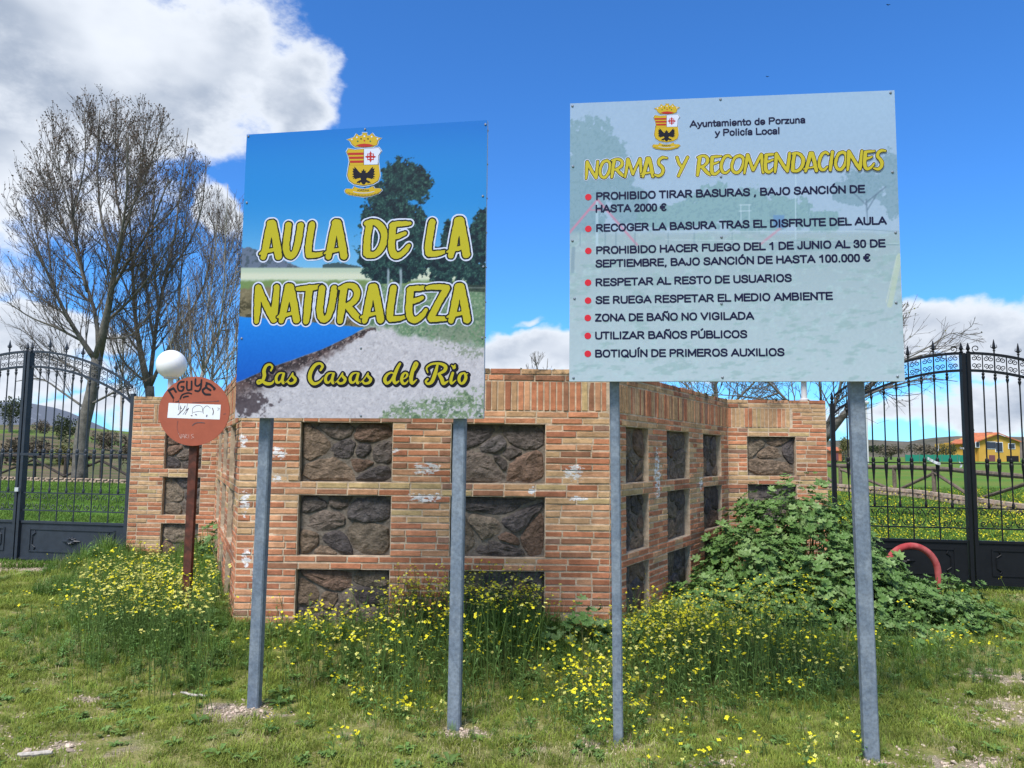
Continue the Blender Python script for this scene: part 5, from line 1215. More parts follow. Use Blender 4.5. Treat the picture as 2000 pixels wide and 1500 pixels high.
# ------------------------------------------------------------------ bare trees
def prisms(PL, R0, R1, n=3):
    """PL (m,K,3) polylines, radii from R0 to R1; one mesh of thin tapering tubes"""
    m, K, _ = PL.shape; T = np.gradient(PL, axis=1); T /= np.linalg.norm(T, axis=2, keepdims=True) + 1e-9
    ref = np.where(np.abs(T[..., 2:3]) > .8, np.array([1., 0, 0]), np.array([0, 0, 1.])); ref = ref[:, :1].repeat(K, 1)
    A = np.cross(T, ref); A /= np.linalg.norm(A, axis=2, keepdims=True) + 1e-9; B = np.cross(T, A)
    t = np.linspace(0, 1, K)[None, :, None]; R = R0[:, None, None] * (1 - t) + R1[:, None, None] * t
    V = np.stack([PL + R * (math.cos(2 * PI * j / n) * A + math.sin(2 * PI * j / n) * B) for j in range(n)], 2)   # m,K,n,3
    base = (np.arange(m)[:, None, None] * K + np.arange(K - 1)[None, :, None]) * n + np.arange(n)[None, None]
    nxt = (np.arange(m)[:, None, None] * K + np.arange(K - 1)[None, :, None]) * n + ((np.arange(n) + 1) % n)[None, None]
    F = np.stack([base, nxt, nxt + n, base + n], -1).reshape(-1, 4)
    return V.reshape(-1, 3), F
def spawn(rg, PL, R0, R1, count, tmin, tmax, len_fn, ang_lo, ang_hi, trop, K, env, rfac=.55, wob=.12):
    m = len(PL); src = np.repeat(np.arange(m), count); n = len(src)
    if n == 0: return np.zeros((0, K, 3)), np.zeros(0), np.zeros(0), np.zeros(0)
    t = rg.uniform(tmin, tmax, n); Kp = PL.shape[1]; s = t * (Kp - 1); i = np.minimum(s.astype(int), Kp - 2); f = (s - i)[:, None]
    p = PL[src, i] * (1 - f) + PL[src, i + 1] * f; T = PL[src, i + 1] - PL[src, i]; T /= np.linalg.norm(T, axis=1, keepdims=True) + 1e-9
    q = rg.normal(size=(n, 3)); q -= (q * T).sum(1, keepdims=True) * T; q /= np.linalg.norm(q, axis=1, keepdims=True)
    a = rg.uniform(ang_lo, ang_hi, n)[:, None]; D = T * np.cos(a) + q * np.sin(a)
    L = len_fn(t, n, src); 
    def build(L):
        pts = [p]; d = D.copy()
        for k in range(K - 1):
            d = d + np.array([0, 0, trop]) / (K - 1) + W_[k]; d /= np.linalg.norm(d, axis=1, keepdims=True); pts.append(pts[-1] + d * (L / (K - 1))[:, None])
        return np.stack(pts, 1)
    W_ = [rg.normal(size=(n, 3)) * wob for _ in range(K - 1)]
    Q = build(L)
    if env is not None:
        for _ in range(3):
            e = env(Q[:, -1]); L = np.where(e > 1, L * .62, L); Q = build(L)
        keep = env(Q[:, -1]) < 1.18; Q = Q[keep]; src = src[keep]; t = t[keep]; L = L[keep]
    r = (R0[src] * (1 - t) + R1[src] * t) * rfac
    return Q, r, L, src
def bare_tree(name, label, d, trunk, limbs, envpx, dens=1.0, seed=0, bark='bark', twigr=.007, buds=0.0, budm='bud', cat='tree', l2=2.6, l3=1.1, trop=.55, spread=1.0, wk=.74):
    rg = np.random.default_rng(seed); s = d / FPX
    W3 = lambda px, py, dy=0.0: aty(px, py, d + dy)
    base = W3(*trunk[0][:2]); t = thing(name, label, cat, base)
    P = np.array([W3(x, y) for x, y, w in trunk]); R = np.array([w * s / 2 * .76 for x, y, w in trunk])
    V, F = tube(np.array(spline(P, 4)), np.interp(np.linspace(0, 1, len(spline(P, 4))), np.linspace(0, 1, len(P)), R), 10); obj('trunk', V, F, bark, t, smooth=True)
    ce = W3(envpx[0], envpx[1]); ex, ez = envpx[2] * s, envpx[3] * s
    env = lambda q: ((q[:, 0] - ce[0]) / ex) ** 2 + ((q[:, 1] - d) / (ex * 1.0)) ** 2 + ((q[:, 2] - ce[2]) / ez) ** 2
    K = 9; PL = []; R0 = []; R1 = []
    for k, lb in enumerate(limbs):
        dyv = rg.uniform(-1, 1) * spread; n = len(lb)
        Q = np.array([W3(x, y, dyv * ((j / (n - 1)) ** 1.2) * (n - 1) * s * 36) for j, (x, y, *_) in enumerate(lb)])
        S = spline(Q, 6); u = np.linspace(0, len(S) - 1, K); S = np.array([[np.interp(a, np.arange(len(S)), S[:, c]) for c in range(3)] for a in u])
        w0, w1 = lb[0][2] * s / 2 * wk, lb[-1][2] * s / 2 * wk
        if k == 0: w0 = R[-1] * .97
        V, F = tube(S, w1 + (w0 - w1) * (1 - np.linspace(0, 1, K)) ** (1.6 if k == 0 else 1.0), 8); obj('limb', V, F, bark, t, smooth=True); PL.append(S); R0.append(w0); R1.append(w1)
    PL = np.array(PL); R0 = np.array(R0); R1 = np.array(R1); LL = np.linalg.norm(np.diff(PL, axis=1), axis=2).sum(1)
    Q2, r2, L2, s2_ = spawn(rg, PL, R0, R1, np.maximum(3, (LL * 4.6 * dens)).astype(int), .12, 1.0, lambda tt, n, sr: rg.uniform(.55, 1.15, n) * l2 * (1.25 - .75 * tt), .35, .85, trop, 6, env)
    r2 = np.clip(r2 * .8, twigr * 1.5, .030); V, F = prisms(Q2, r2, np.full(len(r2), twigr), 4); o = obj('branches', V, F, 'bark' if bark == 'bark' else bark, t); o['kind'] = 'stuff'
    Q3, r3, L3, _ = spawn(rg, Q2, r2, np.full(len(r2), twigr), np.maximum(2, (L2 * 5.2 * dens)).astype(int), .1, 1.0, lambda tt, n, sr: rg.uniform(.4, 1.2, n) * l3 * (1.2 - .6 * tt), .3, .8, trop, 4, env, wob=.10)
    r3 = np.clip(r3, twigr, twigr * 1.8); V3, F3 = prisms(Q3, r3, np.full(len(r3), twigr * .7), 3)
    Q4, r4, L4, _ = spawn(rg, Q3, r3, np.full(len(r3), twigr * .7), np.maximum(1, (L3 * 5.5 * dens)).astype(int), .15, 1.0, lambda tt, n, sr: rg.uniform(.3, 1.2, n) * l3 * .38, .3, .8, trop * .8, 2, env)
    V4, F4 = prisms(Q4, np.full(len(r4), twigr * .8), np.full(len(r4), twigr * .5), 3)
    o = obj('twigs', np.vstack([V3, V4]), np.vstack([F3, F4 + len(V3)]), 'twig', t); o['kind'] = 'stuff'
    if buds > 0:
        ends = np.vstack([Q4[:, -1], Q3[:, -1], Q4.mean(1)]); w = np.clip((ends[:, 2] - (ce[2] - ez * .5)) / (1.3 * ez), .12, 1); ends = ends[rg.random(len(ends)) < buds * w]
        n = len(ends); a = rg.normal(size=(n, 3)); a /= np.linalg.norm(a, axis=1)[:, None]; b = np.cross(a, rg.normal(size=(n, 3))); b /= np.linalg.norm(b, axis=1)[:, None]
        z = rg.uniform(.022, .052, (n, 1)) * d / 30; V = np.stack([ends - a * z, ends - b * z * .6, ends + a * z, ends + b * z * .6], 1).reshape(-1, 3)
        o = obj('buds', V, np.arange(n * 4).reshape(-1, 4), budm, t); o['kind'] = 'stuff'
    print(name, len(Q2), len(Q3), len(Q4)); return t
bare_tree('poplar_tree', 'largest bare poplar with pale trunk and dark brown twig crown at the left', 30,
    [(155, 945, 40), (160, 850, 33), (178, 770, 29), (190, 700, 27)],
    [[(190, 702, 22), (208, 620, 20), (222, 540, 17), (235, 470, 12), (248, 380, 7), (250, 260, 3)], [(188, 705, 16), (160, 665, 13), (128, 612, 10), (95, 540, 7), (60, 450, 3)],
     [(192, 690, 13), (188, 620, 11), (170, 560, 9), (150, 480, 7), (140, 380, 4), (135, 270, 2)], [(170, 570, 8), (150, 500, 7), (110, 400, 4), (90, 310, 2)],
     [(216, 570, 10), (245, 520, 8), (290, 450, 6), (330, 350, 3)], [(228, 500, 9), (250, 430, 7), (275, 340, 5), (285, 230, 2.5)], [(225, 520, 8), (200, 440, 7), (190, 330, 5), (195, 215, 2.5)],
     [(205, 630, 8), (250, 590, 7), (300, 530, 5), (350, 450, 3)], [(240, 450, 7), (225, 350, 5), (228, 190, 2.5)], [(246, 430, 6), (290, 330, 4), (318, 235, 2)], [(152, 480, 6), (125, 370, 4), (108, 290, 2)], [(140, 430, 5), (165, 320, 4), (165, 215, 2)], [(290, 455, 5), (345, 400, 4), (372, 320, 2)], [(108, 560, 5), (60, 470, 4), (30, 400, 2)], [(100, 530, 5), (85, 420, 4), (50, 350, 2)], [(130, 615, 6), (90, 590, 5), (50, 560, 3.5), (15, 500, 2)], [(158, 665, 7), (110, 640, 5), (60, 620, 3.5), (15, 590, 2)],
     [(170, 800, 7), (120, 765, 5), (80, 740, 4), (30, 745, 2)], [(182, 750, 7), (140, 715, 5), (90, 690, 4), (45, 640, 2)], [(200, 660, 6), (230, 660, 5), (262, 650, 4), (300, 600, 2)], [(176, 790, 7), (215, 770, 5), (255, 745, 4), (285, 700, 2)]],
    (212, 475, 216, 318), dens=.88, seed=3, buds=.95, twigr=.0070)
bare_tree('poplar_tree', 'second bare poplar forking low just behind the globe lamp', 33,
    [(300, 930, 24), (295, 820, 22), (292, 755, 22)],
    [[(290, 757, 13), (275, 690, 11), (262, 600, 9), (258, 500, 6), (250, 400, 3)], [(292, 755, 13), (300, 680, 11), (312, 590, 10), (340, 470, 7), (352, 370, 4), (368, 250, 2)], [(294, 755, 11), (318, 700, 9), (352, 640, 8), (398, 560, 6), (420, 450, 3)],
     [(310, 600, 8), (300, 520, 7), (298, 420, 4), (310, 300, 2)], [(302, 670, 8), (290, 600, 6), (285, 500, 4), (300, 380, 2)], [(325, 540, 6), (372, 470, 5), (395, 400, 3), (402, 320, 2)], [(294, 750, 8), (265, 730, 6), (232, 690, 4), (222, 620, 2)],
     [(345, 655, 6), (352, 560, 5), (360, 460, 4), (378, 340, 2)], [(298, 860, 7), (262, 800, 6), (235, 720, 4), (210, 650, 2)]],
    (325, 520, 128, 275), dens=.8, seed=8, buds=.35, twigr=.006)
bare_tree('bare_tree', 'pale many stemmed bare tree between the globe lamp and the blue sign', 27,
    [(392, 900, 18), (388, 830, 15), (384, 790, 14)],
    [[(384, 792, 10), (398, 720, 8), (425, 660, 6), (448, 600, 5), (470, 540, 2)], [(384, 792, 9), (372, 720, 7), (372, 640, 5), (366, 560, 3)], [(385, 790, 8), (420, 730, 6), (460, 680, 5), (500, 640, 2)], [(398, 720, 6), (400, 640, 5), (415, 540, 3), (425, 430, 1.5)],
     [(425, 660, 5), (436, 580, 4), (440, 480, 3), (445, 360, 1.5)], [(448, 600, 4), (462, 520, 3), (468, 400, 1.5)], [(388, 830, 6), (430, 790, 5), (470, 760, 3)], [(384, 800, 5), (350, 740, 4), (330, 660, 2)]],
    (430, 590, 105, 260), dens=1.0, seed=13, buds=.10, bark='bark_pale', twigr=.006)
# saplings in a thicket
for k, (px, top, dd) in enumerate([(356, 540, 30), (440, 560, 29.5), (458, 520, 31), (235, 590, 36), (345, 500, 37), (412, 600, 36)]):
    bare_tree('sapling', ['thin bare sapling left of the blue sign, shortest of the thicket', 'thin bare sapling just left of the blue sign edge', 'tall bare sapling touching the blue sign edge', 'thin bare sapling between the two poplar trunks', 'thin sapling rising behind the globe lamp', 'thin sapling behind the round sign'][k], dd, [(px, 920, 6), (px + 2, 760, 5)],
        [[(px + 2, 762, 4.5), (px + 5, 690, 3.5), (px + 2, (690 + top) / 2, 2.5), (px + 6, top, 1.2)], [(px + 2, 750, 3), (px - 14, 690, 2), (px - 20, top + 60, 1)], [(px + 3, 730, 3), (px + 18, 670, 2), (px + 24, top + 50, 1)]],
        (px + 3, (760 + top) / 2, 40, (790 - top) / 2), dens=.9, seed=30 + k, twigr=.0055, bark='bark_pale', l2=1.4, l3=.7, trop=.9)
bare_tree('bare_tree', 'spreading bare tree with leaning limbs beside the right gate behind the wall', 15.5,
    [(1560, 960, 40), (1578, 900, 34), (1600, 862, 30)],
    [[(1600, 865, 20), (1632, 830, 15), (1665, 790, 12), (1710, 745, 9), (1770, 700, 6), (1850, 690, 2.5)], [(1602, 862, 16), (1622, 815, 13), (1640, 760, 10), (1655, 690, 7), (1690, 620, 3)], [(1598, 862, 14), (1560, 810, 11), (1520, 765, 9), (1470, 720, 6), (1400, 690, 2.5)],
     [(1625, 838, 12), (1680, 780, 9), (1740, 755, 7), (1810, 740, 4), (1870, 745, 2)], [(1600, 862, 12), (1604, 800, 10), (1600, 740, 8), (1590, 660, 3)], [(1700, 752, 4), (1730, 690, 3), (1768, 630, 2.2), (1792, 575, 1.2)], [(1765, 703, 5), (1810, 680, 4), (1860, 650, 3), (1895, 660, 1.5)],
     [(1560, 812, 8), (1530, 790, 6), (1460, 775, 4), (1380, 770, 2)], [(1520, 768, 6), (1480, 780, 4), (1420, 790, 3), (1340, 760, 1.5)], [(1650, 710, 3.5), (1700, 690, 3), (1740, 640, 2), (1762, 600, 1.2)]],
    (1600, 705, 300, 145), dens=1.15, wk=.62, seed=44, buds=.16, budm='bud_green', twigr=.0042, l2=1.15, l3=.55, trop=.1)
bare_tree('bare_tree', 'fine twigged bare tree showing over the middle of the splayed brick wall', 24,
    [(1400, 960, 18), (1400, 860, 14), (1398, 820, 12)], [[(1398, 822, 9), (1370, 780, 7), (1330, 745, 5), (1290, 720, 2)], [(1398, 822, 9), (1400, 770, 7), (1395, 710, 4), (1400, 650, 2)], [(1398, 822, 9), (1440, 780, 6), (1480, 740, 4), (1520, 700, 2)], [(1396, 815, 7), (1350, 800, 5), (1300, 775, 3)], [(1400, 815, 7), (1450, 800, 5), (1510, 780, 3)]],
    (1395, 735, 150, 95), dens=1.3, seed=51, buds=.12, budm='bud_green', twigr=.0055, l2=1.5, l3=.7, trop=.3)
bare_tree('bare_tree', 'small bare treetop peeping over the wall between the two signs', 34,
    [(1052, 900, 9), (1054, 780, 7)], [[(1054, 782, 5), (1050, 730, 4), (1044, 690, 1.5)], [(1054, 775, 4), (1066, 735, 3), (1070, 700, 1.2)], [(1053, 770, 4), (1036, 740, 3), (1028, 712, 1.2)]],
    (1052, 735, 36, 52), dens=1.2, seed=61, twigr=.006, l2=1.0, l3=.6, trop=.8)

# ------------------------------------------------------------------ wrought iron gates
def scroll_pts(cx, cz, r, turn, start, hand, n=15):
    """spiral winding out from its eye"""
    out = []
    for i in range(n):
        t = i / (n - 1); a = start + hand * turn * t; rr = r * (1 - .78 * t); out.append((cx + rr * math.cos(a), cz + rr * math.sin(a)))
    return out
def gate_leaf(H, C, zp, zh, label, m, seed=0, lock=False, spear_at_hinge=False, hinge_label=True):
    """H hinge point, C meeting point (plan); zp top of outer arch at C, zh at the hinge"""
    t = thing('gate_leaf', label, 'gate', (H[0], H[1], 0), 'wrought iron gate leaves beside the wall')
    H = np.array([H[0], H[1], 0.]); U = np.array([C[0], C[1], 0.]) - H; Wd = np.linalg.norm(U); U /= Wd; Nn = np.array([U[1], -U[0], 0.])
    if Nn[1] > 0: Nn = -Nn
    P = lambda u, z, n=0.0: H + U * u + Nn * n + np.array([0, 0, z])
    def bx(u0, u1, n0, n1, z0, z1):
        V = np.array([P(u, z, n) for z in (z0, z1) for u, n in ((u0, n0), (u1, n0), (u1, n1), (u0, n1))]); return V, list(BOXF)
    PB, PT, S0, S1, MR = .10, .57, .745, .985, 1.53
    fz = lambda k: .5 * (math.sin(k * PI / 2) + math.sqrt(max(0, 1 - (1 - k) ** 2)))
    arc = lambda u: zh + (zp - zh) * fz(min(1, max(0, u / Wd))); inner = lambda u: arc(u) - .215
    # stiles, rails
    V, F = bx(0, .05, -.03, .03, .03, arc(0) + .0); obj('hinge_stile', V, F, m, t)
    V, F = bx(Wd - .042, Wd + .0, -.045, .045, .06, zp - .0); obj('meeting_stile', V, F, m, t)
    us = np.linspace(.05, Wd - .055, 22)
    for nm, fn in (('arch_rail', arc), ('arch_rail', inner)):
        V = []; 
        for u in us: z = fn(u); V += [P(u, z - .016, -.014), P(u, z - .016, .014), P(u, z + .016, .014), P(u, z + .016, -.014)]
        F = [(4 * i + j, 4 * i + 4 + j, 4 * i + 4 + (j + 1) % 4, 4 * i + (j + 1) % 4) for i in range(21) for j in range(4)]; obj(nm, np.array(V), F, m, t)
    for z, hh in ((MR, .007), (S0, .008), (S1, .008)): V, F = bx(.05, Wd - .055, -.010, .010, z - hh, z + hh); obj('cross_rail', V, F, m, t)
    V, F = bx(.05, Wd - .055, -.018, .004, PB, PT); pn = obj('kick_panel', V, F, m, t)
    V, F = bx(.05, Wd - .055, -.022, .022, PT, PT + .03); obj('cross_rail', V, F, m, t); V, F = bx(.05, Wd - .055, -.022, .022, PB - .03, PB); obj('cross_rail', V, F, m, t)
    # raised frame and rosette on the panel
    a0, a1, b0, b1 = .20, Wd - .20, PB + .09, PT - .08; fr = []
    for r_ in ((a0, a1, b0 - .009, b0 + .009), (a0, a1, b1 - .009, b1 + .009), (a0 - .009, a0 + .009, b0 - .009, b1 + .009), (a1 - .009, a1 + .009, b0 - .009, b1 + .009)):
        fr.append(bx(r_[0], r_[1], .0045, .016, r_[2], r_[3]))
    V, F = cat_geo(fr); obj('panel_frame', V, F, m, pn)
    for sgn, uu in ((1, a0 + .045), (-1, a1 - .045)):
        pts = [(uu + sgn * .03, b1 - .02), (uu + sgn * .05, b1 - .05), (uu, b1 - .085), (uu, b0 + .085), (uu + sgn * .05, b0 + .05), (uu + sgn * .03, b0 + .02)]
        V, F = tube([P(a, z, .014) for a, z in pts], .008, 5); obj('panel_scroll', V, F, m, pn)
    cu, cz = (a0 + a1) / 2, (b0 + b1) / 2; ro = []
    for k in range(10):
        a = k * PI / 5; e = 1.7 if k % 5 == 0 else 1.0; V, F = tube([P(cu, cz, .012), P(cu + .04 * e * math.cos(a), cz + .035 * math.sin(a), .030), P(cu + .085 * e * math.cos(a), cz + .055 * math.sin(a), .010)], [.014, .016, .004], 5); ro.append((V, F))
    V, F = cat_geo(ro); obj('rosette', V, F, m, pn)
    # bars
    nb = max(4, int(round((Wd - .1) / .142))); du = (Wd - .105) / nb; rad = .0085
    ctr = nb
    for k in range(1, nb):
        u = .05 + du * k; tall = (nb - k) % 2 == 0
        zt = arc(u) + .05 if tall else inner(u); zb_ = PT + .03 if tall else S1
        V, F = tube([P(u, zb_), P(u, zt)], rad, 6); b = obj('bar', V, F, m, t)
        c = P(u, 0); prof = [(rad, 0), (.022, .02), (.024, .05), (.014, .065), (.024, .085), (.024, .105), (.019, .16), (.012, .26), (rad, .30)]
        V, F = lathe([(r_, MR + .07 - z) for r_, z in prof][::-1], 8, c); obj('collar', V, F, m, b)
        prof2 = [(rad, 0), (.020, .015), (.012, .035), (.020, .055), (rad, .10)]
        V, F = lathe([(r_, inner(u) - .02 - z) for r_, z in prof2][::-1], 8, c); obj('collar', V, F, m, b)
        if not tall:
            V, F = lathe([(rad, S1 + .0), (.018, S1 + .02), (.018, S1 + .04), (rad, S1 + .08)], 8, c); obj('collar', V, F, m, b)
            V, F = tube([P(u, inner(u) - .01), P(u, arc(u))], rad * .8, 5); obj('spindle', V, F, m, b)
        else:
            z0 = arc(u) + .04; V, F = lathe([(rad, z0), (.020, z0 + .01), (.010, z0 + .025), (.024, z0 + .045), (.020, z0 + .075), (.004, z0 + .15)], 4, c); obj('spear_finial', V, F, m, b)
            for sg in (-1, 1):
                V, F = tube([P(u + sg * .008, z0 + .035), P(u + sg * .035, z0 + .055), P(u + sg * .030, z0 + .085)], [.007, .006, .003], 4); obj('spear_barb', V, F, m, b)
    # scrolls between the arches and in the lower band
    sc = []
    for k in range(nb):
        u = .05 + du * (k + .5); slope = (arc(u + .02) - arc(u - .02)) / .04
        for zc, hand in ((arc(u) - .060, 1), (inner(u) + .062, -1)):
            for sg in (-1, 1):
                cu2 = u + sg * du * .22; z2 = zc + slope * (cu2 - u); pts = scroll_pts(cu2, z2, .033, 1.6 * 2 * PI * .8, (PI / 2) * hand if sg < 0 else (PI / 2) * hand, sg * hand)
                V, F = tube([P(a, z) for a, z in pts], .0055, 4); obj('scroll', V, F, m, t)
    for k in range(1, nb):
        if (nb - k) % 2 == 0: continue
        u = .05 + du * k
        for sg in (-1, 1):
            pts = [(a, z) for a, z in scroll_pts(u + sg * du * .52, S1 - .055, .040, 2.2 * PI, PI / 2 + sg * 1.2, -sg)][::-1] + [(u + sg * .016, (S0 + S1) / 2 + .035), (u + sg * .010, (S0 + S1) / 2)] + [(u + sg * .016, (S0 + S1) / 2 - .035)] + [(a, z) for a, z in scroll_pts(u + sg * du * .52, S0 + .055, .040, 2.2 * PI, -PI / 2 - sg * 1.2, sg)]
            V, F = tube([P(a, z) for a, z in pts], .0058, 4); obj('scroll', V, F, m, t)
    if spear_at_hinge:
        z0 = arc(0); V, F = lathe([(.014, z0), (.026, z0 + .02), (.012, z0 + .035), (.026, z0 + .06), (.004, z0 + .14)], 6, P(.025, 0)); obj('spear_finial', V, F, m, t)
    z0 = zp; V, F = lathe([(.02, z0), (.028, z0 + .015), (.012, z0 + .03), (.028, z0 + .055), (.004, z0 + .13)], 6, P(Wd - .03, 0)); obj('spear_finial', V, F, m, t)
    V, F = tube([P(a, z) for a, z in scroll_pts(Wd - .12, z0 + .055, .05, 2.4 * PI, -PI / 2, 1)], .006, 4); obj('scroll', V, F, m, t)
    if lock:
        V, F = bx(Wd - .02, Wd + .035, .046, .075, 1.0, 1.055); obj('padlock', V, F, 'lock_steel', t)
        V, F = bx(Wd - .30, Wd + .01, -.02, .048, 1.50, 1.535); obj('latch', V, F, m, t)
    return t
RH, RC = np.array([4.035, 9.72]), np.array([5.60, 9.45]); dR = RC - RH
gate_leaf(RH, RC, 2.89, 2.27, 'black iron gate leaf between the brick wall and its tall meeting stile', 'gate_black', spear_at_hinge=True)
gate_leaf(RC + dR * 1.015, RC + dR * .012, 2.89, 2.27, 'black iron gate leaf cut by the right edge of the photo', 'gate_black')
LH, LC = np.array([-5.16, 10.5]), np.array([-6.86, 10.85]); dL = LC - LH
gate_leaf(LH, LC, 2.97, 2.36, 'dark grey iron gate leaf beside the left end of the brick wall', 'gate_grey', lock=True)
gate_leaf(LC + dL * 1.015, LC + dL * .012, 2.97, 2.36, 'dark grey iron gate leaf cut by the left edge of the photo', 'gate_grey')
# concrete sill under the left gate
V, F = box(-8.8, -5.0, 10.62, 11.0, -.1, .035); o = obj('concrete_sill', V, F, 'mortar'); tag(o, 'narrow concrete sill on the ground under the left grey gate', 'sill')
# torn ribbons tied to the right gate
def ribbon(pts, w, lab):
    P = spline(np.array(pts), 5); V = []; rg = np.random.default_rng(len(pts) + int(w * 1000))
    for i, p in enumerate(P):
        a = rg.uniform(-.6, .6); V += [p + np.array([0, -.006 - .01 * math.sin(a), -w / 2]), p + np.array([0, -.012 + .01 * math.sin(a), w / 2])]
    V = np.array(V); n = len(P); V2 = V + np.array([0, .0015, 0])
    F = [(2 * i, 2 * i + 2, 2 * i + 3, 2 * i + 1) for i in range(n - 1)] + [(2 * n + 2 * i + 1, 2 * n + 2 * i + 3, 2 * n + 2 * i + 2, 2 * n + 2 * i) for i in range(n - 1)]
    o = obj('torn_ribbon', np.vstack([V, V2]), F, 'ribbon'); tag(o, lab, 'ribbon', 'white ribbons tied to the right gate')
gp = lambda px, py: aty(px, py, 9.47)
ribbon([gp(1811, 895), gp(1820, 900), gp(1828, 904), gp(1836, 906)], .035, 'white torn ribbon strung between two bars of the right gate')
ribbon([gp(1832, 868), gp(1833, 876), gp(1831, 880)], .028, 'small white ribbon knotted high on one bar of the right gate')
ribbon([gp(1874, 874), gp(1880, 876), gp(1888, 873)], .022, 'white ribbon tied around the meeting stile of the right gate')
ribbon([gp(1874, 893), gp(1873, 903), gp(1879, 908), gp(1874, 912)], .028, 'white ribbon hanging beside the meeting stile of the right gate')

# ------------------------------------------------------------------ red pipe hoop
hc = aty(1781, 1120, 8.9); t_ = [(hc[0] - .31, hc[1] - .02, -.1), (hc[0] - .31, hc[1] - .02, hc[2] - .02)]
arcp = [(hc[0] - .31 * math.cos(a), hc[1] - .02 + .04 * (1 - math.cos(a)) / 2, hc[2] + .31 * math.sin(a)) for a in np.linspace(0, PI, 19)]
P = t_[:1] + arcp + [(hc[0] + .31, hc[1] + .02, -.1)]
V, F = tube(P, .037, 16); o = obj('pipe_hoop', V, F, 'pipe', smooth=True); tag(o, 'faded red pipe hoop standing in the weeds before the right gate', 'hoop')
# birds
for k, (px, py, d) in enumerate([(1735, 10, 60), (1499, 150, 70)]):
    c = aty(px, py, d); w = .17
    V = [c + np.array(v) for v in [(0, -.12, 0), (.03, 0, .02), (0, .13, 0), (-.03, 0, .02), (0, 0, -.04), (w, .03, .05), (w * .9, -.05, .05), (-w, .03, .06), (-w * .9, -.05, .06), (0, .06, .03), (0, -.05, .03)]]
    F = [(0, 1, 10), (0, 10, 3), (1, 2, 9), (3, 9, 2), (0, 4, 1), (1, 4, 2), (2, 4, 3), (3, 4, 0), (10, 1, 9), (10, 9, 3), (10, 6, 5, 9), (9, 7, 8, 10)]
    o = obj('bird', V, F, 'birdblack'); tag(o, ['dark bird near the top edge of the sky', 'dark bird flying above the pale rules sign'][k], 'bird', 'birds in the sky')

# sticks and litter
def stick(p0, p1, r, lab):
    a, b = atz(*p0, .02), atz(*p1, .03); rg = np.random.default_rng(int(p0[0])); Q = np.array([a + (b - a) * k / 6 + rg.normal(size=3) * [.006, .006, .003] for k in range(7)])
    Q[:, 2] = height(Q[:, 0], Q[:, 1]) + .028; V, F = tube(Q, [r * .7, r, r * .9, r * 1.1, r * .9, r, r * .6], 7); o = obj('stick', V, F, 'stick'); tag(o, lab, 'stick')
stick((32, 1476), (105, 1470), .012, 'pale weathered stick on the grass in the lower left corner')
stick((355, 1353), (398, 1357), .008, 'thin pale stick on the grass left of the leftmost sign post')

# ------------------------------------------------------------------ plants by instancing
LIB = bpy.data.collections
def source(name, metas):
    c = LIB.new(name)
    for i, me in enumerate(metas):
        o = bpy.data.objects.new('%s_%02d' % (name, i), me); c.objects.link(o)
    return c
def scatter(name, label, coll, P, yaw, scl, idx, tilt=None, kind='stuff'):
    me = bpy.data.meshes.new(name); me.vertices.add(len(P)); me.vertices.foreach_set('co', np.asarray(P, np.float32).ravel())
    rot = np.zeros((len(P), 3), np.float32); rot[:, 2] = yaw
    if tilt is not None: rot[:, 0] = tilt[:, 0]; rot[:, 1] = tilt[:, 1]
    a = me.attributes.new('rot', 'FLOAT_VECTOR', 'POINT'); a.data.foreach_set('vector', rot.ravel())
    a = me.attributes.new('scl', 'FLOAT', 'POINT'); a.data.foreach_set('value', np.asarray(scl, np.float32))
    a = me.attributes.new('idx', 'INT', 'POINT'); a.data.foreach_set('value', np.asarray(idx, np.int32))
    o = bpy.data.objects.new(name, me); COL.objects.link(o); tag(o, label, kind=kind)
    ng = bpy.data.node_groups.new(name + '_nodes', 'GeometryNodeTree')
    ng.interface.new_socket('Geometry', in_out='INPUT', socket_type='NodeSocketGeometry'); ng.interface.new_socket('Geometry', in_out='OUTPUT', socket_type='NodeSocketGeometry')
    n = ng.nodes; gi = n.new('NodeGroupInput'); go = n.new('NodeGroupOutput'); ip = n.new('GeometryNodeInstanceOnPoints'); ci = n.new('GeometryNodeCollectionInfo')
    ci.inputs['Collection'].default_value = coll; ci.inputs['Separate Children'].default_value = True; ci.inputs['Reset Children'].default_value = True
    def na(nm, dt):
        q = n.new('GeometryNodeInputNamedAttribute'); q.data_type = dt; q.inputs['Name'].default_value = nm; return q.outputs[0]
    ip.inputs['Pick Instance'].default_value = True
    L = ng.links; L.new(gi.outputs[0], ip.inputs['Points']); L.new(ci.outputs[0], ip.inputs['Instance']); L.new(na('idx', 'INT'), ip.inputs['Instance Index'])
    L.new(na('rot', 'FLOAT_VECTOR'), ip.inputs['Rotation']); L.new(na('scl', 'FLOAT'), ip.inputs['Scale']); L.new(ip.outputs[0], go.inputs[0])
    md = o.modifiers.new('scatter', 'NODES'); md.node_group = ng; return o
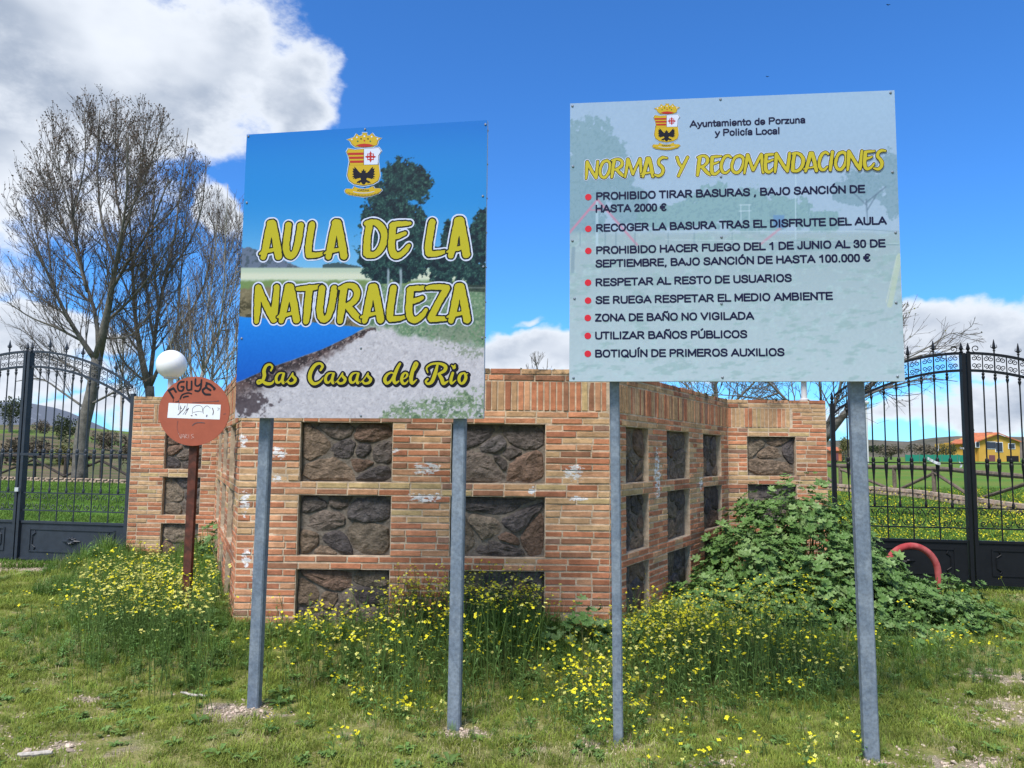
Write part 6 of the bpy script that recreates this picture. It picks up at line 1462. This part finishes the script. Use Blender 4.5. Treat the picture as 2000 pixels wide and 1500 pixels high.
def blades(rg, n, r, h0, h1, w, lean, m, curl=.5):
    V = []; F = []
    for i in range(n):
        a = rg.uniform(0, 2 * PI); rr = r * math.sqrt(rg.random()); x, y = rr * math.cos(a), rr * math.sin(a); h = rg.uniform(h0, h1)
        la = rg.uniform(0, 2 * PI); L = rg.uniform(.2, 1) * lean; dx, dy = math.cos(la), math.sin(la); ww = w * rg.uniform(.6, 1.3); px, py = -dy * ww, dx * ww
        b = len(V); k1, k2 = .45, .8
        q1 = (x + dx * L * h * k1 * .5, y + dy * L * h * k1 * .5, h * k1); q2 = (x + dx * L * h * .85, y + dy * L * h * .85, h * k2 * (1 - curl * L * .3)); q3 = (x + dx * L * h * 1.3, y + dy * L * h * 1.3, h * (1 - curl * L * .75))
        V += [(x - px, y - py, -.01), (x + px, y + py, -.01), (q1[0] - px * .9, q1[1] - py * .9, q1[2]), (q1[0] + px * .9, q1[1] + py * .9, q1[2]), (q2[0] - px * .6, q2[1] - py * .6, q2[2]), (q2[0] + px * .6, q2[1] + py * .6, q2[2]), q3]
        F += [(b, b + 1, b + 3, b + 2), (b + 2, b + 3, b + 5, b + 4), (b + 4, b + 5, b + 6)]
    return V, F
rg = np.random.default_rng(77)
lawn = [mesh('lawn_clump', *blades(rg, 46, .085, .018, .055, .0019, .9, 0), 'grass_a') for _ in range(5)]
lawn += [mesh('lawn_clump_dry', *blades(rg, 34, .085, .012, .045, .0016, 1.1, 0), 'grass_dry') for _ in range(2)]
def rosette(rg, n, L, w, m, lift=.35):
    V = []; F = []
    for i in range(n):
        a = 2 * PI * i / n + rg.uniform(-.3, .3); l = L * rg.uniform(.6, 1.1); dx, dy = math.cos(a), math.sin(a); up = lift * rg.uniform(.5, 1.5); b = len(V)
        for t, ww, z in ((0, .15, 0), (.35, .8, .7), (.7, 1.0, 1.0), (1.0, .1, .75)):
            c = (dx * l * t, dy * l * t, l * up * z + .004); V += [(c[0] - dy * w * ww, c[1] + dx * w * ww, c[2] + w * .2), (c[0], c[1], c[2]), (c[0] + dy * w * ww, c[1] - dx * w * ww, c[2] + w * .2)]
        for k in range(3): F += [(b + 3 * k, b + 3 * k + 1, b + 3 * k + 4, b + 3 * k + 3), (b + 3 * k + 1, b + 3 * k + 2, b + 3 * k + 5, b + 3 * k + 4)]
    return V, F
lawn += [mesh('rosette', *rosette(rg, 9, .075, .012, 0), 'weed_leaf') for _ in range(2)]
lawn += [mesh('rosette_small', *rosette(rg, 14, .035, .010, 0, .8), 'weed_leaf') for _ in range(2)]
clawn = source('lawn_sources', lawn)
tall = [mesh('tall_clump', *blades(rg, 44, .10, .16, .42, .0030, .55, 0, .5), 'grass_tall') for _ in range(4)]
def leafy(rg, n, h, L, w):
    V = []; F = []
    for s in range(4):
        a0 = rg.uniform(0, 2 * PI); bx, by = rg.uniform(-.04, .04, 2); hh = h * rg.uniform(.6, 1.1); lx, ly = rg.uniform(-.06, .06, 2)
        P = [(bx, by, -.01), (bx + lx * .5, by + ly * .5, hh * .5), (bx + lx, by + ly, hh)]; v, f = tube(P, [.003, .0025, .0015], 3, False); b = len(V); V += [tuple(q) for q in v]; F += [tuple(i + b for i in q) for q in f]
        for i in range(n):
            t = rg.uniform(.08, 1); a = a0 + i * 2.4; l = L * rg.uniform(.6, 1.1) * (1.15 - .5 * t); dx, dy = math.cos(a), math.sin(a); c = np.array([bx + lx * t, by + ly * t, hh * t]); b = len(V)
            for tt, ww, z in ((0, .1, 0), (.4, 1, .3), (.75, .8, .28), (1.05, .05, .05)):
                q = c + np.array([dx * l * tt, dy * l * tt, l * z]); V += [(q[0] - dy * w * ww, q[1] + dx * w * ww, q[2]), (q[0] + dy * w * ww, q[1] - dx * w * ww, q[2])]
            F += [(b + 2 * k, b + 2 * k + 1, b + 2 * k + 3, b + 2 * k + 2) for k in range(3)]
    return V, F
tall += [mesh('leafy_clump', *leafy(rg, 9, .28, .075, .011), 'weed_leaf') for _ in range(3)]
tall += [mesh('dry_stalks', *blades(rg, 10, .10, .20, .50, .0016, .35, 0, .3), 'grass_dry')]
ctall = source('tall_sources', tall)
def mustard(rg, h, nst, pale):
    V = []; F = []; mi = []
    def add(v, f, k):
        b = len(V); V.extend([tuple(q) for q in v]); F.extend([tuple(i + b for i in q) for q in f]); mi.extend([k] * len(f))
    for s in range(nst):
        bx, by = rg.uniform(-.035, .035, 2); lx, ly = rg.uniform(-.10, .10, 2) * min(1, h / .3); hh = h * rg.uniform(.72, 1.08); top = np.array([bx + lx, by + ly, hh])
        P = [(bx, by, -.01), (bx + lx * .35, by + ly * .35, hh * .55), tuple(top)]; add(*tube(P, [.0026, .002, .0013], 3, False), 0)
        for j in range(4):
            t = rg.uniform(.12, .7); a = rg.uniform(0, 6.28); l = rg.uniform(.03, .07); dx, dy = math.cos(a), math.sin(a); c = np.array([bx + lx * t * .8, by + ly * t * .8, hh * t]); w = .006
            add([c, c + np.array([dx * l * .5 - dy * w, dy * l * .5 + dx * w, l * .35]), c + np.array([dx * l, dy * l, l * .3]), c + np.array([dx * l * .5 + dy * w, dy * l * .5 - dx * w, l * .35])], [(0, 1, 2, 3)], 1)
        for j in range(rg.integers(1, 4)):
            off = rg.normal(size=3) * [.017, .017, .014]; c = top + off; r = rg.uniform(.0080, .0128); n_ = np.array([rg.normal() * .5, rg.normal() * .5 - .25, 1.0]); n_ /= np.linalg.norm(n_)
            A = np.cross(n_, [1, 0, 0]); A /= np.linalg.norm(A); B = np.cross(n_, A); ph = rg.uniform(0, 1.5)
            for k in range(4):
                a = ph + k * PI / 2; d = A * math.cos(a) + B * math.sin(a); e = -A * math.sin(a) + B * math.cos(a)
                add([c, c + d * r * .65 + e * r * .48 + n_ * r * .15, c + d * r * 1.15 + n_ * r * .12, c + d * r * .65 - e * r * .48 + n_ * r * .15], [(0, 1, 2, 3)], 2)
            add([c - n_ * .004, c + d * .003, c + n_ * .005, c - d * .003], [(0, 1, 2, 3)], 2)
    me = mesh('flowering_stem', V, F, ['stem', 'weed_leaf', 'petal_pale' if pale else 'petal'], mi=mi); return me
HS = [.06, .10, .15, .20, .26, .33, .41, .50, .60, .70]
flw = [mustard(rg, h, 1 + (k % 2), False) for h in HS for k in range(2)] + [mustard(rg, h, 1, True) for h in HS]
cflw = source('flower_sources', flw)

# keep-out: wall body, sign posts
def in_wall(x, y, pad=.0):
    """true behind the wall's front line (within its width)"""
    yl = np.interp(x, [p[0] for p in PATH], [p[1] for p in PATH])
    return (x > PATH[0][0] - .02) & (x < PATH[-1][0] + .02) & (y > yl - pad)
def pts_frustum(rg, dens, y0, y1, side=1.0, k=.74):
    out = []; y = y0
    while y < y1:
        dy = .5; yy1 = min(y + dy, y1); w = k * (y + dy) + side; n = int(dens(y) * 2 * w * (yy1 - y)); out.append(np.stack([rg.uniform(-w, w, n), rg.uniform(y, yy1, n)], -1)); y += dy
    return np.vstack(out)
q = pts_frustum(rg, lambda y: 330 if y < 6 else (200 if y < 9 else 110), 2.6, 12.5)
b = bare(q[:, 0], q[:, 1]); keep = (~in_wall(q[:, 0], q[:, 1], .03)) & (rg.random(len(q)) > b * 1.08); q = q[keep]; b = b[keep]
n1 = fbm(q[:, 0] * 1.6, q[:, 1] * 1.6, 55); n2 = fbm(q[:, 0] * 4, q[:, 1] * 4, 65)
pd = np.clip((b - .05) * .9 + (n1 - .55) * 2.0 + .10, 0, .8); u = rg.random(len(q)); w_ = sstep(n2, .55, .75) * .30 + .05
idx = np.where(u < pd, rg.integers(5, 7, len(q)), np.where(u > 1 - w_, rg.integers(7, 11, len(q)), rg.integers(0, 5, len(q))))
s = (.42 + .85 * fbm(q[:, 0] * 2.3, q[:, 1] * 2.3, 91)) * rg.uniform(.75, 1.25, len(q)) * (1 - .35 * b); s = np.where(idx >= 7, s * rg.uniform(.6, 1.3, len(q)), s) * np.where(q[:, 1] > 8, 1.3, 1)
pd = pd
scatter('lawn_grass', 'short patchy grass and low rosettes over the ground', clawn, np.column_stack([q, height(q[:, 0], q[:, 1])]), rg.uniform(0, 6.28, len(q)), s, idx)
print('lawn', len(q))

# tall weeds: places given as (x, y, rx, ry, height factor, number)
TW = []
def tw(px, py, z, rx, ry, hf, n): p = atz(px, py, z); TW.append((p[0], p[1], rx, ry, hf, n))
rgt = np.random.default_rng(5); P = []; S = []; I = []
def fill(cx, cy, rx, ry, hf, n, leaf=.4):
    a = rgt.uniform(0, 2 * PI, n); r = np.sqrt(rgt.random(n)); x = cx + rx * r * np.cos(a); y = cy + ry * r * np.sin(a)
    k = ~in_wall(x, y, .06); x, y, r = x[k], y[k], r[k]
    P.append(np.stack([x, y], -1)); S.append(hf * (1.05 - .45 * r) * rgt.uniform(.7, 1.25, len(x))); I.append(np.where(rgt.random(len(x)) < .07, 7, np.where(rgt.random(len(x)) < leaf, rgt.integers(4, 7, len(x)), rgt.integers(0, 4, len(x)))))
for x in np.arange(-2.3, 1.0, .28):                       # foot of the front wall
    fill(x, 5.98, .26, .24, .30 + .28 * float(fbm(np.array(x * 1.4), np.array(3.0), 15)), 46, .55)
    fill(x, 5.66, .30, .24, .26 + .25 * float(fbm(np.array(x * 1.9), np.array(9.0), 15)), 36, .6)
fill(-.10, 5.95, .30, .25, .80, 60, .1); fill(.25, 5.9, .30, .25, .75, 50, .2)
fill(-2.75, 6.15, .55, .45, .62, 150, .6); fill(-2.9, 7.3, .7, .9, .70, 240, .5); fill(-3.7, 8.4, .9, 1.1, .80, 320, .45); fill(-3.55, 9.3, .7, .6, 1.3, 180, .5); fill(-4.6, 9.0, .8, .7, .95, 200, .45); fill(-5.2, 9.9, .7, .35, .9, 130, .4)
fill(-3.9, 7.0, .8, .6, .55, 150, .5); fill(-2.25, 5.55, .5, .3, .5, 80, .7); fill(-3.3, 6.2, .6, .4, .55, 100, .5)
fill(1.45, 6.4, .45, .45, .50, 130, .4); fill(2.1, 6.7, .8, .6, .58, 220, .4); fill(3.0, 6.5, .8, .5, .60, 190, .45); fill(1.3, 5.6, .8, .45, .42, 150, .45); fill(2.4, 5.7, .8, .5, .40, 150, .5); fill(3.5, 5.9, .8, .5, .38, 130, .5); fill(4.6, 6.6, .9, .8, .42, 190, .5); fill(5.3, 8.4, .7, .5, .4, 110, .5)
fill(.35, 5.0, .9, .45, .26, 130, .5); fill(-1.0, 5.1, .9, .4, .22, 90, .5); fill(-.4, 4.5, .8, .35, .22, 80, .5); fill(2.2, 4.9, .9, .4, .25, 100, .5)
Q = np.vstack(P); S_ = np.concatenate(S) * .86; I_ = np.concatenate(I)
scatter('tall_weeds', 'tall dark green grass and weeds along the foot of the wall', ctall, np.column_stack([Q, height(Q[:, 0], Q[:, 1])]), rgt.uniform(0, 6.28, len(Q)), S_, I_, rgt.normal(size=(len(Q), 2)) * .12)
print('tall', len(Q))

# yellow flowers: head position in the photograph's frame, z of the head, spread, number
FL = [(780, 1165, .58, 70, 38, 60), (840, 1140, .62, 60, 26, 60), (960, 1140, .64, 60, 30, 95), (1000, 1160, .55, 45, 25, 45), (620, 1205, .40, 70, 25, 35), (720, 1225, .36, 110, 30, 55), (880, 1215, .36, 90, 35, 50), (1010, 1240, .30, 90, 30, 30),
      (1290, 1190, .42, 60, 28, 90), (1350, 1205, .44, 90, 38, 170), (1450, 1160, .58, 80, 30, 70), (1550, 1150, .60, 55, 30, 36), (1500, 1215, .36, 100, 28, 55), (1580, 1250, .32, 80, 28, 30), (1260, 1250, .30, 60, 28, 60), (1130, 1290, .24, 60, 32, 55), (1160, 1330, .20, 70, 32, 70), (1240, 1350, .16, 60, 40, 26), (1330, 1290, .22, 70, 40, 26),
      (760, 1290, .2, 120, 30, 20), (700, 1360, .12, 110, 34, 30), (770, 1340, .12, 60, 30, 18), (1570, 1310, .16, 40, 14, 16), (1430, 1330, .12, 70, 18, 12), (1490, 1340, .12, 90, 40, 18), (1320, 1440, .08, 70, 34, 14), (1600, 1440, .09, 70, 24, 12), (1290, 1500, .05, 70, 20, 5), (1140, 1215, .32, 50, 30, 14),
      (1850, 1235, .28, 70, 20, 24), (1920, 1255, .24, 40, 12, 10), (1810, 1150, .40, 60, 20, 5), (1900, 1115, .25, 60, 14, 8), (1700, 1250, .3, 50, 40, 10)]
P = []; S = []; I = []; rgf = np.random.default_rng(19)
def heads(px, py, z, sx, sy, n, pale, sc=1.0):
    n = int(n * (1.5 if z >= .3 else .95)); sx *= 1.25; sy *= 1.18 if z >= .3 else 1.4
    for _ in range(n):
        x, y = px + rgf.normal() * sx * .62, py + rgf.normal() * sy * .62; zz = z * rgf.uniform(.8, 1.15); w = atz(x, y, zz)
        yl = np.interp(w[0], [p[0] for p in PATH], [p[1] for p in PATH]) - .10
        if PATH[0][0] < w[0] < PATH[-1][0] and w[1] > yl:
            dd = ray(x, y); k = yl / dd[1]; w = dd * k + np.array([0, 0, EYE]); zz = max(.06, w[2])
        g0 = float(height(w[0], w[1])); hi = int(np.argmin([abs(h - (zz - g0)) for h in HS])); P.append((w[0], w[1], g0)); S.append(min(1.25, max(.6, (zz - g0) / HS[hi]))); I.append(20 + hi if rgf.random() < pale else hi * 2 + int(rgf.integers(2)))
for f_ in FL: heads(*f_, pale=.30)
for f_ in [(300, 1110, .62, 75, 32, 130), (230, 1100, .6, 60, 28, 70), (360, 1140, .52, 50, 35, 90), (270, 1150, .44, 60, 28, 100), (180, 1120, .42, 50, 24, 26), (400, 1110, .7, 35, 40, 26), (200, 1160, .3, 60, 22, 22), (110, 1165, .2, 40, 20, 12), (330, 1170, .36, 60, 20, 22), (290, 1075, .7, 60, 14, 20), (460, 1230, .25, 30, 25, 10)]: heads(*f_, pale=.62)
P = np.array(P); S = np.array(S)
scatter('yellow_wildflowers', 'yellow wildflowers among the weeds along the wall', cflw, P, rgf.uniform(0, 6.28, len(P)), S, I, rgf.normal(size=(len(P), 2)) * .10)
# meadow beyond the gates
M = []
for _ in range(5200):
    y = 10.2 + 15 * rgf.random() ** 1.3; px = rgf.uniform(1600, 2130); M.append((aty(px, 880, y)[0], y))
M = np.array(M); n = fbm(M[:, 0] * .9, M[:, 1] * .9, 23); M = M[(n > .40) & ~in_wall(M[:, 0], M[:, 1] - .5)]
scatter('yellow_meadow_flowers', 'dense yellow flowers in the grass beyond the right gate', cflw, np.column_stack([M, height(M[:, 0], M[:, 1])]), rgf.uniform(0, 6.28, len(M)), rgf.uniform(.8, 1.2, len(M)) * np.where(M[:, 1] > 15, 1.3, 1), rgf.integers(4, 9, len(M)))
M = []
for _ in range(9000):
    y = 10.5 + 20 * rgf.random(); px = rgf.uniform(1590, 2150) if rgf.random() < .5 else rgf.uniform(-160, 300); M.append((aty(px, 880, y)[0], y))
M = np.array(M); M = M[~in_wall(M[:, 0], M[:, 1] - .5)]
right = M[:, 0] > 0
scatter('meadow_grass', 'longer grass in the field beyond both gates', source('meadow_sources', [mesh('meadow_clump', *blades(rg, 60, .22, .04, .12, .0045, .8, 0), 'grass_field') for _ in range(4)]), np.column_stack([M, height(M[:, 0], M[:, 1])]), rgf.uniform(0, 6.28, len(M)), np.where(right, rgf.uniform(1.0, 1.9, len(M)), rgf.uniform(.6, 1.1, len(M))), rgf.integers(0, 4, len(M)))

# gravel
peb = []
for k in range(4):
    rgp = np.random.default_rng(k); V, F = lathe([(.5, -.1), (.95, .15), (.8, .55), (.3, .75)], 6); V = V * [1, .8, .7] + rgp.normal(size=V.shape) * .08; peb.append(mesh('pebble', V * .010, F, 'gravel'))
cp = source('pebble_sources', peb); G = []
for cx, cy, sx, sy, wt_ in BARE[:-2]:
    n = int(2600 * wt_ * sx * sy / .05 * .16); n = min(max(n, 250), 1400); G.append(np.stack([rgf.normal(cx, sx * .55, n), rgf.normal(cy, sy * .6, n)], -1))
G.append(pts_frustum(rgf, lambda y: 30, 3, 7)); G = np.vstack(G); G = G[~in_wall(G[:, 0], G[:, 1], .1)]
G = G[rgf.random(len(G)) < .25 + bare(G[:, 0], G[:, 1])]
scatter('gravel', 'pale gravel scattered around the post feet and bare patches', cp, np.column_stack([G, height(G[:, 0], G[:, 1]) + .001]), rgf.uniform(0, 6.28, len(G)), np.where(rgf.random(len(G)) < .012, rgf.uniform(1.8, 3.2, len(G)), rgf.uniform(.3, 1.2, len(G)) ** 1.3), rgf.integers(0, 4, len(G)), rgf.normal(size=(len(G), 2)) * .4)

# ------------------------------------------------------------------ mallow: large lobed leaves
def mallow_leaf(rg, m):
    n = 7; V = [(0, 0, 0)]; ring = []
    for k in range(n * 2 + 1):
        a = -PI * .86 + 2 * PI * .86 * k / (n * 2); lobe = k % 2 == 1; r = (1.0 if lobe else .70) * (1 - .10 * abs(k - n) / n) * rg.uniform(.93, 1.07)
        V.append((math.cos(a) * r, math.sin(a) * r, (.20 if lobe else .02) * r + rg.uniform(-.03, .03)))
    mid = [(v[0] * .5, v[1] * .5, .10 * (1 if (i % 2 == 0) else -.2)) for i, v in enumerate(V[1:])]
    k0 = len(V); V += mid; F = []; q = len(mid)
    for i in range(q - 1): F += [(0, k0 + i, k0 + i + 1), (k0 + i, 1 + i, 2 + i, k0 + i + 1)]
    V = [(v[0] * .067, v[1] * .067, v[2] * .067) for v in V]
    V += [(0, .0012, 0), (0, -.0012, 0), (-.05, 0, -.05)]; F += [(len(V) - 3, len(V) - 2, len(V) - 1)]
    return mesh('leaf', V, F, m)
rgm = np.random.default_rng(9)
LM = [mallow_leaf(rgm, 'mallow_leaf' if k % 5 else 'mallow_leaf_light') for k in range(10)]
LV = [(np.array([v.co[:] for v in me.vertices]), [tuple(p.vertices) for p in me.polygons]) for me in LM]
def mallow(name, label, domes, nleaf, nsingle, scale=1.0, cat='plant'):
    D = np.array(domes, float); c0 = (D[0][0], D[0][1], 0); t = thing(name, label, cat, c0); cand = []
    area = D[:, 2] * D[:, 3] + D[:, 4] * (D[:, 2] + D[:, 3]); pk = rgm.choice(len(D), nleaf, p=area / area.sum())
    def H(x, y): return np.max([h * np.sqrt(np.clip(1 - ((x - cx) / rx) ** 2 - ((y - cy) / ry) ** 2, 0, 1)) for cx, cy, rx, ry, h in D], axis=0)
    for k in pk:
        cx, cy, rx, ry, h = D[k]; u = rgm.random(); th = rgm.uniform(0, 2 * PI); ph = math.acos(1 - u * .98)
        n = np.array([math.sin(ph) * math.cos(th), math.sin(ph) * math.sin(th), math.cos(ph)]); rr = rgm.uniform(.80, 1.06) if rgm.random() < .8 else rgm.uniform(.45, .8)
        bump = 1 + .14 * math.sin(th * 5 + k) * math.sin(ph * 6)
        p = np.array([cx, cy, 0]) + n * [rx, ry, h] * rr * bump
        if in_wall(np.array([p[0]]), np.array([p[1]]), .04)[0] or p[2] < .03: continue
        dep = H(p[0], p[1]) - p[2]
        if dep > .30 or float(fbm(np.array(p[0] * 3.1 + p[2]), np.array(p[1] * 3.1 + p[2] * 2), 61, 3)) < .27: continue
        nn = n / np.array([rx, ry, h]); nn /= np.linalg.norm(nn); nn = nn * .75 + np.array([0, -.10, .75]) + rgm.normal(size=3) * .33; nn /= np.linalg.norm(nn)
        cand.append((p, nn, rgm.uniform(0, 2 * PI), rgm.uniform(.38, 1.12) * scale, int(rgm.integers(10)), np.linalg.norm(p - [0, 0, EYE]) + max(0, dep) * 6))
    order = sorted(range(len(cand)), key=lambda i: cand[i][5]); near = set(order[:int(nsingle * 2.2)][::2][:nsingle]); rest = []; mi = []
    for i, (p, nn, a, s, v, _) in enumerate(cand):
        X_ = np.cross(nn, [math.cos(a), math.sin(a), .01]); X_ /= np.linalg.norm(X_); Y_ = np.cross(nn, X_); R = np.column_stack([X_, Y_, nn])
        if i in near:
            o = link('leaf', LM[v], t, local=True); o.matrix_local = Matrix.Translation(Vector(p) - Vector(c0)) @ Matrix(R.tolist()).to_4x4() @ Matrix.Scale(s, 4)
        else:
            V, F = LV[v]; rest.append((V * s @ R.T + p, F)); mi += [0 if v % 5 else 1] * len(F)
    V, F = cat_geo(rest); o = obj('foliage', V, F, ['mallow_leaf', 'mallow_leaf_light'], t, mi=mi); o['kind'] = 'stuff'
    st = []
    for _ in range(max(12, len(cand) // 14)):
        cx, cy, rx, ry, h = D[rgm.integers(len(D))]; a = rgm.uniform(0, 6.28); r = rgm.uniform(0, .75); b = np.array([cx + rx * r * .6 * math.cos(a), cy + ry * r * .6 * math.sin(a), -.02]); e = np.array([cx + rx * r * math.cos(a), cy + ry * r * math.sin(a), h * math.sqrt(1 - r * r) * .92])
        if in_wall(np.array([e[0]]), np.array([e[1]]), .04)[0] or in_wall(np.array([b[0]]), np.array([b[1]]), .04)[0]: continue
        st.append(tube([b, (b + e) / 2 + rgm.normal(size=3) * .03, e], [.008, .006, .004], 5))
    if st: V, F = cat_geo(st); o = obj('stems', V, F, 'stem', t); o['kind'] = 'stuff'
    print(name, len(cand)); return t
mallow('mallow_bush', 'tall mallow bush with large lobed leaves in the right corner of the wall', [(3.10, 8.55, 1.0, .85, 1.22), (2.45, 7.95, .62, .6, .84), (3.6, 8.35, .62, .7, .76), (3.2, 7.75, .85, .6, .72), (1.85, 7.30, .45, .42, .44), (2.6, 7.35, .7, .45, .46), (4.0, 8.0, .35, .5, .40)], 9800, 290)
mallow('mallow_patch', 'low spreading mallow patch around the foot of the red pipe hoop', [(4.45, 8.05, .50, .35, .40), (3.85, 7.35, .55, .45, .36), (4.35, 7.3, .38, .35, .24), (3.35, 6.75, .4, .3, .22)], 1000, 150, .78)
mallow('mallow_plant', 'small mallow plant against the right front corner of the wall', [(.55, 5.92, .32, .26, .46), (.95, 5.95, .28, .3, .38), (.25, 5.85, .2, .2, .3)], 380, 60, .8)
mallow('mallow_plant', 'small dark mallow plant between the rusty post and the left wall corner', [(-2.50, 6.22, .30, .26, .38), (-2.25, 6.02, .22, .20, .30)], 260, 50, .7)
mallow('mallow_plant', 'mallow clump in the left corner under the brick wall wing', [(-3.35, 9.2, .45, .4, .82), (-3.05, 8.6, .35, .4, .55)], 520, 50, .95)
